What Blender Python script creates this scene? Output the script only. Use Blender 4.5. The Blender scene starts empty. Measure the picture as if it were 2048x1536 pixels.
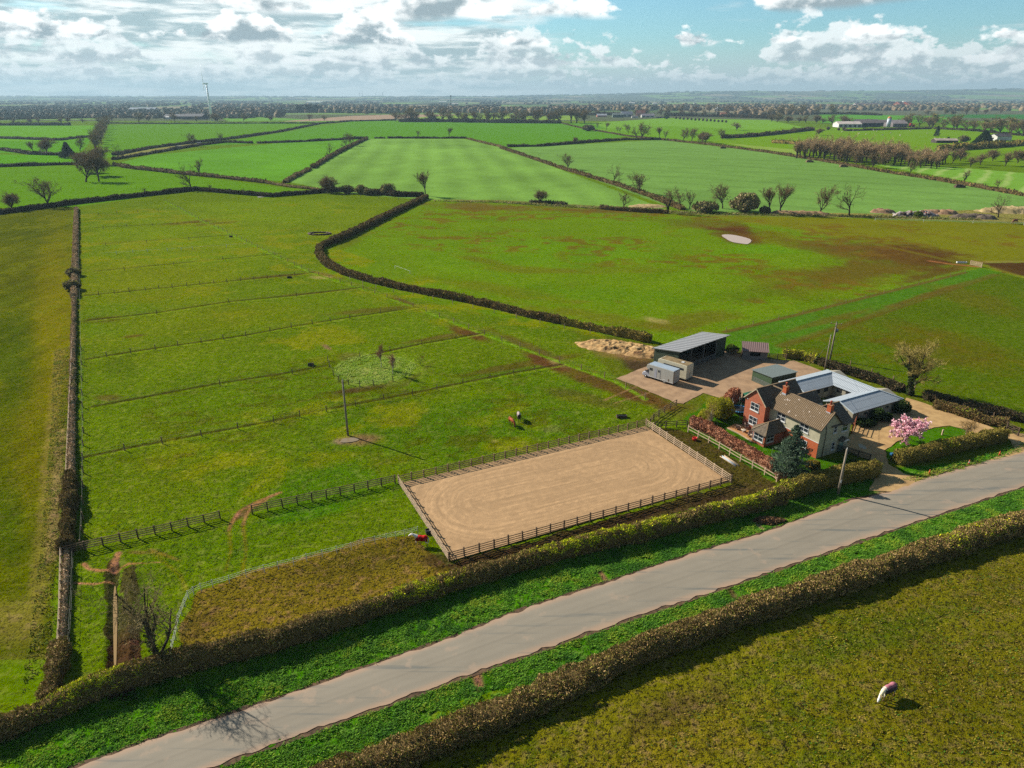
import bpy, bmesh, math, random
import numpy as np
from mathutils import Vector, Matrix, noise as mnoise
rad = math.radians
scene = bpy.context.scene
COL = scene.collection
random.seed(7); RNG = np.random.default_rng(7)

# ------------------------------------------------------------ camera
CAM_H, FPX, HORIZON = 52.4, 1400.0, 192.0
PITCH = math.atan((768 - HORIZON) / FPX)
cd = bpy.data.cameras.new('camera'); cam = bpy.data.objects.new('camera', cd); COL.objects.link(cam)
cam.location = (0, 0, CAM_H); cam.rotation_euler = (math.pi / 2 - PITCH, 0, 0)
cd.sensor_width = 36.0; cd.lens = 36.0 * FPX / 2048; cd.clip_start = 0.5; cd.clip_end = 60000
scene.camera = cam

# ------------------------------------------------------------ sun and exposure
SUN_AZ, SUN_EL = rad(148.5), rad(31.5)          # azimuth counter-clockwise from +X
sd = bpy.data.lights.new('sun', 'SUN'); sun = bpy.data.objects.new('sun', sd); COL.objects.link(sun)
sd.energy = 5.0; sd.angle = rad(0.5); sd.color = (1.0, 0.93, 0.82)
sdir = Vector((math.cos(SUN_AZ) * math.cos(SUN_EL), math.sin(SUN_AZ) * math.cos(SUN_EL), math.sin(SUN_EL)))
sun.rotation_euler = sdir.to_track_quat('Z', 'Y').to_euler(); sun.location = (0, 0, 100)
vs = scene.view_settings
vs.view_transform = 'Standard'; vs.look = 'None'; vs.gamma = 1.0; vs.exposure = 1.05
HAZE = 8.5e-5
cy = scene.cycles
cy.max_bounces = 4; cy.diffuse_bounces = 2; cy.glossy_bounces = 2; cy.transmission_bounces = 2
cy.transparent_max_bounces = 6; cy.volume_bounces = 0
cy.use_denoising = False; cy.sample_clamp_indirect = 1.5; cy.sample_clamp_direct = 5.0

# ------------------------------------------------------------ world: physical sky with cumulus banks
world = bpy.data.worlds.new('World'); scene.world = world; world.use_nodes = True
nt = world.node_tree; nt.nodes.clear()
class G:
    """tiny helper for building node graphs"""
    def __init__(s, nt): s.nt = nt
    def n(s, t, **kw):
        nd = s.nt.nodes.new(t)
        for k, v in kw.items():
            if k.startswith('i_'):
                nd.inputs[k[2:].replace('_', ' ')].default_value = v
            else: setattr(nd, k, v)
        return nd
    def link(s, a, b): s.nt.links.new(a, b)
    def inp(s, sock, v):
        if hasattr(v, 'is_linked'): s.link(v, sock)
        else: sock.default_value = v
    def m(s, op, a, b=None, c=None, clamp=False):
        nd = s.nt.nodes.new('ShaderNodeMath'); nd.operation = op; nd.use_clamp = clamp
        s.inp(nd.inputs[0], a)
        if b is not None: s.inp(nd.inputs[1], b)
        if c is not None: s.inp(nd.inputs[2], c)
        return nd.outputs[0]
    def sm(s, v, lo, hi, a=0.0, b=1.0):
        nd = s.nt.nodes.new('ShaderNodeMapRange'); nd.interpolation_type = 'SMOOTHSTEP'; nd.clamp = True
        s.inp(nd.inputs['Value'], v); s.inp(nd.inputs['From Min'], lo); s.inp(nd.inputs['From Max'], hi)
        s.inp(nd.inputs['To Min'], a); s.inp(nd.inputs['To Max'], b)
        return nd.outputs['Result']
    def mix(s, f, a, b, blend='MIX'):
        nd = s.nt.nodes.new('ShaderNodeMix'); nd.data_type = 'RGBA'; nd.blend_type = blend
        s.inp(nd.inputs[0], f)
        for k, v in ((6, a), (7, b)):
            if hasattr(v, 'is_linked'): s.link(v, nd.inputs[k])
            else: nd.inputs[k].default_value = (*v, 1) if len(v) == 3 else v
        return nd.outputs[2]
    def vec(s, x, y, z):
        nd = s.nt.nodes.new('ShaderNodeCombineXYZ')
        for k, v in enumerate((x, y, z)): s.inp(nd.inputs[k], v)
        return nd.outputs[0]
    def noise(s, v, scale, detail=4, rough=0.5, dist=0.0, out='Fac'):
        nd = s.nt.nodes.new('ShaderNodeTexNoise')
        if v is not None: s.link(v, nd.inputs['Vector'])
        nd.inputs['Scale'].default_value = scale; nd.inputs['Detail'].default_value = detail
        nd.inputs['Roughness'].default_value = rough; nd.inputs['Distortion'].default_value = dist
        return nd.outputs[out]
g = G(nt)
sky = g.n('ShaderNodeTexSky', sky_type='NISHITA', sun_disc=False, sun_elevation=SUN_EL,
          sun_rotation=math.atan2(math.cos(SUN_AZ), math.sin(SUN_AZ)), altitude=100, air_density=1.0, dust_density=0.6, ozone_density=2.0)
tc = g.n('ShaderNodeTexCoord'); sep = g.n('ShaderNodeSeparateXYZ'); g.link(tc.outputs['Generated'], sep.inputs[0])
X, Y, Z = sep.outputs
AZ = g.m('ARCTAN2', X, Y); EL = g.m('ARCSINE', Z)
skyc = g.mix(1.0, sky.outputs[0], (0.062, 0.092, 0.098), 'MULTIPLY')     # sky strength about 0.08
col = skyc
# pale veil that thickens towards the horizon
veil = g.sm(EL, 0.0, 0.075, 0.92, 0.0)
col = g.mix(veil, col, (0.44, 0.50, 0.52))
# high thin layer on the left half of the view
hv = g.vec(g.m('MULTIPLY', AZ, 1.6), g.m('MULTIPLY', EL, 11.0), 3.3)
hn = g.noise(hv, 3.0, 5, 0.55)
lb = g.sm(AZ, -0.12, 0.16, 0.24, -0.14)
thin = g.sm(g.m('ADD', hn, lb), 0.47, 0.66)
thin = g.m('MULTIPLY', thin, g.sm(EL, 0.0, 0.05, 0.5, 0.92))
sheet = g.noise(hv, 6.5, 5, 0.6)
col = g.mix(thin, col, g.mix(g.sm(sheet, 0.40, 0.60), (0.30, 0.38, 0.40), (0.86, 0.86, 0.83)))
# banks of cumulus, far ones first: (base elevation deg, height deg, scale, cover, seed)
BANKS = [(0.75, 0.75, 34, 0.02, 1.7), (1.35, 1.0, 24, 0.02, 9.1), (2.1, 1.7, 17, 0.03, 4.2), (3.5, 1.5, 14, -0.05, 13.4), (5.6, 2.4, 9, -0.05, 28.3), (8.2, 5.0, 6.0, -0.02, 33.0)]
for base, hh, sc, cover, sd_ in BANKS:
    b_, h_ = rad(base), rad(hh)
    wob = g.m('MULTIPLY', g.m('SUBTRACT', g.noise(g.vec(AZ, 0.0, sd_), sc * 0.5, 2), 0.5), h_ * 0.9)
    h = g.m('DIVIDE', g.m('SUBTRACT', g.m('SUBTRACT', EL, b_), wob), h_)
    v = g.vec(AZ, g.m('MULTIPLY', EL, 1.7), sd_)
    big = g.noise(g.vec(AZ, g.m('MULTIPLY', EL, 0.6), sd_ + 5), sc * 0.45, 2, 0.5)
    fine = g.noise(v, sc * 1.9, 8, 0.56)
    v2 = g.vec(g.m('ADD', AZ, -0.012 * 20 / sc), g.m('ADD', g.m('MULTIPLY', EL, 1.7), 0.014 * 20 / sc), sd_)
    fine2 = g.noise(v2, sc * 1.9, 6, 0.56)
    cov = g.m('ADD', g.m('ADD', big, cover), g.sm(AZ, -0.25, 0.12, 0.08, -0.03))
    cov = g.m('ADD', cov, g.sm(AZ, 0.26, 0.46, 0.0, 0.12))
    dens = g.m('ADD', cov, g.m('MULTIPLY', g.m('SUBTRACT', fine, 0.5), 0.62))
    dens = g.m('SUBTRACT', dens, g.m('MULTIPLY', g.m('ABSOLUTE', g.m('SUBTRACT', h, 0.12)), 0.17))
    mask = g.m('MULTIPLY', g.sm(dens, 0.447, 0.512), g.sm(h, -0.18, 0.06))
    edge = g.sm(dens, 0.47, 0.62, 0.25, -0.18)
    lit = g.m('ADD', g.m('ADD', g.m('MULTIPLY', g.m('SUBTRACT', fine, fine2), 3.6), edge), g.m('ADD', g.m('MULTIPLY', h, 0.42), 0.42))
    hz = min(1.0, base / 3.5)
    dark = tuple(a * hz + b * (1 - hz) for a, b in zip((0.26, 0.32, 0.345), (0.45, 0.50, 0.52)))
    brt = tuple(a * hz + b * (1 - hz) for a, b in zip((0.98, 0.97, 0.94), (0.66, 0.69, 0.69)))
    cc = g.mix(g.sm(lit, 0.15, 0.95), dark, brt)
    col = g.mix(g.m('MULTIPLY', mask, 0.55 + 0.45 * hz), col, cc)
col = g.mix(1.0, col, (.66, .675, .68), 'MULTIPLY')
col = g.mix(g.sm(EL, 0.14, 0.32), col, g.mix(.5, skyc, (.05, .055, .055)))
bg = g.n('ShaderNodeBackground'); g.link(col, bg.inputs[0]); bg.inputs[1].default_value = 1.0
wo = g.n('ShaderNodeOutputWorld'); g.link(bg.outputs[0], wo.inputs[0])

# ------------------------------------------------------------ picture plane <-> ground (used to read positions off the survey photo)
_s, _c = math.sin(PITCH), math.cos(PITCH)
def P(x, y, z=0.0):
    u = (x - 1024) / FPX; v = (768 - y) / FPX
    d = (u, _c + v * _s, -_s + v * _c); t = (z - CAM_H) / d[2]
    return Vector((d[0] * t, d[1] * t, z))
def Pm(pts, z=0.0): return [P(a, b, z) for a, b in pts]
def Qn(X, Y, Z=0.0):
    dy = _c * Y - _s * (Z - CAM_H); up = _s * Y + _c * (Z - CAM_H)
    return 1024 + FPX * X / dy, 768 - FPX * up / dy
def hgt(b, y):
    """height above ground point b whose picture row is y"""
    zs = np.linspace(0, 150, 15001); yy = Qn(b[0], b[1], zs)[1]
    return float(zs[np.argmin(np.abs(yy - y))])
ALB = 0.60
def S(r, g_, b, k=ALB):
    """surface colour from a sampled 8-bit colour"""
    f = lambda c: ((c / 255 + 0.055) / 1.055) ** 2.4 if c > 10 else c / 255 / 12.92
    r, g_, b = f(r) * k, f(g_) * k, f(b) * k; l = .3 * r + .6 * g_ + .1 * b
    return (r * .99 + l * .01, g_ * .99 + l * .01, b * .99 + l * .01)

# ------------------------------------------------------------ materials
def newmat(name, rough=0.9, spec=0.2):
    m = bpy.data.materials.new(name); m.use_nodes = True
    m.node_tree.nodes.clear(); gg = G(m.node_tree)
    b = gg.n('ShaderNodeBsdfPrincipled'); o = gg.n('ShaderNodeOutputMaterial'); gg.link(b.outputs[0], o.inputs[0])
    b.inputs['Roughness'].default_value = rough; b.inputs['Specular IOR Level'].default_value = spec
    return m, gg, b
def mat(name, color, rough=0.8, var=0.15, scale=3.0, bump=0.0, bscale=None, metal=0.0, spec=0.3, color2=None, stretch=None):
    m, gg, b = newmat(name, rough, spec)
    t = gg.n('ShaderNodeTexCoord').outputs['Object']
    if stretch:
        mp = gg.n('ShaderNodeMapping'); gg.link(t, mp.inputs[0]); mp.inputs['Scale'].default_value = stretch; t = mp.outputs[0]
    nz = gg.noise(t, scale, 5, 0.6)
    c2 = color2 or tuple(c * (1 - 2 * var) for c in color); c1 = tuple(min(1, c * (1 + var)) for c in color)
    gg.link(gg.mix(gg.sm(nz, 0.32, 0.68), c2, c1), b.inputs['Base Color'])
    b.inputs['Metallic'].default_value = metal
    if bump:
        bp = gg.n('ShaderNodeBump'); bp.inputs['Strength'].default_value = bump; bp.inputs['Distance'].default_value = 0.05
        gg.link(gg.noise(t, bscale or scale * 3, 4, 0.6), bp.inputs['Height']); gg.link(bp.outputs[0], b.inputs['Normal'])
    return m
def mat_attr(name, rough=0.9, var=0.25, scale=1.5, bump=0.0, bscale=6.0, transl=0.0):
    """material that takes its own colour from the mesh (species / field colour) and breaks it up with noise"""
    m, gg, b = newmat(name, rough, 0.15)
    at = gg.n('ShaderNodeAttribute', attribute_name='Col')
    t = gg.n('ShaderNodeTexCoord').outputs['Object']
    nz = gg.noise(t, scale, 4, 0.6)
    k = gg.m('ADD', 1 - var, gg.m('MULTIPLY', nz, 2 * var))
    c = gg.mix(1.0, at.outputs['Color'], gg.vec(k, k, k), 'MULTIPLY')
    gg.link(c, b.inputs['Base Color'])
    if bump:
        bp = gg.n('ShaderNodeBump'); bp.inputs['Strength'].default_value = bump; bp.inputs['Distance'].default_value = 0.1
        gg.link(gg.noise(t, bscale, 4, 0.6), bp.inputs['Height']); gg.link(bp.outputs[0], b.inputs['Normal'])
    if transl:
        tr = gg.n('ShaderNodeBsdfTranslucent'); gg.link(c, tr.inputs[0])
        mx = gg.n('ShaderNodeMixShader'); mx.inputs[0].default_value = transl
        gg.link(b.outputs[0], mx.inputs[1]); gg.link(tr.outputs[0], mx.inputs[2])
        gg.link(mx.outputs[0], m.node_tree.nodes['Material Output'].inputs[0])
    return m

# ------------------------------------------------------------ object helpers
def tag(o, label=None, cat=None, group=None, kind=None):
    if label: o['label'] = label
    if cat: o['category'] = cat
    if group: o['group'] = group
    if kind: o['kind'] = kind
    return o
def empty(name, loc=(0, 0, 0), rz=0.0, label=None, cat=None, group=None):
    o = bpy.data.objects.new(name, None); COL.objects.link(o)
    o.location = loc; o.rotation_euler = (0, 0, rz); o.empty_display_size = 0.3
    return tag(o, label, cat, group)
def fastmesh(name, V, F, m, parent=None, col=None, smooth=False, extra=None):
    """V (n,3); F list of index arrays (k,3)/(k,4)"""
    me = bpy.data.meshes.new(name)
    V = np.asarray(V, np.float32); Fs = [np.asarray(f, np.int32) for f in (F if isinstance(F, list) else [F]) if len(f)]
    me.vertices.add(len(V)); me.vertices.foreach_set('co', V.ravel())
    tot = np.concatenate([np.full(len(f), f.shape[1], np.int32) for f in Fs]); idx = np.concatenate([f.ravel() for f in Fs])
    me.loops.add(len(idx)); me.loops.foreach_set('vertex_index', idx)
    me.polygons.add(len(tot)); st = np.zeros(len(tot), np.int32); st[1:] = np.cumsum(tot)[:-1]
    me.polygons.foreach_set('loop_start', st)
    if smooth: me.polygons.foreach_set('use_smooth', np.ones(len(tot), bool))
    if col is not None:
        a = me.attributes.new('Col', 'FLOAT_COLOR', 'POINT'); c4 = np.ones((len(V), 4), np.float32); c4[:, :3] = col
        a.data.foreach_set('color', c4.ravel())
    for k, v in (extra or {}).items():
        a = me.attributes.new(k, 'FLOAT', 'POINT'); a.data.foreach_set('value', np.asarray(v, np.float32))
    me.update(calc_edges=True); me.validate()
    if m: me.materials.append(m)
    o = bpy.data.objects.new(name, me); COL.objects.link(o)
    if parent: o.parent = parent
    return o
class MB:
    """collects solids into one mesh"""
    def __init__(s): s.v = []; s.f = []; s.sm = []
    def add(s, vs_, fs, smooth=False):
        n = len(s.v); s.v += [tuple(p) for p in vs_]; s.f += [tuple(i + n for i in f) for f in fs]; s.sm += [smooth] * len(fs); return s
    def box(s, c, d, rz=0.0, ry=0.0, rx=0.0):
        M = Matrix.Rotation(rz, 3, 'Z') @ Matrix.Rotation(ry, 3, 'Y') @ Matrix.Rotation(rx, 3, 'X'); c = Vector(c); vs_ = []
        for a in (-.5, .5):
            for b in (-.5, .5):
                for e in (-.5, .5): vs_.append(c + M @ Vector((a * d[0], b * d[1], e * d[2])))
        return s.add(vs_, [(0, 1, 3, 2), (4, 6, 7, 5), (0, 4, 5, 1), (2, 3, 7, 6), (0, 2, 6, 4), (1, 5, 7, 3)])
    def b2(s, lo, hi): return s.box([(a + b) / 2 for a, b in zip(lo, hi)], [abs(b - a) for a, b in zip(lo, hi)])
    def bar(s, a, b, w, h, up=(0, 0, 1)):
        a, b = Vector(a), Vector(b); d = (b - a).normalized(); u = Vector(up)
        r = d.cross(u)
        if r.length < 1e-4: r = d.cross(Vector((1, 0, 0)))
        r.normalize(); u = r.cross(d); vs_ = [p + r * (x * w / 2) + u * (y * h / 2) for p in (a, b) for x, y in ((-1, -1), (1, -1), (1, 1), (-1, 1))]
        return s.add(vs_, [(3, 2, 1, 0), (4, 5, 6, 7), (0, 1, 5, 4), (1, 2, 6, 5), (2, 3, 7, 6), (3, 0, 4, 7)])
    def tube(s, pts, rr, n=8, cap=True):
        pts = [Vector(p) for p in pts]
        if not hasattr(rr, '__len__'): rr = [rr] * len(pts)
        vs_ = []; fs = []; ref = None
        for i, p in enumerate(pts):
            d = (pts[min(i + 1, len(pts) - 1)] - pts[max(i - 1, 0)]).normalized()
            if ref is None: ref = d.orthogonal().normalized()
            r = (ref - d * ref.dot(d))
            r = r.normalized() if r.length > 1e-5 else d.orthogonal().normalized()
            ref = r; q = d.cross(r)
            for k in range(n):
                a = 2 * math.pi * k / n; vs_.append(p + (r * math.cos(a) + q * math.sin(a)) * rr[i])
        for i in range(len(pts) - 1):
            for k in range(n): fs.append((i * n + k, i * n + (k + 1) % n, (i + 1) * n + (k + 1) % n, (i + 1) * n + k))
        if cap: fs += [tuple(range(n))[::-1], tuple(range((len(pts) - 1) * n, len(pts) * n))]
        return s.add(vs_, fs, n > 5)
    def lathe(s, prof, n=16, c=(0, 0, 0)):
        c = Vector(c); vs_ = [c + Vector((r * math.cos(2 * math.pi * k / n), r * math.sin(2 * math.pi * k / n), z)) for r, z in prof for k in range(n)]
        fs = [(i * n + k, i * n + (k + 1) % n, (i + 1) * n + (k + 1) % n, (i + 1) * n + k) for i in range(len(prof) - 1) for k in range(n)]
        fs += [tuple(range(n))[::-1], tuple(range((len(prof) - 1) * n, len(prof) * n))]
        return s.add(vs_, fs, True)
    def ell(s, c, r, M=None, n=12, k=8):
        c = Vector(c); vs_ = []; fs = []
        for i in range(k + 1):
            th = math.pi * i / k
            for j in range(n):
                a = 2 * math.pi * j / n; p = Vector((r[0] * math.sin(th) * math.cos(a), r[1] * math.sin(th) * math.sin(a), r[2] * math.cos(th)))
                vs_.append(c + (M @ p if M else p))
        for i in range(k):
            for j in range(n): fs.append((i * n + j, (i + 1) * n + j, (i + 1) * n + (j + 1) % n, i * n + (j + 1) % n))
        return s.add(vs_, fs, True)
    def prism(s, poly, z0, z1):
        n = len(poly); vs_ = [(x, y, z0) for x, y in poly] + [(x, y, z1) for x, y in poly]
        return s.add(vs_, [tuple(range(n))[::-1], tuple(range(n, 2 * n))] + [(i, (i + 1) % n, n + (i + 1) % n, n + i) for i in range(n)])
    def extr(s, poly, d):
        """3-D polygon extruded by vector d"""
        n = len(poly); d = Vector(d); vs_ = [Vector(p) for p in poly] + [Vector(p) + d for p in poly]
        return s.add(vs_, [tuple(range(n))[::-1], tuple(range(n, 2 * n))] + [(i, (i + 1) % n, n + (i + 1) % n, n + i) for i in range(n)])
    def build(s, name, m, parent=None, bevel=0.0, loc=None, rz=None):
        me = bpy.data.meshes.new(name); me.from_pydata(s.v, [], s.f)
        me.polygons.foreach_set('use_smooth', s.sm); me.validate(); me.update()
        bm = bmesh.new(); bm.from_mesh(me); bmesh.ops.recalc_face_normals(bm, faces=bm.faces); bm.to_mesh(me); bm.free()
        if m: me.materials.append(m)
        o = bpy.data.objects.new(name, me); COL.objects.link(o)
        if parent: o.parent = parent
        if loc is not None: o.location = loc
        if rz is not None: o.rotation_euler = (0, 0, rz)
        if bevel:
            b = o.modifiers.new('bevel', 'BEVEL'); b.width = bevel; b.segments = 2; b.limit_method = 'ANGLE'
        return o
def copy_tree(o, parent=None):
    c = o.copy(); COL.objects.link(c); c.parent = parent
    for ch in list(o.children): copy_tree(ch, c)
    return c
# smooth lattice noise for shaping terrain and hedges (numpy)
_PT = np.random.default_rng(3).random((256, 256)).astype(np.float32)
def vnoise(x, y):
    xi = np.floor(x).astype(np.int64); yi = np.floor(y).astype(np.int64); fx = x - xi; fy = y - yi
    fx = fx * fx * (3 - 2 * fx); fy = fy * fy * (3 - 2 * fy)
    a = _PT[xi & 255, yi & 255]; b = _PT[(xi + 1) & 255, yi & 255]; c = _PT[xi & 255, (yi + 1) & 255]; d = _PT[(xi + 1) & 255, (yi + 1) & 255]
    return (a * (1 - fx) + b * fx) * (1 - fy) + (c * (1 - fx) + d * fx) * fy
def fbm(x, y, o=4):
    r = 0; a = 0.5
    for i in range(o): r = r + a * vnoise(x * 2 ** i + 17 * i, y * 2 ** i - 9 * i); a *= 0.5
    return r / (1 - 0.5 ** o)
# ------------------------------------------------------------ ground: one sheet out to the horizon, finer near the camera
def inpoly(px, py, poly):
    r = np.zeros(px.shape, bool); n = len(poly)
    for i in range(n):
        x1, y1 = poly[i]; x2, y2 = poly[(i + 1) % n]
        if y1 == y2: continue
        c = ((y1 > py) != (y2 > py)) & (px < (x2 - x1) * (py - y1) / (y2 - y1) + x1)
        r ^= c
    return r
def polydist(X, Y, pts):
    d = np.full(X.shape, 1e9, np.float32)
    for a, b in zip(pts[:-1], pts[1:]):
        ax, ay, bx, by = a[0], a[1], b[0], b[1]; L = (bx - ax) ** 2 + (by - ay) ** 2 + 1e-9
        t = np.clip(((X - ax) * (bx - ax) + (Y - ay) * (by - ay)) / L, 0, 1)
        d = np.minimum(d, np.hypot(X - ax - t * (bx - ax), Y - ay - t * (by - ay)))
    return d
# (photo-row polygons on the ground, colour, tuft roughness, stripe code)
GRASS = S(98, 128, 12)
FIELDS = [
 # distant country
 ([(-4000, 242), (6000, 242), (6000, 193), (-4000, 193)], S(96, 104, 74), .3, 0),
 ([(0, 226), (150, 216), (190, 214), (150, 222), (60, 230)], S(120, 150, 90), .1, 0),
 ([(150, 224), (215, 215), (330, 217), (250, 227)], S(150, 128, 112), .1, 0),
 ([(270, 222), (420, 214), (560, 222), (400, 226)], S(125, 160, 90), .1, 0),
 ([(0, 236), (180, 233), (200, 239), (0, 241)], S(118, 150, 75), .1, 0),
 ([(440, 236), (520, 234), (640, 240), (460, 243)], S(110, 155, 60), .1, 0),
 ([(560, 243), (700, 232), (880, 226), (1050, 216), (1160, 220), (1000, 228), (800, 237), (640, 243)], S(172, 148, 124), .1, 0),
 ([(820, 236), (940, 228), (1160, 226), (1160, 240), (820, 241)], S(130, 160, 60), .1, 0),
 ([(1010, 222), (1260, 224), (1230, 229), (1010, 228)], S(120, 165, 55), .1, 0),
 ([(1440, 218), (1620, 216), (1640, 224), (1440, 225)], S(125, 160, 70), .1, 0),
 ([(1590, 216), (1700, 213), (1850, 220), (1830, 229), (1600, 226)], S(110, 160, 70), .1, 0),
 ([(1850, 223), (2048, 205), (2400, 195), (2500, 260), (2048, 238), (1870, 234)], S(60, 118, 50), .1, 0),
 ([(1640, 228), (1870, 232), (1960, 245), (1640, 246)], S(90, 150, 40), .1, 0),
 ([(1890, 244), (2300, 262), (2300, 285), (1900, 262)], S(95, 150, 30), .1, 0),
 ([(700, 205), (2048, 196), (2048, 200), (700, 208)], S(120, 135, 95), .1, 0),
 ([(1300, 206), (1900, 203), (1980, 208), (1300, 209)], S(130, 140, 110), .1, 0),
 ([(0, 204), (600, 205), (600, 207), (0, 207)], S(115, 125, 95), .1, 0),
 # second line of fields
 ([(-900, 252), (190, 251), (186, 281), (115, 283), (-900, 276)], S(104, 158, 30), .2, 0),
 ([(-900, 277), (115, 283), (186, 276), (160, 308), (-900, 300)], S(92, 148, 28), .2, 0),
 ([(-900, 302), (130, 310), (215, 330), (-900, 336)], S(92, 152, 22), .2, 0),
 ([(-900, 336), (222, 331), (345, 347), (640, 384), (540, 396), (385, 381), (150, 414), (-900, 520)], S(98, 144, 22), .5, 0),
 ([(215, 250), (700, 241), (560, 265), (380, 290), (200, 318)], S(96, 142, 28), .15, 0),
 ([(230, 308), (390, 286), (400, 292), (240, 318)], S(150, 150, 80), .8, 0),
 ([(225, 329), (300, 310), (560, 286), (740, 277), (578, 364), (350, 344)], S(100, 152, 44), .1, 1),
 ([(400, 292), (700, 243), (780, 241), (1180, 246), (1262, 272), (1090, 292), (1010, 296), (930, 277), (735, 277), (560, 285)], S(92, 144, 32), .15, 0),
 ([(735, 277), (930, 278), (1010, 297), (1335, 420), (1140, 415), (850, 400), (690, 386), (578, 364)], S(122, 161, 72), .1, 2),
 ([(1015, 296), (1090, 292), (1320, 280), (1540, 305), (1760, 340), (2048, 392), (2500, 470), (2500, 440), (2048, 430), (1750, 430), (1400, 426), (1335, 412)], S(116, 154, 74), .1, 3),
 ([(1180, 246), (1330, 236), (1540, 240), (1640, 262), (1430, 281), (1320, 280), (1262, 272)], S(118, 162, 50), .1, 0),
 ([(1180, 258), (1330, 252), (1640, 264), (1430, 283), (1320, 280)], S(108, 152, 34), .1, 0),
 ([(1420, 283), (1560, 256), (1850, 256), (2048, 270), (2500, 300), (2500, 360), (2048, 330), (1760, 300), (1600, 300), (1540, 302)], S(112, 150, 24), .2, 0),
 ([(1450, 286), (1600, 300), (1600, 310), (1560, 306)], S(140, 165, 70), .3, 0),
 ([(1740, 328), (1900, 334), (2048, 346), (2500, 400), (2500, 460), (2048, 388), (1930, 362)], S(120, 165, 60), .2, 4),
 ([(1900, 308), (2048, 300), (2300, 330), (2048, 335)], S(108, 140, 30), .2, 0),
 # hedge-side rough strips
 ([(850, 399), (1000, 400), (1400, 424), (1750, 430), (2048, 440), (2500, 470), (2500, 480), (2048, 447), (1750, 436), (1400, 431), (1150, 415), (990, 405)], S(128, 134, 56), 1.0, 0),
 ([(1640, 425), (1760, 428), (2048, 415), (2300, 430), (2300, 455), (2048, 444), (1640, 434)], S(150, 145, 70), 1.0, 0),
 # left field beyond the boundary hedge
 ([(-900, 430), (145, 414), (148, 560), (140, 800), (126, 1000), (100, 1300), (20, 1430), (-200, 1500), (-2500, 1500)], S(96, 104, 8), .7, 5),
 # paddocks
 ([(150, 414), (385, 381), (540, 396), (640, 384), (850, 399), (790, 440), (650, 482), (625, 500), (655, 545), (760, 582), (1000, 635), (1200, 668), (1330, 712), (1420, 810), (1290, 1000), (1500, 980), (1000, 1150), (130, 1420), (128, 1000), (146, 700)], S(102, 126, 9), .75, 0),
 # big pasture east of the curved hedge
 ([(850, 400), (1000, 405), (1150, 416), (1400, 432), (1560, 452), (1750, 487), (1905, 522), (1960, 536), (1450, 662), (1330, 700), (1200, 664), (1000, 625), (760, 572), (660, 530), (650, 490), (790, 440)], S(104, 134, 16), .5, 0),
 ([(1400, 432), (1640, 435), (2048, 448), (2500, 470), (2500, 520), (2048, 521), (1965, 524), (1905, 521), (1750, 486), (1560, 452)], S(120, 122, 22), .4, 0),
 ([(1965, 526), (2500, 524), (2500, 640), (2048, 552), (2004, 546)], S(84, 62, 30), .5, 0),
 ([(1450, 662), (1960, 536), (2004, 546), (1840, 600), (1720, 640), (1580, 690), (1530, 715), (1440, 720)], S(80, 122, 26), .5, 0),
 ([(2004, 546), (2048, 556), (2700, 700), (2700, 1000), (2048, 850), (1850, 795), (1700, 745), (1560, 695), (1720, 640), (1840, 600)], S(86, 108, 14), .6, 0),
 # farmyard, gardens and surrounds
 ([(1140, 660), (1330, 690), (1460, 700), (1580, 712), (1700, 745), (1850, 795), (2048, 850), (2100, 900), (1800, 960), (1500, 990), (1290, 1020), (1420, 880), (1240, 765)], S(98, 110, 22), .6, 0),
 ([(1380, 878), (1370, 838), (1420, 800), (1490, 770), (1560, 850), (1640, 915), (1760, 925), (1740, 945), (1600, 958), (1550, 962)], S(66, 108, 16), .35, 0),
 ([(1764, 905), (1800, 880), (1860, 857), (1940, 850), (1975, 860), (1960, 880), (1830, 900), (1770, 925)], S(72, 118, 18), .35, 0),
 ([(1296, 853), (1380, 862), (1556, 968), (1500, 985), (1464, 968), (1290, 860)], S(84, 76, 28), 1.0, 0),
 ([(896, 1128), (1464, 968), (1556, 968), (1500, 990), (1280, 1045), (1000, 1140), (900, 1170)], S(86, 74, 36), 1.0, 0),
 # mud-grazed strip behind the white tape
 ([(362, 1295), (372, 1225), (400, 1180), (520, 1140), (720, 1080), (830, 1068), (880, 1120), (900, 1135), (700, 1230), (500, 1290), (350, 1340)], S(128, 112, 34), 1.0, 0),
 # drainage ditch with spoil
 ([(212, 1130), (236, 1110), (242, 1380), (208, 1380)], S(70, 52, 30), .9, 0),
 ([(244, 1140), (268, 1132), (284, 1340), (280, 1400), (228, 1400)], S(84, 62, 38), 1.0, 0),
 # roadside verges
 ([(-400, 1660), (0, 1505), (330, 1385), (620, 1290), (900, 1195), (1200, 1110), (1530, 1010), (1780, 940), (1900, 925), (2100, 880), (2100, 920), (1790, 990), (1660, 1035), (1210, 1180), (600, 1400), (0, 1620), (-400, 1760)], S(76, 128, 24), .9, 0),
 ([(-400, 1900), (420, 1530), (950, 1340), (1470, 1165), (2048, 970), (2600, 800), (2600, 860), (2048, 1020), (1500, 1200), (1000, 1380), (600, 1540), (0, 1760)], S(72, 122, 24), .9, 0),
 ([(2048, 1020), (2600, 850), (3600, 1700), (1500, 2600), (0, 2000), (600, 1540), (1000, 1395), (1500, 1215)], S(118, 114, 26), 1.0, 6),
]
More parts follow.
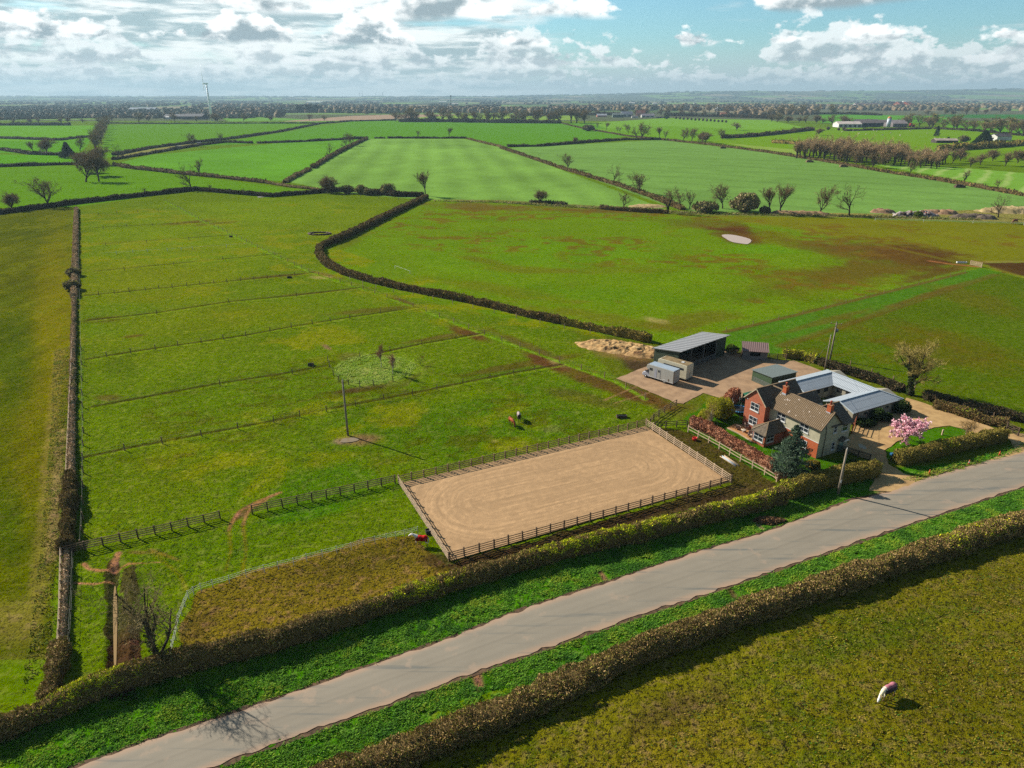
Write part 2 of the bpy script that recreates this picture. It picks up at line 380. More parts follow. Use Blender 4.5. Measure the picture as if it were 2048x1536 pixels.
# soft patches: (x, y, rx, ry, rot, strength, colour)
MUD = S(104, 74, 36); OCH = S(130, 128, 10); DKG = S(62, 106, 18); STRAW = S(176, 160, 92); SOIL = S(150, 116, 84)
SPOTS = [
 (960, 414, 105, 9, 3, .75, S(112, 84, 40)), (1150, 420, 120, 6, 3, .5, S(112, 84, 40)), (1250, 424, 110, 5, 2, .6, S(104, 80, 38)),
 (1455, 458, 76, 16, 8, 1.0, S(92, 62, 26)), (1475, 474, 60, 12, 8, 1.0, S(104, 76, 32)), (1390, 446, 80, 9, 4, .7, S(104, 80, 30)), (1400, 450, 60, 10, 5, .6, MUD), (1560, 478, 60, 16, 10, .6, S(118, 110, 20)), (1530, 500, 110, 12, 0, .45, S(96, 150, 14)),
 (1840, 514, 120, 24, 8, 1.0, S(90, 62, 30)), (1740, 540, 150, 26, -8, .75, S(98, 76, 30)), (1660, 500, 110, 14, 10, .7, S(104, 84, 30)), (1740, 500, 110, 18, 10, .8, S(104, 78, 32)), (1640, 560, 220, 34, -5, .55, S(108, 94, 26)), (1880, 545, 90, 9, -14, .8, S(98, 72, 30)),
 (1130, 510, 200, 36, 0, .55, S(98, 140, 14)), (900, 520, 130, 26, 15, .35, S(100, 142, 12)), (1060, 540, 120, 8, 3, .5, S(112, 98, 26)), (960, 520, 60, 7, 10, .5, S(110, 96, 26)),
 (1000, 580, 170, 12, 8, .45, S(112, 104, 26)), (1250, 540, 130, 10, 0, .35, S(112, 104, 26)), (700, 480, 50, 14, -30, .5, S(104, 98, 26)), (1230, 640, 200, 12, 8, .5, S(116, 104, 30)), (1380, 640, 110, 16, -8, .55, S(108, 92, 30)),
 (1210, 590, 200, 18, 4, .4, S(86, 128, 18)), (1480, 590, 150, 16, -8, .35, S(86, 118, 18)),
 # paddocks: yellow in the far rows, greener towards the front
 (380, 480, 260, 70, 0, .55, S(122, 144, 8)), (300, 560, 200, 50, 0, .5, S(128, 134, 6)), (560, 420, 180, 26, 0, .55, S(120, 146, 14)), (690, 440, 110, 20, -20, .4, S(122, 140, 18)),
 (420, 640, 220, 36, -5, .35, S(126, 132, 8)), (860, 660, 120, 26, 12, .3, S(96, 126, 14)), (560, 780, 300, 46, -5, .35, S(84, 116, 12)), (900, 850, 330, 60, -5, .6, S(70, 112, 14)),
 (500, 900, 330, 60, -5, .3, S(104, 122, 8)), (330, 700, 170, 36, -5, .4, S(112, 126, 8)), (650, 980, 200, 50, -6, .55, S(66, 118, 14)), (450, 1090, 200, 40, -8, .3, S(76, 116, 12)), (300, 980, 130, 60, 0, .3, S(104, 116, 8)),
 (1040, 760, 140, 26, 8, .4, S(74, 112, 14)), (1090, 660, 120, 16, 12, .4, S(84, 114, 14)),
 (940, 668, 45, 9, 20, .9, MUD), (880, 675, 90, 5, -9, .6, MUD), (1090, 722, 55, 12, 22, 1.0, S(102, 70, 34)), (1040, 730, 130, 7, -10, .6, MUD), (1118, 727, 22, 6, 20, .8, STRAW), (1050, 690, 70, 8, 22, .6, MUD),
 (1230, 775, 130, 16, 20, .85, MUD), (1300, 800, 60, 16, 18, .8, MUD), (1180, 800, 90, 14, 12, .6, S(98, 84, 34)), (815, 608, 45, 7, 24, .8, MUD), (640, 548, 40, 5, 10, .8, S(120, 86, 50)), (560, 552, 80, 3, -4, .6, MUD), (380, 445, 60, 3, -5, .7, MUD), (430, 447, 50, 3, -5, .5, MUD),
 (750, 620, 110, 5, -6, .5, MUD), (640, 585, 110, 3, -5, .5, MUD),
 (700, 745, 40, 12, 30, .5, S(92, 104, 30)), (730, 777, 70, 7, -8, .95, S(84, 66, 34)), (830, 752, 40, 6, -35, .8, S(84, 66, 34)), (755, 738, 96, 32, 0, 1.0, S(124, 150, 36)), (735, 760, 60, 18, 0, .5, S(146, 164, 76)), (700, 715, 30, 10, 0, .5, S(110, 96, 50)),
 (653, 694, 16, 4, 30, .8, SOIL), (775, 713, 10, 3, 20, .7, SOIL), (716, 879, 44, 12, -5, 1.0, S(142, 116, 72)), (690, 882, 26, 7, -5, .8, S(160, 136, 106)), (990, 883, 9, 3, 0, .9, STRAW), (1103, 858, 22, 7, 0, .5, S(130, 130, 70)),
 (740, 742, 30, 10, 0, .4, S(190, 185, 110)), (270, 672, 26, 3, -5, .7, MUD), (215, 795, 30, 7, 0, .6, S(110, 84, 44)), (640, 720, 30, 8, 0, .4, OCH),
 (200, 640, 40, 6, -5, .6, S(98, 84, 30)), (240, 740, 40, 30, 0, .4, S(78, 98, 16)),
 # left field
 (60, 460, 110, 26, 0, .5, S(74, 88, 8)), (105, 640, 50, 190, 3, .75, S(134, 128, 6)), (75, 900, 60, 160, 8, .6, S(122, 118, 6)), (20, 700, 60, 120, 0, .5, S(66, 92, 10)), (55, 1150, 70, 130, 10, .5, S(104, 112, 8)), (10, 1050, 50, 100, 0, .5, S(64, 92, 12)),
 (60, 1320, 26, 22, 0, .9, STRAW), (10, 1390, 26, 16, 0, .9, S(160, 130, 92)), (50, 560, 60, 60, 0, .4, S(90, 96, 8)),
 # foot of the muck heap and field entrances
 (1270, 720, 60, 22, 40, .9, S(78, 58, 44)), (1225, 700, 70, 18, 10, .6, S(150, 120, 70)), (1310, 640, 30, 6, 10, .6, STRAW), (640, 555, 25, 4, 0, .7, STRAW),
 (1450, 690, 20, 10, 0, .3, DKG), (1600, 690, 120, 12, 15, .4, S(82, 100, 16)), (1780, 640, 200, 30, 10, .35, S(84, 108, 16)), (1900, 700, 200, 40, 15, .5, S(104, 92, 18)), (1950, 600, 120, 20, 15, .4, S(112, 96, 26)),
 (1640, 645, 120, 6, -15, .5, S(112, 88, 34)), (1850, 590, 120, 5, -18, .6, S(112, 84, 34)), (1300, 440, 170, 14, 2, .5, S(100, 134, 14)),
 # bottom right pasture
 (1350, 1420, 120, 40, -20, .6, S(96, 78, 42)), (1400, 1480, 260, 60, -15, .45, S(132, 114, 34)), (1780, 1270, 200, 30, -20, .35, S(66, 96, 18)), (1900, 1400, 160, 120, 0, .45, S(92, 84, 16)), (1650, 1440, 160, 70, 0, .4, S(116, 106, 24)), (1650, 1300, 200, 40, -18, .3, S(70, 102, 18)), (2000, 1180, 90, 60, 0, .4, S(92, 86, 22)),
 (1150, 1500, 160, 30, -18, .4, S(120, 108, 34)),
 # front strip
 (400, 1250, 60, 30, -40, .5, S(94, 74, 40)), (700, 1130, 160, 30, -14, .5, S(96, 86, 26)), (870, 1120, 40, 16, 0, .8, S(74, 56, 36)), (1000, 1110, 130, 10, -14, .8, S(72, 54, 32)), (1250, 1040, 160, 9, -15, .8, S(72, 54, 32)), (1420, 1000, 80, 10, -14, .8, S(66, 52, 32)),
 (480, 1030, 30, 10, -35, .8, S(110, 84, 50)), (330, 1110, 40, 5, 20, .6, S(150, 116, 50)), (280, 1105, 30, 4, 0, .6, S(140, 110, 60)), (240, 1200, 60, 90, 0, .25, S(64, 110, 14)), (600, 1030, 120, 12, -12, .5, S(66, 122, 16)),
 (1330, 830, 60, 14, -15, .5, S(110, 104, 40)), (1340, 815, 40, 10, 0, .5, MUD),
 (1760, 1000, 60, 14, -10, .95, S(140, 110, 80)), (1800, 975, 70, 12, -16, .9, S(140, 112, 80)), (1880, 945, 80, 7, -14, .8, S(132, 112, 70)), (1540, 1040, 24, 8, -10, 1.0, S(88, 66, 42)),
]
# lines: (points, half width m, strength, colour)
LG = S(124, 150, 22); LT = S(146, 118, 60)
rows = {
 'diag': [(330, 402), (400, 440), (480, 478), (620, 545), (720, 577), (830, 615), (965, 668), (1130, 728), (1235, 765), (1290, 798)],
 'r2': [(190, 458), (400, 447)], 'r3': [(180, 492), (490, 471)], 'r5': [(190, 545), (560, 510)], 'r6': [(170, 594), (508, 560), (625, 548)], 'r7': [(178, 643), (314, 628), (458, 606), (593, 593), (718, 578)],
 'r8': [(175, 722), (214, 715), (311, 699), (403, 686), (492, 673), (583, 656), (700, 637), (835, 617)], 'r9': [(185, 817), (440, 770), (560, 752), (650, 735)], 'r9b': [(710, 720), (844, 690), (965, 669)],
 'r10': [(170, 918), (250, 901), (403, 872), (548, 845), (653, 822), (800, 795), (926, 769), (1027, 749), (1125, 732)]}
LINES = [(rows['diag'], .55, .9, S(120, 160, 26))] + [(rows[k], .38, .75, LG) for k in ('r6', 'r7', 'r8', 'r9b', 'r10')] + [(rows[k], .3, .5, LG) for k in ('r2', 'r3', 'r5', 'r9')]
LINES += [([(a, b - 3 if b < 700 else b - 4) for a, b in rows[k]], .45, .85, S(66, 58, 24)) for k in ('r2', 'r3', 'r5', 'r6', 'r7', 'r8', 'r9', 'r9b', 'r10')]
LINES += [([(1450, 664), (1600, 628), (1930, 545)], .8, .7, S(112, 80, 40)), ([(1860, 522), (1900, 528), (1960, 534)], .7, .9, S(180, 120, 70)), ([(1560, 692), (1720, 640), (1860, 592), (1990, 549)], 1.2, .5, S(112, 80, 36)),
 ([(1400, 434), (1560, 454), (1750, 488), (1930, 528)], 1.4, .5, S(128, 128, 30)), ([(1965, 530), (2048, 555)], 1.2, .7, S(130, 130, 40)), ([(1965, 524), (2200, 521)], 1.5, .6, S(150, 130, 70)),
 ([(700, 252), (790, 270)], 2.5, .35, S(80, 120, 30)), ([(900, 245), (960, 270)], 2.5, .35, S(80, 120, 30)),
 ([(1280, 770), (1210, 800)], .25, .8, S(160, 126, 84)), ([(1310, 782), (1230, 806)], .25, .8, S(160, 126, 84)),
 ([(560, 985), (505, 1008), (480, 1022), (466, 1040), (458, 1060)], .3, .9, S(168, 120, 80)), ([(530, 1000), (500, 1018), (492, 1032), (486, 1050)], .3, .9, S(168, 120, 80)),
 ([(458, 1060), (462, 1100), (452, 1140)], .25, .6, S(140, 120, 30)), ([(486, 1050), (492, 1100), (484, 1150)], .25, .6, S(140, 120, 30)), ([(520, 1050), (470, 1110), (440, 1150)], .3, .4, S(60, 80, 20)),
 ([(168, 1128), (178, 1138), (200, 1142), (226, 1139)], .22, 1.0, S(190, 136, 92)), ([(148, 1166), (190, 1168), (222, 1162)], .2, 1.0, S(190, 136, 92)), ([(232, 1140), (256, 1128), (320, 1124)], .18, .9, S(176, 132, 80)), ([(236, 1108), (229, 1125), (226, 1140)], .3, 1.0, S(180, 130, 90)),
 ([(300, 1100), (360, 1150), (372, 1180)], .3, .4, S(150, 130, 40)),
 ([(1195, 1137), (1205, 1150), (1214, 1166)], .35, 1.0, S(150, 112, 80)), ([(952, 1346), (960, 1374)], .4, 1.0, S(150, 112, 80)), ([(1456, 1172), (1474, 1202)], .35, .9, S(110, 84, 56)), ([(1505, 1040), (1520, 1052), (1535, 1066)], .25, 1.0, S(180, 150, 110)),
 ([(118, 700), (100, 900), (85, 1100), (60, 1300)], .9, .45, S(160, 140, 70)), ([(122, 860), (112, 1000), (102, 1120)], .6, .6, S(168, 140, 96)),
]
_ys = [30.0]
while _ys[-1] < 15500: _ys.append(_ys[-1] * (1.0030 if _ys[-1] < 700 else 1.0065))
_ys = np.array(_ys); _us = np.concatenate([[-6, -3, -1.8, -1.2], np.arange(-0.86, 0.861, 0.0034), [1.2, 1.8, 3, 6]])
GY, GU = np.meshgrid(_ys, _us, indexing='ij'); GX = GU * GY
nr, nc = GX.shape
sx, sy = Qn(GX, GY)
# field edges wander slightly
ex = (fbm(GX / 3.1, GY / 3.1, 3) - .5); ey = (fbm(GX / 3.1 + 40, GY / 3.1, 3) - .5)
qx, qy = Qn(GX + ex * 1.6, np.maximum(GY + ey * 1.6, 12))
base = np.zeros((nr, nc, 3), np.float32); base[:] = GRASS; tuft = np.full((nr, nc), .4, np.float32); stripe = np.zeros((nr, nc), np.float32)
for poly, c_, tf, st in FIELDS:
    mk = inpoly(qx, qy, poly); base[mk] = c_; tuft[mk] = tf; stripe[mk] = st
# patches of country beyond the last hedge
far = GY > 1500
cellx = np.floor(GX / 420 + 2.0 * fbm(GX / 1500, GY / 3000, 2)); celly = np.floor(GY / 700 + 2.0 * fbm(GX / 1700 + 5, GY / 2500, 2))
rnd = _PT[cellx.astype(np.int64) & 255, celly.astype(np.int64) & 255]
pal = np.array([S(120, 150, 80), S(96, 120, 70), S(150, 140, 110), S(84, 92, 70), S(100, 104, 80), S(88, 96, 72)])
mkf = far & (GY > 2300)
base[mkf] = pal[(rnd[mkf] * 5.99).astype(int)]
n1 = fbm(GX / 9, GY / 9, 4) - .5; n2 = fbm(GX / 2.2, GY / 2.2, 3) - .5
for x0, y0, rx, ry, ro, stg, c_ in SPOTS:
    ca, sa = math.cos(rad(ro)), math.sin(rad(ro)); dx = sx - x0; dy = sy - y0
    e = np.hypot((dx * ca + dy * sa) / rx, (-dx * sa + dy * ca) / ry)
    w = np.clip((1.25 - e + n1 * 0.9 + n2 * 0.5) / 0.8, 0, 1); w = (w * w * (3 - 2 * w) * stg)[..., None].astype(np.float32)
    base = base * (1 - w) + np.array(c_, np.float32) * w
for pts, hw, stg, c_ in LINES:
    wp = Pm(pts); xs = [p.x for p in wp]; yy = [p.y for p in wp]
    mk = (GX > min(xs) - 6) & (GX < max(xs) + 6) & (GY > min(yy) - 6) & (GY < max(yy) + 6)
    if not mk.any(): continue
    d = polydist(GX[mk], GY[mk], wp) + n2[mk] * .35
    w = (np.clip((hw * 1.5 - d) / hw, 0, 1) * stg)[:, None]; base[mk] = base[mk] * (1 - w) + np.array(c_, np.float32) * w
for px_poly, c_, s1_, s2_, st_g in [([(850, 400), (1400, 430), (2048, 448), (2500, 470), (2500, 620), (1960, 536), (1450, 662), (1330, 700), (1000, 625), (660, 530), (650, 490)], S(116, 92, 28), 4.5, 34, .75),
        ([(2004, 546), (2700, 700), (2700, 1000), (2048, 850), (1560, 695), (1720, 640)], S(108, 94, 20), 4, 30, .4), ([(150, 414), (850, 399), (650, 490), (1200, 668), (1420, 810), (1290, 860), (130, 1100)], S(132, 138, 6), 6, 22, .8),
        ([(150, 700), (1000, 600), (1420, 810), (1290, 860), (800, 970), (150, 1100)], S(86, 84, 14), 2.4, 26, .55), ([(-900, 430), (145, 414), (126, 1000), (20, 1430), (-2500, 1500)], S(112, 118, 8), 3, 18, .8), ([(2048, 1020), (3600, 1700), (0, 2000), (600, 1540), (1500, 1215)], S(84, 100, 16), 1.6, 12, .6)]:
    mk = inpoly(sx, sy, px_poly); xx_, yy_ = GX[mk], GY[mk]
    w = np.clip((fbm(xx_ / s1_, yy_ / (s1_ * .8), 4) - .49) * 7, 0, 1) * np.clip((fbm(xx_ / s2_ + 7, yy_ / s2_ + 3, 3) - .46) * 6, 0, 1) * st_g
    base[mk] = base[mk] * (1 - w[:, None]) + np.array(c_, np.float32) * w[:, None]
# crop drilling lines and mown streaks (real colour differences in the sward)
s2 = stripe == 2; s3 = stripe == 3; s1 = stripe == 1; s4 = stripe == 4
def mulc(mk, k): base[mk] *= (1 + k)[:, None]
if s2.any():
    t = GX[s2] * .93 + GY[s2] * .10 + 9 * fbm(GX[s2] / 60, GY[s2] / 90, 2); mulc(s2, .10 * np.sin(t / 3.4) * (.3 + fbm(GX[s2] / 45, GY[s2] / 45, 2)) + .5 * (fbm(GX[s2] / 70, GY[s2] / 70, 3) - .5))
if s3.any():
    t = GX[s3] * .55 + GY[s3] * .84 + 6 * fbm(GX[s3] / 90, GY[s3] / 90, 2); mulc(s3, -.22 * np.clip(np.sin(t / 5.5) - .45, 0, 1) * 1.6 * fbm(GX[s3] / 70, GY[s3] / 120, 2) + .3 * (fbm(GX[s3] / 90, GY[s3] / 60, 3) - .5))
if s1.any(): mulc(s1, .35 * (fbm(GX[s1] / 60, GY[s1] / 60, 3) - .5))
if s4.any():
    t = GX[s4] * .8 - GY[s4] * .6; w = np.clip(np.sin(t / 2.2 + 3 * fbm(GX[s4] / 20, GY[s4] / 20, 2)) - .3, 0, 1) * np.clip((GX[s4] - 240) / 60, 0, 1)
    base[s4] = base[s4] * (1 - .6 * w[:, None]) + np.array(S(190, 200, 130)) * .6 * w[:, None]
s5 = stripe == 5
if s5.any(): mulc(s5, .5 * (fbm(GX[s5] / 2.0, GY[s5] / 26, 3) - .5))
# relief: tussocks near by, low rolls far off, hills along the right horizon
rel = np.zeros((nr, nc), np.float32)
nearm = GY < 260
tt = tuft[nearm]
rel[nearm] = (tt * 0.24 * (fbm(GX[nearm] / .6, GY[nearm] / .6, 3) - .5) + .10 * tt * (fbm(GX[nearm] / 3, GY[nearm] / 3, 2) - .5)) * np.clip((270 - GY[nearm]) / 120, 0, 1)
sm_ = lambda v, a, b: np.clip((v - a) / (b - a), 0, 1) ** 2 * (3 - 2 * np.clip((v - a) / (b - a), 0, 1))
az = GU
hill = (46 + 95 * sm_(az, -0.05, 0.35) + 42 * sm_(az, .35, .75)) * sm_(GY, 8500, 13500) * (.82 + .3 * fbm(GX / 1700, GY / 5000 + 3, 3))
rel += hill.astype(np.float32)
rel += ((fbm(GX / 900, GY / 900, 2) - .5) * 7 * sm_(GY, 2400, 4500)).astype(np.float32)
# the ditch, and level ground under yards, road, arena and buildings
flat = inpoly(sx, sy, [(1230, 740), (1460, 690), (1600, 730), (1820, 790), (1960, 850), (1930, 870), (1780, 880), (1740, 960), (1860, 960), (1700, 1000), (1640, 930), (1480, 880), (1400, 800)])
rel[flat & nearm] *= .15
dd = polydist(GX[nearm], GY[nearm], Pm([(230, 1138), (229, 1250), (222, 1372)])); w = np.clip(1 - dd / .8, 0, 1); rel[nearm] -= (.55 * w).astype(np.float32)
dd = polydist(GX[nearm], GY[nearm], Pm([(262, 1150), (262, 1250), (258, 1350)])); w = np.clip(1 - dd / 1.1, 0, 1); rel[nearm] += (.35 * w * (1 + fbm(GX[nearm] / .7, GY[nearm] / .7, 3))).astype(np.float32)
def surf_z(x, y):
    """terrain height at a world point"""
    i = int(np.clip(np.searchsorted(_ys, y), 1, nr - 1)); u = x / y; j = int(np.clip(np.searchsorted(_us, u), 1, nc - 1))
    return float(min(rel[i, j], rel[i - 1, j - 1]))
def build_ground():
    V = np.stack([GX, GY, rel], -1).reshape(-1, 3)
    i = np.arange(nr - 1)[:, None] * nc + np.arange(nc - 1)[None, :]
    F = np.stack([i, i + 1, i + nc + 1, i + nc], -1).reshape(-1, 4)
    m, gg, b = newmat('pasture_and_crops', .95, .0)
    at = gg.n('ShaderNodeAttribute', attribute_name='Col'); tu = gg.n('ShaderNodeAttribute', attribute_name='Tuft').outputs['Fac']
    t = gg.n('ShaderNodeTexCoord').outputs['Object']
    a = gg.noise(t, 1.15, 6, .72); bb = gg.noise(t, .42, 4, .6); c3 = gg.noise(t, .06, 3, .5)
    st = gg.n('ShaderNodeMapping'); gg.link(t, st.inputs[0]); st.inputs['Scale'].default_value = (1, 1, .2); st.inputs['Rotation'].default_value = (0, 0, .5)
    # sward shifts towards dark green tufts and dead yellow-brown grass
    c = at.outputs['Color']
    hs = gg.n('ShaderNodeHueSaturation', i_Hue=0.508, i_Saturation=1.0, i_Value=.66); gg.link(c, hs.inputs['Color'])
    hb = gg.n('ShaderNodeHueSaturation', i_Hue=0.462, i_Saturation=.85, i_Value=1.35); gg.link(c, hb.inputs['Color'])
    hk = gg.n('ShaderNodeHueSaturation', i_Hue=0.48, i_Saturation=.8, i_Value=.16); gg.link(c, hk.inputs['Color'])  # near-black gaps between tufts: their shade is put into the sward colour
    c = gg.mix(gg.m('MULTIPLY', gg.sm(a, .48, .60), gg.m('MULTIPLY_ADD', tu, .75, .12)), c, hs.outputs[0])
    c = gg.mix(gg.m('MULTIPLY', gg.sm(gg.noise(t, .75, 6, .75), .50, .62), gg.m('MULTIPLY_ADD', tu, .8, .08)), c, hb.outputs[0])
    c = gg.mix(gg.m('MULTIPLY', gg.sm(gg.noise(t, 2.8, 2, .8), .535, .59), gg.m('MULTIPLY', tu, .92)), c, hk.outputs[0])
    k = gg.m('ADD', .50, gg.m('ADD', gg.m('MULTIPLY', bb, .62), gg.m('MULTIPLY', c3, .42)))
    c = gg.mix(1.0, c, gg.vec(k, k, k), 'MULTIPLY')
    hue = gg.sm(gg.noise(t, .16, 4, .6), .42, .64)
    hs2 = gg.n('ShaderNodeHueSaturation', i_Hue=0.506, i_Saturation=1.0, i_Value=.94); gg.link(c, hs2.inputs['Color'])
    c = gg.mix(gg.m('MULTIPLY', hue, .6), c, hs2.outputs[0])
    hf = gg.n('ShaderNodeHueSaturation', i_Hue=0.498, i_Saturation=1.04, i_Value=1.03); gg.link(c, hf.inputs['Color']); gg.link(hf.outputs[0], b.inputs['Base Color'])
    bp = gg.n('ShaderNodeBump'); bp.inputs['Distance'].default_value = .35
    gg.link(gg.m('MULTIPLY_ADD', tu, .85, .06), bp.inputs['Strength'])
    gg.link(gg.m('ADD', gg.noise(t, 1.1, 5, .7), gg.m('MULTIPLY', gg.noise(t, 6.5, 2, .6), .35)), bp.inputs['Height']); gg.link(bp.outputs[0], b.inputs['Normal'])
    o = fastmesh('ground', V, F, m, col=base.reshape(-1, 3), smooth=True, extra={'Tuft': tuft.ravel()})
    tag(o, 'green pastures and crop fields reaching to the horizon', 'ground', kind='structure')
    # wide base below everything (side and rear of the viewpoint)
    q = MB(); q.add([(-30000, -3000, -2), (30000, -3000, -2), (30000, 30, -2), (-30000, 30, -2)], [(0, 1, 2, 3)])
    q.add([(-200, 20, -1.2), (200, 20, -1.2), (200, 31, -.3), (-200, 31, -.3)], [(0, 1, 2, 3)])
    tag(q.build('terrain', mat('terrain_grass', GRASS, .95, .2, .1)), 'plain grassland behind the viewpoint', 'terrain', kind='structure')
build_ground()

# ------------------------------------------------------------ sheets on the ground: road, arena, yards, water
def sheet(name, pts, z, m, label, cat, world=False, grid=None, kind='structure', jitter=0.0):
    wp = [Vector((p[0], p[1], z)) for p in (pts if world else Pm(pts))]
    if jitter:
        out = []
        for a, b in zip(wp, wp[1:] + wp[:1]):
            n = max(1, int((b - a).length / .6))
            for k in range(n):
                p = a.lerp(b, k / n); j = mnoise.noise_vector(p * .9) * jitter + mnoise.noise_vector(p * .25) * jitter; out.append(Vector((p.x + j.x, p.y + j.y, z)))
        wp = out
    me = bpy.data.meshes.new(name); bm = bmesh.new(); f = bm.faces.new([bm.verts.new(p) for p in wp])
    if f.calc_area() and f.normal.z < 0: f.normal_flip()
    f.normal_update()
    if f.normal.z < 0: f.normal_flip()
    bmesh.ops.triangulate(bm, faces=[f]); bm.to_mesh(me); bm.free(); me.materials.append(m)
    o = bpy.data.objects.new(name, me); COL.objects.link(o); return tag(o, label, cat, kind=kind)
# road: tarmac with wheel lines and pale mud at the edges
RN = [(-420, 1745), (0, 1592), (140, 1542), (300, 1483), (600, 1383), (900, 1277), (1060, 1215), (1210, 1167), (1390, 1107), (1530, 1066), (1660, 1018), (1700, 1002), (1780, 986), (1850, 958), (1950, 930), (2048, 905), (2600, 765)]
RS = [(-420, 1880), (0, 1712), (420, 1536), (690, 1438), (950, 1345), (1200, 1258), (1470, 1168), (1750, 1072), (1900, 1022), (2048, 973), (2600, 800)]
def resamp(pts, n):
    P_ = [Vector((p[0], p[1], 0)) for p in pts]; L = [0]
    for a, b in zip(P_, P_[1:]): L.append(L[-1] + (b - a).length)
    out = []
    for k in range(n):
        s = L[-1] * k / (n - 1); i = max(j for j in range(len(L) - 1) if L[j] <= s + 1e-9); t = (s - L[i]) / (L[i + 1] - L[i]); out.append(P_[i].lerp(P_[i + 1], min(t, 1)))
    return out
rn = resamp([tuple(p)[:2] for p in Pm(RN)], 420); rs = resamp([tuple(p)[:2] for p in Pm(RS)], 420)
Vr = []; Fr = []; cr = []
for i, (a, b) in enumerate(zip(rs, rn)):
    for k in range(25):
        t = k / 24; p = a.lerp(b, t); j = 0
        if k in (0, 24): jv = mnoise.noise(Vector((p.x * .7, p.y * .7, k))) * .40 + mnoise.noise(Vector((p.x * 2.1, p.y * 2.1, k))) * .12; p = p + (b - a).normalized() * jv
        Vr.append((p.x, p.y, .10 + .05 * math.sin(math.pi * t))); w = min(t, 1 - t)
        edge = max(0, 1 - w / .13); wheel = math.exp(-((t - .49) / .03) ** 2) * .5 + sum(math.exp(-((t - q) / .045) ** 2) for q in (.2, .38, .62, .8)) * .22
        cr.append([x * (1 - edge) + y * edge for x, y in zip(S(152, 142, 124), S(184, 152, 124))]); cr[-1] = [c * (1 - .30 * wheel * (.6 + .8 * mnoise.noise(Vector((p.x * .06, p.y * .06, 2))) ** 2 + .3)) for c in cr[-1]]
for i in range(419):
    for k in range(24): Fr.append((i * 25 + k, (i + 1) * 25 + k, (i + 1) * 25 + k + 1, i * 25 + k + 1))
mr, gg, b = newmat('tarmac', .85, .25)
at = gg.n('ShaderNodeAttribute', attribute_name='Col'); t = gg.n('ShaderNodeTexCoord').outputs['Object']
k1 = gg.m('ADD', .80, gg.m('ADD', gg.m('MULTIPLY', gg.noise(t, .22, 4, .6), .26), gg.m('MULTIPLY', gg.noise(t, 14, 2, .7), .16)))
c = gg.mix(1.0, at.outputs['Color'], gg.vec(k1, k1, k1), 'MULTIPLY')
mp = gg.n('ShaderNodeMapping'); gg.link(t, mp.inputs[0]); mp.inputs['Rotation'].default_value = (0, 0, -rad(25)); mp.inputs['Scale'].default_value = (.05, .9, 1)
c = gg.mix(gg.m('MULTIPLY', gg.sm(gg.noise(mp.outputs[0], 1.2, 4, .6), .54, .68), .75), c, S(112, 114, 108))
c = gg.mix(gg.m('MULTIPLY', gg.sm(gg.noise(t, .35, 5, .6), .58, .68), .5), c, S(180, 156, 132))
gg.link(c, b.inputs['Base Color'])
bp = gg.n('ShaderNodeBump'); bp.inputs['Strength'].default_value = .25; bp.inputs['Distance'].default_value = .02; gg.link(gg.noise(t, 20, 3), bp.inputs['Height']); gg.link(bp.outputs[0], b.inputs['Normal'])
road = tag(fastmesh('road', Vr, np.array(Fr), mr, col=np.array(cr)), 'grey tarmac country road running between the two hedges', 'road', kind='structure')
# soil shoulder under the road edges
msoil = mat('road_edge_soil', S(104, 78, 54), .95, .3, 1.6, .5)
def shoulder(line, sgn, nm):
    v = []; f = []
    for i, (a, b) in enumerate(line):
        d = (b - a).normalized(); j = mnoise.noise(Vector((a.x * .5, a.y * .5, 3.3))) * .22 + mnoise.noise(Vector((a.x * 1.7, a.y * 1.7, 3.3))) * .1
        v += [tuple(a + d * .35)[:2] + (.055,), tuple(a - d * (.42 + j))[:2] + (.05,)]
    f = [(2 * i, 2 * i + 2, 2 * i + 3, 2 * i + 1) for i in range(len(line) - 1)]
    tag(fastmesh(nm, v, np.array(f), msoil), 'bare soil shoulder along the %s edge of the road' % sgn, 'road shoulder', kind='structure')
shoulder(list(zip(rs, rn)), 'southern', 'road_shoulder'); shoulder(list(zip(rn, rs)), 'northern', 'road_shoulder')

# riding arena surface with harrow rings
AR = [P(798, 967), P(1292, 852), P(1462, 966), P(898, 1122)]
acx = sum(AR, Vector()) / 4; aang = math.atan2((AR[1] - AR[0]).y, (AR[1] - AR[0]).x); AL = ((AR[1] - AR[0]).length + (AR[2] - AR[3]).length) / 2; AW = ((AR[3] - AR[0]).length + (AR[2] - AR[1]).length) / 2
aR = Matrix.Rotation(aang, 3, 'Z')
nx_, ny_ = 330, 170; xs = np.linspace(-AL / 2 + .15, AL / 2 - .15, nx_); ys2 = np.linspace(-AW / 2 + .15, AW / 2 - .15, ny_)
AXg, AYg = np.meshgrid(xs, ys2, indexing='ij')
# distance-from-rail field with rounded ends => concentric harrow lines
rr_ = np.maximum(np.abs(AXg) - (AL / 2 - AW / 2), 0); ring = AW / 2 - np.where(rr_ > 0, np.hypot(rr_, AYg), np.abs(AYg)) + .5 * fbm(AXg / 3, AYg / 3, 2)
ang_ = np.arctan2(AYg, rr_ + .01) * 6; str_ = (fbm(ring * 2.6 + 30, ang_ / 7 + np.abs(AXg) / 9, 4) - .5) * 7.5
lin_ = (fbm(AYg * 2.4 + AXg * .10 + 50, AXg / 9 + 20, 4) - .5) * 7.0
bl = np.clip((ring - 3.2) / 2, 0, 1) * np.clip((AL / 2 - AW * .55 - np.abs(AXg + 2)) / 5 + .6, 0, 1); st_ = str_ * (1 - bl) + lin_ * bl
n_ = fbm(AXg / .6, AYg / .6, 3)
shade_ = (1 + .062 * np.clip(st_, -1.4, 1.6) * (.4 + n_)) * (.80 + .34 * n_ + .10 * fbm(AXg / 5, AYg / 5, 3))
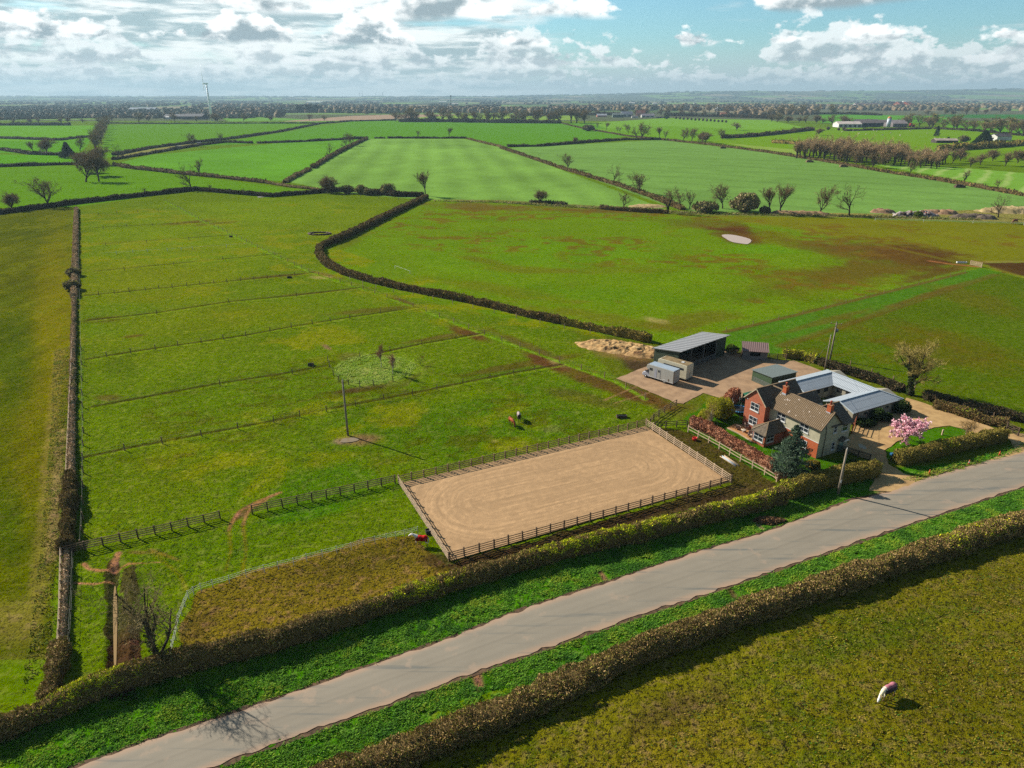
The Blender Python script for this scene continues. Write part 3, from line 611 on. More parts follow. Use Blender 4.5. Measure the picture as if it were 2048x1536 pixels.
corner = np.clip((rr_ - AW / 2 * .2) / 3, 0, 1) * np.clip((np.abs(AYg) - 6) / 3, 0, 1)
shade_ *= 1 - .16 * np.clip((1.2 - np.minimum(AW / 2 - np.abs(AYg), AL / 2 - np.abs(AXg))) / 1.2, 0, 1) * fbm(AXg, AYg, 2)
arc = sum(np.exp(-(np.abs(np.hypot(AXg + AL / 2 - cxx, (AYg - cyy) * sq) - rr0 - .4 * n_) / wd) ** 2) * (AXg < -AL / 2 + lim) for cxx, cyy, sq, rr0, wd, lim in ((8.5, 0, 1, 6.6, .16, 9), (9.5, -.4, 1.05, 5.9, .14, 11), (10, .3, 1, 8.7, .12, 8), (7.8, -2.5, 1.2, 5.0, .12, 9), (13, 0, .9, 9.0, .1, 9))); shade_ += .15 * arc
colA = np.array(S(186, 150, 108)) * shade_[..., None]
zz = .14 + .018 * st_ * n_ + .02 * (n_ - .5)
Va = np.stack([AXg, AYg, zz], -1).reshape(-1, 3); i_ = np.arange(nx_ - 1)[:, None] * ny_ + np.arange(ny_ - 1)[None, :]
Fa = np.stack([i_, i_ + ny_, i_ + ny_ + 1, i_ + 1], -1).reshape(-1, 4)
arena = fastmesh('arena_surface', Va, Fa, mat_attr('harrowed_sand', .95, .12, 3, .5, 9), col=colA.reshape(-1, 3), smooth=True)
arena.location = (acx.x, acx.y, 0); arena.rotation_euler = (0, 0, aang)
tag(arena, 'harrowed pale sand surface of the riding arena', 'arena surface', kind='structure')

mgrav = mat('yard_gravel', S(176, 142, 106), .95, .10, .5, .4, 10, color2=S(156, 124, 92))
sheet('yard', [(1232, 757), (1280, 738), (1310, 728), (1330, 712), (1450, 700), (1500, 716), (1590, 722), (1650, 745), (1620, 780), (1560, 800), (1450, 800), (1405, 786), (1368, 808), (1352, 806), (1300, 784)], .075, mgrav, 'bare pinkish gravel farmyard', 'yard', jitter=.25)
mdrive = mat('drive_gravel', S(196, 160, 104), .95, .08, .6, .35, 12, color2=S(176, 140, 90))
sheet('driveway', [(1812, 796), (1850, 808), (1990, 858), (1960, 872), (1938, 862), (1900, 852), (1868, 856), (1830, 868), (1796, 884), (1768, 902), (1780, 930), (1810, 950), (1870, 962), (1800, 985), (1740, 982), (1756, 950), (1748, 925), (1700, 905), (1690, 898), (1700, 870), (1715, 845), (1730, 838), (1800, 826)], .08, mdrive, 'sandy gravel drive curving round the stables to the road', 'driveway', jitter=.22)
sheet('driveway', [(2010, 868), (2048, 868), (2140, 862), (2140, 890), (2060, 905), (2000, 930), (1960, 938), (1990, 915), (2030, 900)], .085, mdrive, 'gravel entrance by the field gate', 'driveway', jitter=.22)
sheet('patio', [(1454, 856), (1470, 848), (1500, 852), (1508, 878), (1503, 883)], .085, mat('patio_paving', S(196, 140, 84), .9, .08, 3, .2), 'orange brick patio beside the house', 'patio')
sheet('stable_courtyard', [(1640, 790), (1672, 776), (1735, 800), (1700, 822)], .07, mat('concrete_yard', S(120, 112, 100), .9, .12, 1.0), 'concrete courtyard inside the stable block', 'courtyard')
# standing water
def water(nm, c, rx, ry, rot, z, colr, label, rough=.3):
    colr = S(*[int(x * 255) for x in colr]) if max(colr) > 1 else colr
    m, gg, b = newmat(nm + '_water', rough, .25); b.inputs['Base Color'].default_value = (*colr, 1)
    pts = [(c[0] + (rx * math.cos(a) * math.cos(rad(rot)) - ry * math.sin(a) * math.sin(rad(rot))) * (1 + .13 * math.sin(3 * a + c[0])), c[1] + (rx * math.cos(a) * math.sin(rad(rot)) + ry * math.sin(a) * math.cos(rad(rot))) * (1 + .1 * math.cos(2 * a))) for a in np.linspace(0, 2 * math.pi, 28)[:-1]]
    return sheet(nm, pts, z, m, label, nm, jitter=.0)
water('pond', (1474, 479), 29, 8, 12, .12, S(196, 176, 162), 'pale muddy pond in the eastern pasture', .6)
water('puddle', (1724, 894), 9, 4, 25, .095, S(170, 150, 110), 'pale puddle on the drive by the house')
water('puddle', (530, 393), 16, 1.6, -5, .10, S(190, 190, 180), 'long puddle along the hedge beyond the paddocks')
water('puddle', (575, 386.5), 9, 1.2, 0, .10, S(200, 200, 190), 'small puddle beyond the hedge corner')
water('puddle', (229, 1250), 4, 92, 0, -.30, S(160, 128, 74), 'brown water standing in the drainage ditch', .25)
water('puddle', (698, 881), 18, 5, -6, .09, S(150, 130, 100), 'muddy puddle at the foot of the telegraph pole', .3)
# ------------------------------------------------------------ vegetation builders
M_TWIG = mat_attr("hedge_twigs", .95, .25, 1.2, 0, transl=.08)
M_LEAF = mat_attr("foliage", .8, .2, .8, 0, transl=.4)
M_BARK = mat('bark', S(92, 78, 60), .95, .25, 2.0, .4, 8)
M_BARKD = mat('dark_bark', S(70, 58, 44), .95, .25, 2.0, .4, 8)
M_TWIGB = mat('bare_twigs', S(100, 78, 54), .95, .2, 1.0)
M_IVY = mat_attr('ivy_leaves', .6, .25, 1.5, 0, transl=.2)
M_BIRCH = mat('birch_bark', S(214, 206, 190), .8, .12, 2.5, .1, color2=S(120, 110, 98), stretch=(1, 1, 3))
VB = 1.75   # leaves and twigs: single thin faces, so their own colour is the full leaf colour
def cards(Pn, size, asp, seed, up=0.0, N=None):
    """quads of random orientation centred on Pn; size array; asp = length/width"""
    r = np.random.default_rng(seed); n = len(Pn)
    d = r.normal(size=(n, 3)); d[:, 2] += up
    if N is not None: d += N * up
    d /= np.linalg.norm(d, axis=1)[:, None]; e = np.cross(d, r.normal(size=(n, 3))); e /= np.linalg.norm(e, axis=1)[:, None] + 1e-9
    s = (size * np.ones(n))[:, None]; a = d * s * .5; b = e * s * .5 / asp
    V = np.stack([Pn - a - b * .6, Pn - a + b * .6, Pn + a + b, Pn + a - b], 1).reshape(-1, 3)
    return V, np.arange(4 * n).reshape(-1, 4)
def pcols(n, pal, w, r, rep=4, var=.25):
    pal = np.array(pal) * VB; c = pal[r.choice(len(pal), n, p=np.array(w) / sum(w))] * (1 + var * r.uniform(-1, 1, (n, 1)))
    return np.repeat(c, rep, 0)
BR = [S(104, 84, 50), S(128, 104, 62), S(84, 68, 38), S(112, 104, 40), S(76, 84, 26)]
HP = {  # hedge palettes: twig colours, weights, leafy patch colours
 'brown': (BR, [4, 3, 4, 2, 1.2], [S(150, 154, 20), S(120, 138, 22), S(96, 118, 24)]),
 'tan': ([S(130, 104, 62), S(156, 130, 84), S(100, 82, 46), S(118, 108, 44), S(88, 92, 28)], [3, 3, 3, 3, 2.5], [S(196, 192, 14), S(168, 172, 20), S(130, 148, 26)]),
 'pale': ([S(176, 148, 118), S(150, 120, 92), S(196, 172, 140), S(120, 100, 66), S(96, 104, 40)], [4, 4, 2, 3, 2], [S(120, 130, 40), S(96, 110, 34)]),
 'dark': ([S(70, 58, 40), S(88, 72, 50), S(56, 50, 30), S(66, 72, 30), S(104, 86, 58)], [4, 2, 3, 2, 1], [S(84, 96, 30), S(70, 84, 30)]),
 'beech': ([S(158, 104, 76), S(134, 84, 58), S(182, 132, 100), S(106, 68, 48)], [4, 3, 2, 2], [S(160, 110, 74)]),
 'olive': ([S(120, 110, 40), S(98, 92, 34), S(136, 116, 56), S(82, 76, 32)], [3, 3, 2, 2], [S(180, 180, 20), S(130, 142, 26)])}
def hedge(pts, w, h, style='brown', dens=30, size=.22, leafy=0.0, seed=1, label='', cat='hedge', group=None, rag=.25, name='hedge', leafz=None, hz=False, wob=.0):
    """pts: ground px or world points (centre line)"""
    wp = pts if isinstance(pts[0], Vector) else Pm(pts)
    L = [0]
    for a, b in zip(wp, wp[1:]): L.append(L[-1] + (b - a).length)
    tot = L[-1]; r = np.random.default_rng(seed); n = max(3, int(tot / max(.5, w * .35)))
    cen = []; tan = []
    for k in range(n + 1):
        s = tot * k / n; i = max(j for j in range(len(L) - 1) if L[j] <= s + 1e-9); t = min(1, (s - L[i]) / (L[i + 1] - L[i] + 1e-9)); cen.append(wp[i].lerp(wp[i + 1], t)); tan.append((wp[i + 1] - wp[i]).normalized())
    cen = np.array([tuple(c)[:2] for c in cen]); tan = np.array([tuple(t)[:2] for t in tan])
    for _ in range(2): tan[1:-1] = (tan[:-2] + 2 * tan[1:-1] + tan[2:]); tan /= np.linalg.norm(tan, axis=1)[:, None]
    nor = np.stack([-tan[:, 1], tan[:, 0]], 1); sarc = np.linspace(0, tot, n + 1)
    wv = w * (1 + rag * 1.6 * (fbm(sarc / (w * 1.7) + seed, sarc * 0 + seed, 3) - .5)); hv = h * (1 + rag * 1.8 * (fbm(sarc / (w * 2.3) + seed * 3, sarc * 0 + 7, 3) - .5))
    if wob: cen = cen + nor * (wob * (fbm(sarc / 6 + seed, sarc * 0, 3) - .5))[:, None]
    prof = np.array([(-.48, 0), (-.53, .40), (-.47, .76), (-.30, .95), (0, 1.03), (.30, .95), (.47, .76), (.53, .40), (.48, 0)]); K = len(prof)
    def surf(si, t):  # si in [0,n], t in [0,K-1]
        i = np.clip(np.floor(si).astype(int), 0, n - 1); f = (si - i)[:, None]; j = np.clip(np.floor(t).astype(int), 0, K - 2); q = (t - j)[:, None]
        c = cen[i] * (1 - f) + cen[i + 1] * f; nn = nor[i] * (1 - f) + nor[i + 1] * f; p = prof[j] * (1 - q) + prof[j + 1] * q
        ww = (wv[i] * (1 - f[:, 0]) + wv[i + 1] * f[:, 0]); hh_ = (hv[i] * (1 - f[:, 0]) + hv[i + 1] * f[:, 0])
        return np.column_stack([c + nn * (p[:, 0] * ww)[:, None], p[:, 1] * hh_]), np.column_stack([nn * p[:, :1] * 2, p[:, 1] - .3])
    si, tt_ = np.meshgrid(np.arange(n + 1, dtype=float), np.arange(K, dtype=float), indexing='ij')
    core, _ = surf(si.ravel(), tt_.ravel()); core[:, 2] *= .9; cc = cen[np.repeat(np.arange(n + 1), K)]; core[:, :2] = cc + (core[:, :2] - cc) * .84
    ci = np.arange(n)[:, None] * K + np.arange(K - 1)[None, :]; Fc = np.stack([ci, ci + K, ci + K + 1, ci + 1], -1).reshape(-1, 4)
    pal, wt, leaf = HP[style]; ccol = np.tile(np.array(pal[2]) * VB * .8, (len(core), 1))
    capf = [list(range(K)), list(range(n * K, n * K + K))[::-1]]
    area = tot * (w + 2 * h) ; N_ = int(area * dens)
    s_ = r.uniform(0, n, N_); t_ = r.uniform(0, K - 1, N_); Pn, Nn = surf(s_, t_); ncap = min(N_ // 3, int(w * h * dens * 3.2)); ec = np.where(np.arange(ncap) % 2, 0, n); s_[:ncap] = ec; q_ = r.random(ncap) ** .6; jx = ec.astype(int); Pn[:ncap, :2] = cen[jx] + (Pn[:ncap, :2] - cen[jx]) * 0 + nor[jx] * (r.uniform(-.48, .48, ncap) * wv[jx] * .9)[:, None] + tan[jx] * (np.where(ec > 0, 1, -1) * r.uniform(-.05, .22, ncap) * w)[:, None]; Pn[:ncap, 2] = q_ * hv[jx] * .95; al0 = s_ / n * tot; lump = fbm(al0 / (.55 * w) + seed, t_ * .9 + seed * .7, 3)[:, None] - .5; Pn = Pn + Nn * ((r.uniform(-.10, .16, (N_, 1)) + lump * .75) * min(w, h) * .5) ; Pn[:, 2] = np.maximum(Pn[:, 2], .05)
    Vq, Fq = cards(Pn, size * r.uniform(.5, 1.9, N_) * (1 + lump[:, 0]), 3.2, seed + 5, .8, Nn)
    cq = pcols(N_, pal, wt, r, 1) * (.72 + .6 * fbm(al0 / 1.3 + 4 * seed, t_ * .8, 3))[:, None]
    # leafy stretches: bands along the run, mostly on the top
    al = s_ / n * tot; lf = fbm(al / 9 + seed * 1.3, al * 0 + 2, 3); lk = np.clip((lf - (1 - leafy) * .82) * 7, 0, 1) if leafy else np.zeros(N_)
    lk = lk * .55
    if leafz:
        for a0, a1, stg in leafz: lk = np.maximum(lk, 1.0 * stg * np.clip((al - a0 * tot) / 3.5, 0, 1) * np.clip((a1 * tot - al) / 3.5, 0, 1) * np.clip((fbm(al / .9, t_ * .7 + 9, 3) - .34) * 5, 0, 1))
    topm = np.clip((Pn[:, 2] / h - .35) * 2.2, .12, 1); use = r.random(N_) < lk * topm; lc = VB * np.array(leaf)[r.integers(0, len(leaf), N_)] * r.uniform(.75, 1.2, (N_, 1)); cq[use] = lc[use]
    cq = np.repeat(cq, 4, 0)
    V = np.concatenate([core, Vq]); Fq = Fq + len(core)
    capq = np.array([[0, 1, K - 2, K - 1], [1, 2, K - 3, K - 2], [2, 3, 5, 6]]); cap = np.concatenate([capq, capq + n * K])
    o = fastmesh(name, V, [Fc, Fq, cap], M_TWIG, col=np.concatenate([ccol, cq]))
    return tag(o, label, cat, group)
def grasstufts(poly, dens, hgt_, seed, pal, name, label, wts=None, cat='grass', world=False, size=.3, mask=None, tb=2.1):
    wp = [Vector((a, b, 0)) for a, b in poly] if world else Pm(poly); r = np.random.default_rng(seed)
    xs_ = [p.x for p in wp]; ys_ = [p.y for p in wp]
    A = (max(xs_) - min(xs_)) * (max(ys_) - min(ys_)); N_ = int(A * dens); x = r.uniform(min(xs_), max(xs_), N_); y = r.uniform(min(ys_), max(ys_), N_)
    keep = inpoly(x, y, [(p.x, p.y) for p in wp]) & (fbm(x / .8, y / .8, 3) > .36)
    if mask is not None: keep &= mask(x, y)
    x = x[keep]; y = y[keep]; n = len(x)
    hh_ = hgt_ * (.35 + 1.3 * fbm(x / .9 + 9, y / .9, 3)) * r.uniform(.6, 1.2, n)
    a = r.uniform(0, 2 * math.pi, n); lean = r.uniform(.5, 1.8, n) * hh_; la = r.normal(-.5, .9, n)
    w_ = size * r.uniform(.5, 1.1, n)
    P0 = np.stack([x, y, np.full(n, -.02)], 1); dx = np.stack([np.cos(a), np.sin(a), a * 0], 1) * w_[:, None] * .5; tip = P0 + np.stack([np.cos(la) * lean, np.sin(la) * lean, hh_], 1)
    V = np.stack([P0 - dx, P0 + dx, tip + dx * .45, tip - dx * .45], 1).reshape(-1, 3)
    k = fbm(x / 2.1 + 3, y / 2.1, 3); pal = np.array(pal) * tb; ci = np.clip((k - .2) / .6 * len(pal) + r.normal(0, .8, n), 0, len(pal) - 1).astype(int)
    col_ = np.repeat(pal[ci] * r.uniform(.75, 1.2, (n, 1)), 4, 0)
    return tag(fastmesh(name, V, np.arange(4 * n).reshape(-1, 4), M_LEAF, col=col_), label, cat, kind='stuff')

# ---- trees -------------------------------------------------------------
def skeleton(seed, H, spread=.5, lv=4, trunk=.32, kids=(6, 4, 4, 4), up=.25, gnarl=.25, r0=None, lean=(0, 0), fork=False, rmin=.02):
    """list of (level, pts, radii) for a bare broadleaf tree"""
    R = random.Random(seed); out = []; r0 = r0 or H * .028
    def rv(): return Vector((R.gauss(0, 1), R.gauss(0, 1), R.gauss(0, 1)))
    def br(p, d, L, rad0, l):
        n = 5 if l < 2 else (3 if l < lv else 2); pts = [p]; rr = [rad0]
        for i in range(n):
            d = (d + rv() * gnarl * (.5 if l == 0 else 1) * .45 + Vector((0, 0, up * (.62 if l else .1)))).normalized()
            p = p + d * L / n; pts.append(p); rr.append(max(rmin * .6, rad0 * (1 - .62 * (i + 1) / n)) if l else rad0 * (1 - .45 * (i + 1) / n))
        out.append((l, pts, rr))
        if l >= lv: return
        k = kids[l]
        for j in range(k):
            f = (.34 + .66 * (j + 1) / k) if l == 0 else (.25 + .75 * (j + R.random()) / k)
            q = f * n; i = min(int(q), n - 1); pp = pts[i].lerp(pts[i + 1], q - i); ra = rr[i] * (.72 if l == 0 else .6)
            side = rv(); side = (side - d * side.dot(d)).normalized(); ax = (pts[i + 1] - pts[i]).normalized(); side = (side - ax * side.dot(ax)).normalized()
            sp = spread * ((1.75 - .95 * f) if l == 0 else 1.45); nd = (ax * (1 - sp * .45) + side * sp).normalized()
            br(pp, nd, L * ((H * (1 - trunk) / (H * trunk)) * R.uniform(.55, .8) if l == 0 else R.uniform(.42, .68)), max(ra, rmin), l + 1)
        if l == 0:
            for j in range(2 if fork else 1): br(pts[-1], (d + rv() * .3).normalized(), L * (1 - trunk) / trunk * R.uniform(.62, .85), rr[-1] * .9, 1)
    br(Vector((0, 0, -.1)), Vector((lean[0], lean[1], 1)).normalized(), H * trunk, r0, 0)
    zmax = max(p.z for _, ps, _ in out for p in ps); s = H / zmax
    return [(l, [p * s for p in ps], [x for x in rr]) for l, ps, rr in out]
def tubes_np(branches, sides):
    V = []; F = []; off = 0
    for _, pts, rr in branches:
        m_ = len(pts); ref = None
        for i, p in enumerate(pts):
            d = (pts[min(i + 1, m_ - 1)] - pts[max(i - 1, 0)]).normalized()
            if ref is None: ref = d.orthogonal().normalized()
            q = ref - d * ref.dot(d); q = q.normalized() if q.length > 1e-4 else d.orthogonal().normalized(); ref = q; w = d.cross(q)
            for k in range(sides):
                a = 2 * math.pi * k / sides; V.append(tuple(p + (q * math.cos(a) + w * math.sin(a)) * rr[i]))
        for i in range(m_ - 1):
            for k in range(sides): F.append((off + i * sides + k, off + i * sides + (k + 1) % sides, off + (i + 1) * sides + (k + 1) % sides, off + (i + 1) * sides + k))
        off += m_ * sides
    return np.array(V), np.array(F)
def twiglets(sk, lv, n_per, L, w, seed, pal, wts, droop=0.0):
    """fine end shoots, as thin slivers"""
    r = np.random.default_rng(seed); Ps = []; Ds = []
    for l, pts, rr in sk:
        if l < lv: continue
        for _ in range(n_per):
            i = r.integers(0, len(pts) - 1); f = r.random(); p = pts[i].lerp(pts[i + 1], f); Ps.append(tuple(p)); Ds.append(tuple((pts[i + 1] - pts[i]).normalized()))
    Ps = np.array(Ps); Ds = np.array(Ds); n = len(Ps); d = Ds + r.normal(size=(n, 3)) * .75; d[:, 2] += .15 - droop; d /= np.linalg.norm(d, axis=1)[:, None]
    e = np.cross(d, r.normal(size=(n, 3))); e /= np.linalg.norm(e, axis=1)[:, None]; ln = (L * r.uniform(.5, 1.4, n))[:, None]
    V = np.stack([Ps - e * w / 2, Ps + e * w / 2, Ps + d * ln + e * w * .2, Ps + d * ln - e * w * .2], 1).reshape(-1, 3)
    return V, np.arange(4 * n).reshape(-1, 4), pcols(n, pal, wts, r)
TP = [S(116, 96, 68), S(136, 114, 82), S(94, 78, 54), S(124, 112, 62)]
def bare_tree(seed, H, name='bare_tree', parts=2, tw=.05, tl=.5, nper=5, ivy=0.0, bark=None, pal=None, wts=(3, 3, 3, 2), rz=0, loc=(0, 0, 0), label=None, cat='tree', group=None, leaf=None, droop=0, tlev=3, sides=5, **kw):
    root = empty(name, loc, rz, label, cat, group)
    kw.setdefault('rmin', tw * .5); sk = skeleton(seed, H, **kw); lo = [b for b in sk if b[0] <= 1]; hi = [b for b in sk if b[0] > 1]
    V, F = tubes_np(lo, 7 if H > 6 else 6); fastmesh('trunk', V, F, bark or M_BARKD, root, smooth=True)
    V, F = tubes_np(hi, 3); pal = pal or TP; ccol = np.tile(np.array(pal[0]) * .9, (len(V), 1))
    wts = tuple(wts)[:len(pal)]
    V2, F2, c2 = twiglets(sk, tlev, nper, tl, tw, seed + 1, pal, wts, droop)
    fastmesh('crown', np.concatenate([V, V2]), [F, F2 + len(V)], M_TWIG, root, col=np.concatenate([ccol, c2]))
    if ivy:
        r = np.random.default_rng(seed + 9); Pn = []; Nn = []
        for l, pts, rr in sk:
            if l > 1: continue
            for i in range(len(pts) - 1):
                seg = (pts[i + 1] - pts[i]).length; k = int(seg * ivy * (60 if l == 0 else 22)); zf = pts[i].z / H
                if l == 1 and (zf > .75 or i > 2): continue
                for _ in range(k):
                    a = r.uniform(0, 6.28); rad_ = rr[i] + r.uniform(.02, .22) * (1 if l == 0 else .7) * (H / 9); p = pts[i].lerp(pts[i + 1], r.random()); Pn.append((p.x + math.cos(a) * rad_, p.y + math.sin(a) * rad_, p.z + r.uniform(-.1, .1))); Nn.append((math.cos(a), math.sin(a), .2))
        Pn = np.array(Pn); V, F = cards(Pn, .26 * max(1, H / 12) * r.uniform(.7, 1.4, len(Pn)), 1.2, seed, .6, np.array(Nn)); fastmesh('ivy', V, F, M_IVY, root, col=pcols(len(Pn), [S(52, 66, 22), S(72, 84, 26), S(38, 50, 18)], (3, 2, 3), r))
    return root
def leafy_bush(loc, rx, ry, h, pal, wts, n, size, name, label, cat='bush', group=None, seed=1, asp=1.4, lump=.35, up=.5, core=True, mat_=None, base=0.0, single=False, rz=0, stem=None):
    """rounded shrub: lumpy shell of leaf cards round a darker twiggy inside; > foliage, stem"""
    r = np.random.default_rng(seed); root = None if single else empty(name, loc, rz, label, cat, group)
    th = np.arccos(r.uniform(-.25, 1, n)); ph = r.uniform(0, 2 * math.pi, n); nx = np.sin(th) * np.cos(ph); ny = np.sin(th) * np.sin(ph); nz = np.cos(th)
    k = 1 + lump * 2 * (fbm(nx * 1.6 + seed + 3, ny * 1.6 + nz * 1.3 + seed, 3) - .5); dd_ = r.uniform(.55, 1, n) ** .5
    Pn = np.stack([nx * rx * k * dd_, ny * ry * k * dd_, base + np.maximum(.04, (nz * .62 + .38) * (h - base) * (k * .5 + .5) * dd_)], 1)
    V, F = cards(Pn, size * r.uniform(.6, 1.5, n), asp, seed + 3, up, np.stack([nx, ny, nz], 1)); c = pcols(n, pal, wts, r)
    if core:
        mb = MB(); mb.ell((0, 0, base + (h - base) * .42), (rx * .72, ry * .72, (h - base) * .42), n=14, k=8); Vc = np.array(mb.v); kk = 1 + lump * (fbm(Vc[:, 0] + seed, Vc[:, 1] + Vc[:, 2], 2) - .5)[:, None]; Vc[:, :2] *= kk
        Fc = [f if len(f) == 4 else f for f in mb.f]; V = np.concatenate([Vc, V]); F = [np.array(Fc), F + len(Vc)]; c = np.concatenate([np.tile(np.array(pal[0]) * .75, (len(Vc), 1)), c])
    if single:
        o = fastmesh(name, V, F, mat_ or M_LEAF, col=c); o.location = loc; o.rotation_euler[2] = rz; return tag(o, label, cat, group)
    fastmesh('foliage', V, F, mat_ or M_LEAF, root, col=c)
    s = MB(); st = stem or (.05, max(base, h * .4)); s.tube([(0, 0, -.05), (.02, 0, st[1] * .5), (0, .02, st[1])], [st[0] * 1.3, st[0], st[0] * .7], 7); s.build('stem', M_BARK, root)
    return root
# ------------------------------------------------------------ hedges
def topline(pts, z): return [Vector((p.x, p.y, 0)) for p in Pm(pts, z)]
# roadside hedge, north side (px of the middle of its clipped top)
hedge(topline([(-120, 1490), (0, 1432), (200, 1350), (330, 1312), (540, 1264), (720, 1206), (900, 1146), (1080, 1095), (1300, 1045), (1480, 1000), (1570, 978)], 2.1), 1.7, 2.1, 'tan', 120, .17, .12, 11,
      'long clipped brown roadside hedge in front of the riding arena, with yellow-green patches on top', leafz=[(.06, .17, .9), (.385, .52, 1.0), (.59, .83, 1.0), (.84, 1.0, .9)], rag=.30)
hedge(topline([(1575, 968), (1640, 948), (1700, 934), (1755, 925)], 2.1), 2.2, 2.1, 'olive', 110, .18, .5, 12, 'thick rounded olive-green hedge between the house garden and the road', rag=.3)
hedge(topline([(1800, 905), (1850, 894), (1930, 874), (2010, 858)], 1.9), 2.0, 2.0, 'olive', 110, .17, .25, 13, 'square-cut olive hedge between the cherry tree lawn and the road', rag=.12)
hedge(topline([(380, 1720), (600, 1560), (760, 1500), (900, 1448), (1040, 1392), (1240, 1302), (1480, 1212), (1700, 1142), (1880, 1084), (2048, 1032), (2400, 925)], 1.8), 2.5, 1.8, 'tan', 120, .18, .10, 14,
      'broad ragged brown hedge along the near side of the road', rag=.32)
# left boundary hedge running away from the camera
hedge([(100, 1410), (116, 1350), (124, 1300)], 1.7, 1.9, 'tan', 130, .17, .1, 15, 'tall brown hedge stub where the boundary meets the roadside hedge', rag=.45)
hedge([(126, 1298), (131, 1200), (136, 1100)], .55, .9, 'pale', 120, .15, .2, 16, 'thin low hedge behind the pale rail at the lower left', rag=.6)
hedge([(135, 1105), (140, 1040), (143, 965)], 1.5, 1.9, 'brown', 120, .17, .3, 17, 'bushy dark clump in the boundary hedge beside the wooden fence end', rag=.6)
hedge([(143, 960), (145, 800), (147, 700), (149, 600)], .8, 1.0, 'pale', 110, .17, .15, 18, 'narrow brown boundary hedge between the left field and the paddocks, nearer stretch', rag=.6)
hedge([(149, 596), (151, 520), (152, 470), (153, 418)], 1.4, 1.3, 'pale', 36, .28, .12, 19, 'narrow brown boundary hedge between the left field and the paddocks, far stretch', rag=.45)
# hedge that closes off the paddocks
hedge([(-400, 478), (0, 428), (150, 408), (300, 391), (390, 381)], 2.5, 2.2, 'dark', 9, .5, 0, 20, 'dark clipped hedge closing the left field and paddocks, left stretch', rag=.2)
hedge([(392, 381), (470, 388), (540, 394), (575, 391), (650, 385)], 2.5, 2.1, 'dark', 9, .5, 0, 21, 'dark clipped hedge closing the paddocks, stretch right of the twin bend tree', rag=.2)
hedge([(652, 384), (680, 383)], 4, 3, 'dark', 8, .6, 0, 22, 'short dark hedge stub under the bushy pollard trees', rag=.3)
hedge([(740, 386), (790, 393), (845, 393)], 3.2, 2.6, 'dark', 8, .55, 0, 23, 'low dark hedge between the thorn thicket and the curved hedge', rag=.3)
hedge([(853, 397), (820, 412), (770, 436), (715, 464), (665, 487)], 2.9, 2.2, 'brown', 14, .42, .05, 24, 'straight clipped brown hedge dividing the paddocks from the big pasture', rag=.12)
hedge([(662, 488), (640, 497), (638, 512), (655, 532), (690, 549)], 2.1, 2.0, 'brown', 20, .36, .12, 25, 'tight bend of the brown hedge around the corner of the big pasture', rag=.2)
hedge([(692, 550), (740, 564), (800, 578), (860, 590), (930, 603)], 1.7, 1.8, 'brown', 28, .32, .1, 26, 'brown hedge along the south edge of the big pasture, stretch after the bend', rag=.25)
hedge([(934, 604), (1000, 619), (1060, 634), (1120, 647)], 1.5, 1.7, 'brown', 32, .28, .15, 27, 'brown hedge along the south edge of the big pasture, middle stretch', rag=.3)
hedge([(1124, 648), (1170, 657), (1230, 670), (1300, 684)], 1.6, 1.7, 'olive', 36, .28, .2, 28, 'low straggling hedge behind the straw muck heap', rag=.5)
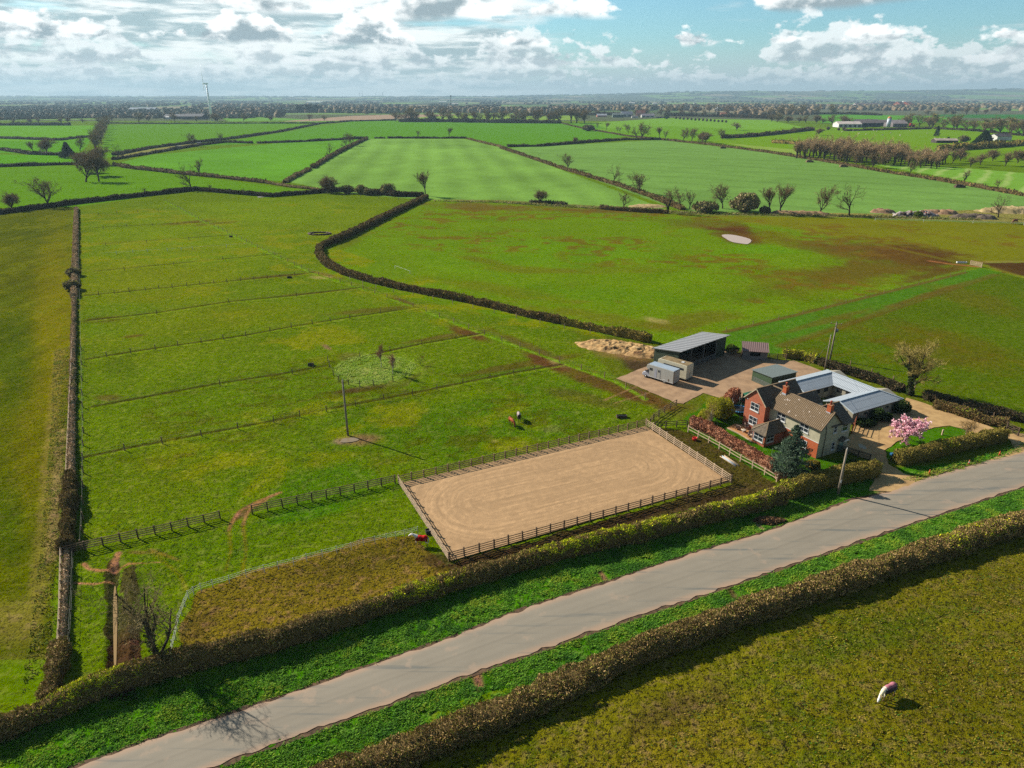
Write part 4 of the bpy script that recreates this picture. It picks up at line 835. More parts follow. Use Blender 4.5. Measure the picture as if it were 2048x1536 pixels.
# far hedges of the crop fields
FH = [
 ([(-500, 352), (0, 334), (120, 330), (215, 329)], 4, 3, 'dark', 'dark hedge behind the two tall left-hand oaks'),
 ([(228, 331), (260, 337), (350, 347), (460, 358), (530, 366)], 4, 2.6, 'brown', 'brown hedge curving below the twin oaks'),
 ([(530, 366), (580, 374), (650, 382)], 3, 1.4, 'tan', 'thin gappy hedge leading to the pollard trees'),
 ([(-500, 290), (0, 300), (60, 309), (120, 311), (190, 312)], 5, 3, 'dark', 'dark hedge at the foot of the two dome-crowned trees'),
 ([(-500, 276), (0, 277), (113, 281)], 5, 3, 'dark', 'left piece of the straight hedge in the upper left fields'),
 ([(120, 281), (150, 277), (190, 273)], 5, 3, 'dark', 'right piece of the straight hedge in the upper left fields'),
 ([(228, 311), (300, 297), (380, 287), (480, 276), (560, 264), (640, 248), (700, 243), (790, 241)], 5, 3, 'dark', 'long hedge rising past the wind turbine field to the crest'),
 ([(226, 320), (300, 308), (400, 291), (450, 285), (505, 287)], 4, 2.6, 'dark', 'lower hedge of the rough double-hedged strip'),
 ([(515, 287), (600, 284), (735, 277)], 5, 3, 'dark', 'level hedge between two green fields left of centre'),
 ([(734, 278), (700, 294), (660, 315), (625, 337)], 4, 3, 'brown', 'diagonal hedge with three bare oaks, upper stretch'),
 ([(620, 339), (600, 349), (578, 361), (570, 366)], 3.5, 2.2, 'tan', 'diagonal hedge with three bare oaks, broken lower end'),
 ([(750, 277), (770, 277)], 4, 2.6, 'dark', 'very short hedge piece on the top edge of the pale field'),
 ([(776, 277), (860, 277), (932, 277)], 4, 2.6, 'dark', 'hedge along the top edge of the central pale field'),
 ([(935, 278), (970, 287), (1000, 294), (1012, 297)], 4, 2, 'tan', 'straw-coloured hedge at the upper right corner of the central field'),
 ([(1015, 294), (1080, 293), (1180, 285), (1250, 280), (1320, 280)], 5, 3, 'dark', 'hedge along the top edge of the right-hand pale field'),
 ([(1002, 297), (1060, 316), (1130, 340), (1230, 370), (1290, 390), (1365, 420)], 3.6, 2.4, 'brown', 'long diagonal brown hedge between the two pale crop fields'),
 ([(1060, 405), (1100, 407), (1132, 411)], 3.4, 1.5, 'dark', 'low dark hedge beside the round-crowned tree'),
 ([(1200, 418), (1260, 423), (1335, 427)], 2.6, 2.0, 'brown', 'neat brown hedge below the lone tree in the central hedge line'),
 ([(1120, 246), (1160, 256), (1250, 272), (1330, 281)], 4, 2, 'brown', 'straggling hedge running down from the upper centre wood'),
 ([(1335, 281), (1420, 290), (1540, 306), (1660, 325), (1750, 341)], 5, 2.2, 'brown', 'rough hedge below the poplar plantation'),
 ([(1755, 342), (1850, 357), (1930, 370), (2048, 392), (2400, 450)], 5, 2.2, 'brown', 'rough brown hedge right of the poplar plantation'),
 ([(1445, 277), (1500, 274), (1560, 268), (1625, 260)], 8, 5, 'dark', 'tall leafy field hedge left of the white-roofed farm'),
 ([(1545, 286), (1600, 289)], 7, 4, 'olive', 'short green hedge left of the plantation'),
 ([(-500, 252), (0, 251), (140, 251)], 8, 6, 'dark', 'tall dark hedge on the upper left skyline'),
 ([(215, 247), (330, 248), (520, 247), (640, 247)], 6, 2.5, 'dark', 'dark hedge below the wind turbine'),
 ([(1690, 262), (1770, 260), (1860, 258)], 8, 3, 'dark', 'hedge in front of the silo farm, left piece'),
 ([(1870, 258), (1950, 262), (2048, 272)], 8, 3, 'dark', 'hedge in front of the silo farm, right piece'),
 ([(1880, 302), (1960, 297), (2048, 290), (2300, 285)], 10, 6, 'olive', 'leafy green hedge by the large evergreen on the right'),
 ([(800, 244), (900, 244), (1000, 246), (1120, 247)], 12, 8, 'dark', 'tall dark hedge under the skyline tree row'),
 ([(0, 240), (200, 236), (420, 236)], 10, 6, 'dark', 'second skyline hedge far left'),
 ([(1040, 232), (1160, 230), (1260, 231)], 14, 8, 'dark', 'far dark hedge above the red-roofed farm, left'),
 ([(1330, 232), (1440, 234), (1560, 238)], 14, 8, 'dark', 'far dark hedge around the small white turbine'),
 ([(560, 226), (700, 222), (860, 216), (1000, 212)], 16, 8, 'dark', 'far hedge above the ploughed field'),
 ([(1600, 229), (1700, 229), (1760, 231)], 14, 6, 'dark', 'far hedge right of centre under the red barns'),
]
for i, (pts, w, h, stl, lb) in enumerate(FH):
    w, h = w * .85, h * .85
    hedge(pts, w, h, stl, max(.6, 26 / (w * w)), max(.5, w * .22), 0.0, 60 + i, lb, group='far field hedges', rag=.55)
# dry grass banks along ditches
grasstufts([(850, 402), (1000, 403), (1200, 415), (1400, 425), (1640, 430), (1760, 432), (1960, 438), (1960, 441), (1700, 434), (1400, 429), (1150, 416), (990, 406)], 2.2, .8, 5, [S(150, 140, 84), S(120, 120, 56), S(100, 124, 36), S(170, 156, 104)], 'dry_grass', 'dead straw-coloured grass bank between the pasture and the crop fields', size=.6, tb=1.1)
# hedges and ragged growth east of the stables
hedge(topline([(1570, 706), (1600, 708), (1632, 716)], 1), 1.8, 1.7, 'olive', 60, .24, .3, 30, 'low clipped hedge right of the field shelter')
hedge([(1640, 728), (1690, 745), (1760, 765), (1800, 782)], 2.4, 1.2, 'dark', 60, .24, .2, 31, 'dark ragged hedge behind the stable block', rag=.6)
hedge([(1850, 796), (1900, 808), (1960, 824), (2048, 842), (2200, 880)], 2.2, 1.4, 'dark', 60, .22, .2, 32, 'ragged dark hedge right of the ivy-clad tree', rag=.5)
hedge([(1870, 815), (1920, 830), (1975, 846), (2010, 853)], 1.8, 1.5, 'brown', 70, .2, .15, 33, 'low brown hedge along the north side of the sandy drive', rag=.5)
# copper beech hedge in the garden
hedge(topline([(1384, 838), (1412, 847), (1450, 868), (1500, 897), (1548, 926)], 1.4), 1.35, 1.6, 'beech', 120, .19, 0, 34, 'copper-leaved beech hedge along the garden edge beside the arena', rag=.35)
hedge(topline([(1448, 800), (1462, 786), (1474, 776)], 2.0), 1.5, 2.1, 'beech', 90, .22, 0, 35, 'taller copper beech hedge behind the yellow-green willow', rag=.4)
hedge(topline([(1553, 948), (1572, 948)], .9), 1.0, 1.0, 'beech', 90, .2, 0, 36, 'small copper beech remnant at the corner by the roadside hedge', rag=.5)
# lush verges
VG = [S(50, 88, 22), S(70, 108, 24), S(86, 120, 28), S(64, 104, 20), S(108, 126, 30)]
rnl = [(p.x, p.y) for p in rn]; rsl = [(p.x, p.y) for p in rs]
nv = np.array(rnl); sv = np.array(rsl)
hN = topline([(-120, 1510), (0, 1450), (330, 1332), (720, 1222), (1080, 1111), (1480, 1014), (1640, 962), (1755, 935)], 1.5)
hS = topline([(380, 1680), (600, 1545), (760, 1484), (900, 1432), (1240, 1288), (1700, 1130), (2048, 1018), (2400, 915)], 1.5)
def vmask(x, y): return (np.abs(np.hypot(x - P(1205, 1152).x, y - P(1205, 1152).y)) > .9) & (np.hypot(x - P(957, 1360).x, y - P(957, 1360).y) > .9) & (np.hypot(x - P(1465, 1187).x, y - P(1465, 1187).y) > .8) & (np.hypot(x - P(1535, 1040).x, y - P(1535, 1040).y) > 1.6)
k1 = [tuple(p) for p in nv if p[0] < P(1650, 1022).x]; hn1 = [(p.x, p.y) for p in hN]
grasstufts([(a, b + .35) for a, b in k1] + [q for q in hn1[::-1]], 150, .19, 40, VG, 'verge_grass', 'lush green grass verge between the road and the arena hedge', world=True, size=.10, mask=vmask, tb=2.9)
k2 = [tuple(p) for p in sv if p[0] < P(2300, 850).x]; hs1 = [(p.x, p.y) for p in hS]
grasstufts([(a, b - .3) for a, b in k2] + [q for q in hs1[::-1]], 150, .19, 41, VG, 'verge_grass', 'lush green grass verge on the near side of the road', world=True, size=.10, mask=vmask, tb=2.9)
grasstufts([(1800, 960), (1850, 945), (1980, 905), (2040, 885), (2060, 895), (1990, 920), (1900, 945), (1830, 965)], 30, .25, 42, [S(60, 110, 20), S(96, 118, 26), S(120, 124, 40)], 'verge_grass', 'short grass verge with traffic cones in front of the lawn hedge', size=.2)
# coarse grass beside the boundary hedge
grasstufts([(108, 700), (146, 690), (136, 1000), (120, 1260), (80, 1340), (40, 1400), (80, 1100), (98, 880)], 26, .22, 43, [S(76, 96, 18), S(92, 108, 20), S(112, 108, 34), S(134, 118, 60), S(84, 100, 18)], 'rough_grass', 'rough tussocky grass strip left of the boundary hedge', size=.13)
grasstufts([(149, 690), (168, 690), (166, 900), (160, 1095), (146, 1095), (146, 900)], 24, .2, 44, [S(70, 112, 18), S(110, 134, 24), S(90, 118, 20)], 'rough_grass', 'bright coarse grass between the boundary hedge and the paddock wire', size=.13)
grasstufts([(668, 735), (690, 718), (735, 708), (800, 715), (836, 730), (815, 755), (760, 770), (700, 766), (672, 752)], 70, .17, 45, [S(116, 144, 34), S(132, 154, 46), S(158, 168, 88), S(108, 138, 32)], 'rough_grass', 'pale ungrazed grass in the small fenced island with birch saplings', size=.12, tb=2.2)
# pasture tussocks that catch the low sun
grasstufts([(1300, 1480), (1560, 1260), (2048, 1090), (2200, 1200), (2300, 1560), (1000, 1560), (1040, 1500)], 16, .10, 46, [S(70, 92, 16), S(104, 104, 24), S(136, 118, 40), S(60, 96, 18), S(120, 104, 36)], 'pasture_tussocks', 'grazed tussocks of the pasture in the lower right corner', size=.13)
grasstufts([(362, 1300), (375, 1225), (400, 1185), (520, 1145), (720, 1084), (830, 1072), (890, 1128), (700, 1190), (500, 1250), (352, 1310)], 16, .10, 47, [S(92, 80, 26), S(120, 108, 30), S(82, 86, 22), S(134, 118, 46)], 'pasture_tussocks', 'short brownish tussocks in the strip behind the white tape fence', size=.13)
grasstufts([(170, 1120), (300, 1090), (450, 1050), (790, 975), (880, 1060), (700, 1070), (400, 1160), (340, 1310), (150, 1350), (150, 1150)], 14, .10, 48, [S(66, 108, 14), S(90, 122, 16), S(112, 124, 20), S(56, 92, 16)], 'pasture_tussocks', 'short green tussocks in the paddock in front of the wooden fence', size=.13, mask=lambda x, y: polydist(x, y, Pm([(230, 1120), (222, 1380)])) > 2.2)
grasstufts([(165, 850), (700, 790), (1280, 800), (1290, 840), (800, 955), (165, 1090)], 6, .10, 49, [S(66, 104, 14), S(92, 118, 14), S(118, 124, 20), S(54, 88, 16)], 'pasture_tussocks', 'short tussocks in the paddock with the two grazing horses', size=.15)
# ------------------------------------------------------------ trees
# prototypes for the open country: (root, height)
PR = {}
def proto(k, **kw): PR[k] = (bare_tree(**kw), kw['H'])
proto('oak', seed=3, H=15, tw=.10, tl=.8, nper=3, spread=.50, kids=(6, 5, 4, 3), trunk=.30, gnarl=.38, lv=4, tlev=3, rmin=.05)
proto('oak2', seed=8, H=15, tw=.10, tl=.9, nper=3, spread=.44, kids=(5, 5, 4, 3), trunk=.34, gnarl=.42, lv=4, tlev=3, rmin=.05)
proto('ash', seed=21, H=15, tw=.09, tl=1.0, nper=3, spread=.32, kids=(5, 5, 4, 3), trunk=.38, gnarl=.28, lv=4, tlev=3, rmin=.045)
proto('thin', seed=33, H=15, tw=.09, tl=.9, nper=2, spread=.34, kids=(5, 4, 3, 3), trunk=.34, gnarl=.42, lv=4, tlev=3, rmin=.05)
proto('dome', seed=45, H=12, tw=.08, tl=1.1, nper=7, spread=.62, kids=(8, 5, 4, 3), trunk=.26, gnarl=.2, lv=4, tlev=3, rmin=.035)
proto('dead', seed=52, H=15, tw=.12, tl=.7, nper=1, spread=.5, kids=(5, 4, 3, 2), trunk=.34, gnarl=.52, lv=4, tlev=4, rmin=.075)
proto('poplar', seed=61, H=18, tw=.13, tl=1.7, nper=8, spread=.30, kids=(7, 4, 3), trunk=.42, gnarl=.2, lv=3, tlev=2, rmin=.06, sides=4, pal=[S(158, 128, 96), S(178, 150, 114), S(128, 104, 76), S(150, 136, 84)])
proto('far', seed=71, H=15, tw=.22, tl=1.7, nper=6, spread=.5, kids=(7, 4, 3), trunk=.26, gnarl=.3, lv=3, tlev=2, rmin=.10)
proto('far2', seed=74, H=15, tw=.22, tl=1.8, nper=6, spread=.42, kids=(7, 4, 3), trunk=.24, gnarl=.3, lv=3, tlev=2, rmin=.10, pal=[S(122, 104, 66), S(140, 124, 74), S(96, 84, 54), S(112, 112, 56)])
proto('ivyoak', seed=83, H=13, tw=.09, tl=.8, nper=3, spread=.4, kids=(5, 4, 3, 3), trunk=.36, gnarl=.5, lv=4, tlev=3, rmin=.045, ivy=1.0)
USED = set()
def place(kind, px, py, top, label, rz=None, wide=1.0, group=None, name='bare_tree', H=None):
    root, h0 = PR[kind]; b = P(px, py); H = H or hgt(b, top); s = max(.2, H / h0)
    if kind in USED: root = copy_tree(root)
    USED.add(kind); root.name = name; root.location = b; root.scale = (s * wide, s * wide, s); root.rotation_euler[2] = rz if rz is not None else random.Random(int(px * 7 + py)).uniform(0, 6.28)
    tag(root, label, 'tree', group)
    if not group and 'group' in root: del root['group']
    return root
place('dome', 25, 420, 380, 'low broad-crowned bare tree at the far left of the paddock hedge', wide=1.1)
place('oak', 98, 413, 352, 'large spreading bare oak on the dark hedge above the left field', wide=1.2)
place('oak2', 172, 364, 300, 'tall bare oak, left one of the pair standing out in the left pasture', wide=1.15)
place('ash', 198, 363, 300, 'tall bare tree, right one of the pair standing out in the left pasture')
place('dead', 383, 380, 324, 'gnarled bare oak on the bend of the dark paddock hedge')
place('ivyoak', 398, 348, 314, 'dark bushy tree just behind the gnarled hedge-bend oak')
place('dead', 237, 317, 287, 'stag-headed bare tree at the corner of the rough double-hedged strip')
place('oak', 388, 293, 264, 'bare tree with a heavy top, left of the two on the far double hedge')
place('thin', 444, 287, 261, 'small round bare tree, right of the two on the far double hedge')
place('ash', 67, 308, 281, 'narrow bare tree on the left hedge of the upper left fields')
place('dome', 95, 308, 272, 'wide dome-crowned bare tree on the left hedge of the upper left fields', wide=1.25)
place('oak2', 160, 303, 270, 'leaning bare tree behind the dark conifer on the left')
place('dome', 195, 352, 304, 'dense grey-twigged round tree in the dark thicket on the left', wide=1.3)
place('dome', 172, 345, 297, 'pinkish-grey dense tree in the thicket left of centre-left track', wide=1.2)
place('dome', 200, 330, 288, 'dense grey tree closing the front end of the tree avenue', wide=1.3)
place('thin', 291, 388, 373, 'thin sapling behind the paddock hedge, left')
place('thin', 422, 382, 366, 'thin sapling right of the gnarled hedge-bend oak')
place('thin', 487, 389, 375, 'thin sapling behind the paddock hedge, right')
place('dead', 660, 313, 283, 'bare oak with a candelabra crown on the diagonal hedge, lowest of three')
place('dead', 693, 297, 267, 'bare oak on the diagonal hedge, middle of three', rz=2)
place('oak2', 705, 292, 263, 'bare oak on the diagonal hedge, top of three')
place('thin', 835, 276, 257, 'small bare tree on the top hedge of the central field, left one')
place('ash', 898, 275, 254, 'small bare tree on the top hedge of the central field, right one')
place('dome', 654, 386, 347, 'bushy many-stemmed bare tree by the hedge junction, left of a pair', wide=1.1)
place('dome', 664, 387, 356, 'bushy bare tree by the hedge junction, right of a pair', wide=1.0)
place('ash', 851, 392, 341, 'tall solitary bare ash where the brown hedge turns towards the paddocks', rz=1)
place('dome', 1080, 406, 376, 'small neat round-crowned tree in the middle of the hedge line', wide=1.25)
place('thin', 1245, 420, 376, 'slim bare tree growing out of the neat brown hedge')
place('oak', 1136, 339, 305, 'bare oak on the upper part of the long diagonal hedge')
place('dead', 1227, 369, 327, 'gnarled bare oak halfway down the long diagonal hedge', rz=4)
place('oak2', 1280, 387, 341, 'spreading bare oak low on the long diagonal hedge', wide=1.25)
place('ivyoak', 1334, 427, 370, 'ivy-covered bare oak at the foot of the long diagonal hedge')
place('thin', 1357, 415, 375, 'slender bare tree right of the ivy-covered oak')
place('thin', 1379, 417, 374, 'slender bare tree, second right of the ivy-covered oak', rz=1)
place('oak', 1445, 417, 363, 'leaning bare oak left of the round grey willows', rz=3)
place('ash', 1538, 427, 372, 'thin bare tree right of the round grey willows', rz=.5)
place('ash', 1560, 427, 366, 'airy bare tree beside a thin one, right of the willows', rz=2.2)
place('oak2', 1638, 429, 367, 'bare tree over the straw bank, left of the lone ash')
place('dead', 1698, 430, 364, 'lone bare ash left of the rubble heap', rz=.8)
place('dead', 1996, 435, 386, 'dark bare tree beside the big straw-coloured mound')
place('oak', 1820, 347, 322, 'bare V-shaped tree on the rough hedge right of the plantation')
place('ivyoak', 1927, 365, 336, 'ivy-stemmed pollard on the rough hedge at the right')
place('thin', 1996, 378, 355, 'wispy bare tree on the rough hedge at the far right')
place('dome', 1150, 288, 272, 'small round pollard on the top hedge of the right crop field')
place('ivyoak', 1194, 256, 243, 'small ivy-clad tree above the upper centre hedge')
for i, (x, y, t, k) in enumerate([(1213, 260, 244, 'ash'), (1236, 264, 250, 'thin'), (1240, 265, 252, 'thin'), (1257, 267, 246, 'oak2'), (1273, 279, 249, 'dead'), (1283, 279, 243, 'oak'), (1319, 277, 253, 'ash'), (1331, 278, 257, 'thin'), (1366, 283, 254, 'oak'), (1383, 282, 253, 'oak2'), (1404, 286, 260, 'dome'), (1445, 279, 256, 'oak'), (1411, 287, 262, 'dome')]):
    place(k, x, y, t, 'bare hedgerow tree between the crest farm and the right crop field', group='hedgerow trees in the upper middle', wide=1.15)
# shrubs and thickets in the middle distance
DK = [S(96, 84, 56), S(120, 108, 72), S(72, 70, 40), S(100, 104, 50)]
def farbush(x, y, w, h, label, pal=DK, n=900, name='bush', seed=None, sz=None, lump=.35):
    b = P(x, y); s = (w / FPX) * math.hypot(b.y, CAM_H); hh = hgt(b, y - h)
    return leafy_bush(b, s / 2, s / 2 * .8, hh, pal, [1] * len(pal), n, sz or max(.4, s * .06), name, label, 'bush', seed=seed or int(x + y), single=True, lump=lump, mat_=M_TWIG)
farbush(695, 387, 28, 16, 'dark thorn thicket next to the pollard trees')
farbush(722, 388, 26, 20, 'olive-twigged shrub in the thorn thicket', [S(130, 124, 62), S(108, 100, 54)])
farbush(742, 390, 30, 14, 'low dark thorns right of the olive-twigged shrub')
farbush(776, 390, 32, 24, 'large pale olive willow bush at the end of the thicket', [S(136, 130, 76), S(110, 102, 62), S(90, 84, 48)])
farbush(1410, 424, 50, 22, 'rounded grey-olive willow left of the leaning oak', [S(140, 128, 88), S(112, 102, 66), S(90, 96, 40)])
farbush(1487, 424, 52, 38, 'large rounded willow with upright straw-coloured shoots', [S(158, 142, 100), S(126, 114, 78), S(100, 104, 50)], n=1800)
farbush(1530, 426, 22, 14, 'dark low thorn right of the large willow')
farbush(1177, 262, 24, 13, 'pale domed bush in the open field below the crest')
farbush(1835, 434, 18, 11, 'small green gorse bush in front of the rubble heap', [S(80, 96, 24), S(104, 116, 30)])
farbush(1333, 238, 10, 9, 'dark green round bush left of the orchard row', [S(50, 72, 24), S(66, 90, 30)])
for i in range(14):
    t_ = i / 13; b = farbush(1352 + 100 * t_, 238 + 7 * t_ + (i % 3) * .3, 6, 6, 'small clipped tree of the orchard row on the crest', DK, 120, name='orchard_tree', seed=i + 3); tag(b, group='orchard row on the crest', cat='tree')
farbush(1656, 260, 9, 8, 'small round shrub in the meadow left of the white-roofed farm', DK, 200); farbush(1677, 261, 7, 6, 'round shrub, left of two at the white-roofed farm', DK, 200); farbush(1688, 261, 9, 8, 'round shrub, right of two at the white-roofed farm', DK, 200)
farbush(1895, 284, 8, 12, 'dark round evergreen beside the paddock shelter roof', [S(44, 60, 26), S(62, 80, 32)], 260)
farbush(1928, 284, 22, 14, 'bare shrub behind yellow gorse on the right', DK, 400); farbush(1927, 284, 10, 5, 'bright yellow gorse in flower on the right', [S(190, 170, 20), S(150, 150, 24)], 200)
# evergreens
def conifer(loc, H, R, seed, pal, label, name='conifer', n=2600, size=.8, narrow=1.0, wts=None, tiers=13):
    r = np.random.default_rng(seed); root = empty(name, loc, 0, label, 'tree')
    mb = MB(); mb.tube([(0, 0, -.1), (0, 0, H * .5), (0, 0, H * .97)], [H * .03, H * .018, .02], 8); mb.build('trunk', M_BARKD, root)
    t = r.random(n) ** .8; z = H * (.06 + .93 * t); ph = r.uniform(0, 2 * math.pi, n)
    lob = 1 + .28 * np.sin(ph * 5 + z * 2.1 / (H / 8)) + .35 * (fbm(ph * 2 + seed, z / H * 9, 3) - .5); ra = R * (1 - t ** 1.25) * lob * (.45 + .55 * r.random(n) ** .5) + .05 * R
    Pn = np.stack([ra * np.cos(ph), ra * np.sin(ph), z - ra * .18], 1); N = np.stack([np.cos(ph), np.sin(ph), ph * 0 - .25], 1)
    V, F = cards(Pn, size * r.uniform(.6, 1.5, n), 2.4, seed, 1.5, N); fastmesh('crown', V, F, M_LEAF, root, col=pcols(n, pal, wts or [1] * len(pal), r)); return root
conifer(P(137, 316), hgt(P(137, 316), 285), 6, 3, [S(34, 48, 28), S(46, 60, 30)], 'dark pointed conifer in the thicket on the left', n=1500, size=1.5)
conifer(P(1966, 290), hgt(P(1966, 290), 262), 11, 4, [S(40, 56, 28), S(56, 72, 34)], 'large dark evergreen leaning over the far right hedges', name='evergreen_tree', n=1800, size=2.4)
conifer(P(1873, 273), 14, 3.4, 6, [S(40, 54, 28), S(52, 66, 32)], 'dark narrow evergreen near the silo farm', name='evergreen_tree', n=500, size=1.6)
# avenue running to the horizon on the left: individual dense trees
for i in range(16):
    t_ = i / 15; y = 300 - 52 * t_ ** .75; x = 196 + 18 * t_ ; place('far' if i % 2 else 'far2', x + (i % 3 - 1) * 5, y, 0, 'dark leafless tree in the dense avenue receding on the left', group='trees of the left avenue', wide=1.05, H=17)
# poplar plantation
rp = random.Random(5)
for i in range(80):
    row = i // 20; k = i % 20; x = 1592 + k * 14.8 + row * 6 + rp.uniform(-4, 4); y = 316 + k * 1.1 - row * 3.2 + rp.uniform(-1, 1)
    o = place('poplar', x, y, 0, 'slim bare poplar in the brown plantation', group='plantation poplars', H=rp.uniform(15, 20) if k < 14 else rp.uniform(11, 15), wide=rp.uniform(1.15, 1.6))
for i, (x, y, h) in enumerate([(1678, 322, 13), (1690, 324, 14), (1712, 328, 12), (1745, 335, 13), (1770, 331, 11), (1905, 326, 11), (1920, 322, 12), (1960, 330, 10), (1985, 322, 11), (2010, 332, 12), (2035, 326, 12), (1940, 334, 9), (2060, 336, 12)]):
    place('far' if i % 2 else 'dome', x, y, 0, 'bushy bare tree on the near edge of the plantation', group='bushy trees edging the plantation', H=h, wide=1.3)
# skyline rows: tree belts on and beyond the crest (photo shows each crown)
rs_ = random.Random(11)
def belt(x0, x1, y0, y1, n, hmin, hmax, label, group, kinds=('far', 'far2', 'dome'), wide=(1.2, 1.8)):
    n = max(3, int(n * .66))
    for i in range(n):
        t_ = (i + rs_.uniform(-.35, .35)) / max(1, n - 1); x = x0 + (x1 - x0) * t_; y = y0 + (y1 - y0) * t_ + rs_.uniform(-.7, .7)
        place(kinds[i % len(kinds)], x, y, 0, label, group=group, H=rs_.uniform(hmin, hmax), wide=rs_.uniform(*wide))
belt(0, 200, 246, 246, 13, 9, 15, 'bare tree in the upper left skyline hedge', 'upper left skyline trees')
belt(225, 420, 243, 243, 10, 12, 20, 'bare tree beyond the fields left of the wind turbine', 'trees left of the wind turbine')
belt(450, 660, 243, 241, 9, 12, 18, 'bare tree beyond the fields right of the wind turbine', 'trees right of the wind turbine')
belt(795, 1170, 243, 246, 40, 20, 32, 'bare tree in the long skyline row behind the green fields', 'skyline tree row', kinds=('far', 'oak', 'far2', 'ash', 'far'))
belt(1010, 1200, 233, 231, 12, 14, 22, 'bare tree in the second skyline row', 'second skyline row')
belt(1250, 1560, 231, 232, 24, 15, 24, 'brown bare tree behind the crest farm', 'trees behind the crest farm')
belt(1345, 1480, 226, 226, 12, 20, 28, 'tall brown tree of the far copse behind the small turbine', 'far copse')
belt(1540, 1700, 243, 250, 16, 12, 20, 'bare tree in the belt left of the white-roofed farm', 'belt left of the white-roofed farm')
belt(1560, 1660, 232, 231, 9, 22, 30, 'olive-tinted tall tree left of the red barns', 'tall trees left of the red barns', kinds=('far2',))
belt(1820, 2048, 252, 272, 24, 17, 27, 'big bare tree in the belt right of the silo farm', 'belt right of the silo farm', kinds=('far2', 'oak', 'far'))
belt(1860, 2000, 231, 228, 12, 16, 26, 'dark bare tree along the far lane on the right', 'trees along the far lane')
belt(1490, 1640, 262, 270, 6, 9, 14, 'bare tree by the rough green hedge left of the plantation', 'trees left of the plantation')
belt(1690, 1850, 249, 249, 9, 10, 18, 'bare tree behind the white-roofed farm', 'trees behind the white-roofed farm')
# far woods: beyond counting, one mass of crowns
def far_woods():
    r = np.random.default_rng(17); Vs = []; Fs = []; Cs = []; off = 0
    def crown(x, y, w, h, c, z0=0):
        nonlocal off
        k = 7; a = np.linspace(0, 2 * math.pi, k + 1)[:-1] + r.uniform(0, 1); ring = np.stack([np.cos(a), np.sin(a)], 1)
        v = [np.column_stack([x + ring * [w, w], np.zeros(k)])] if 0 else []
        lv_ = [(1.0, .05), (1.12, .5), (.7, .88)]; pts = []
        for q, zz_ in lv_:
            j = r.uniform(.8, 1.2, k); pts.append(np.column_stack([x + ring[:, 0] * w * q * j, y + ring[:, 1] * w * q * j, z0 + h * zz_ * r.uniform(.9, 1.1, k)]))
        pts.append(np.array([[x, y, z0 + h]])); V = np.concatenate(pts); F = []
        for l in range(2):
            for i in range(k): F.append((l * k + i, l * k + (i + 1) % k, (l + 1) * k + (i + 1) % k, (l + 1) * k + i))
        for i in range(k): F.append((2 * k + i, 2 * k + (i + 1) % k, 3 * k, 3 * k))
        Vs.append(V); Fs.append(np.array(F) + off); off += len(V); Cs.append(np.tile(np.array(c) * r.uniform(.75, 1.2), (len(V), 1)))
    pal = [S(134, 116, 90), S(116, 112, 86), S(94, 104, 78), S(150, 130, 96), S(88, 92, 72)]
    # (photo rows y0..y1, x range, count, height, colour index)
    W = [(237, 229, 0, 440, 170, 11, (0, 1, 4)), (228, 219, -100, 800, 330, 13, (0, 1, 2, 4)), (218, 208, -300, 2300, 900, 13, (0, 1, 2, 4)), (208, 201, -500, 2500, 1100, 14, (1, 2, 4)), (201, 197, -600, 2600, 900, 15, (1, 2, 4)),
         (226, 214, 440, 1200, 560, 16, (0, 0, 3, 1)), (222, 210, 1100, 2048, 480, 15, (0, 3, 1)), (236, 226, 440, 560, 80, 14, (0, 1)), (230, 222, 1500, 1600, 40, 15, (3, 0)), (238, 229, 1180, 1240, 30, 13, (0, 1))]
    for y0, y1, x0, x1, n, h, ci in W:
        for _ in range(n):
            yy = r.uniform(y1, y0); xx = r.uniform(x0, x1); p = P(xx, yy)
            if fbm(np.array([p.x / 420]), np.array([p.y / 900]), 3)[0] < .50: continue
            for _ in range(3):
                sc = max(1, p.y / 3500); crown(p.x + r.normal() * 25 * sc, p.y + r.normal() * 18, h * r.uniform(.45, .9) * sc, h * r.uniform(.7, 1.15), pal[ci[r.integers(len(ci))]], surf_z(p.x, p.y))
    for x0, x1, y, n in [(585, 642, 224, 60)]:      # dark conifer block left of centre
        for _ in range(n): p = P(r.uniform(x0, x1), y + r.uniform(-1, 1)); crown(p.x, p.y, 12, r.uniform(20, 27), S(38, 56, 40))
    tag(fastmesh('woodland', np.concatenate(Vs), np.concatenate(Fs), mat_attr('far_woodland', .95, .3, .06), col=np.concatenate(Cs)), 'distant woods and copses merging towards the horizon', 'woodland', kind='stuff')
far_woods()

# ---- near trees ---------------------------------------------------------
# foreground hedge tree with mossy trunk, throws its shadow over the road
bare_tree(seed=112, H=12.0, loc=P(338, 1348), rz=0, tw=.024, tl=.4, nper=5, spread=.72, kids=(6, 5, 4, 3), trunk=.38, gnarl=.42, lv=4, tlev=3, rmin=.012, r0=.30, lean=(-.26, .12), ivy=.28, pal=[S(132, 116, 76), S(158, 140, 96), S(96, 90, 50)],
          label='leaning bare tree with a mossy trunk growing out of the near roadside hedge', sides=7)
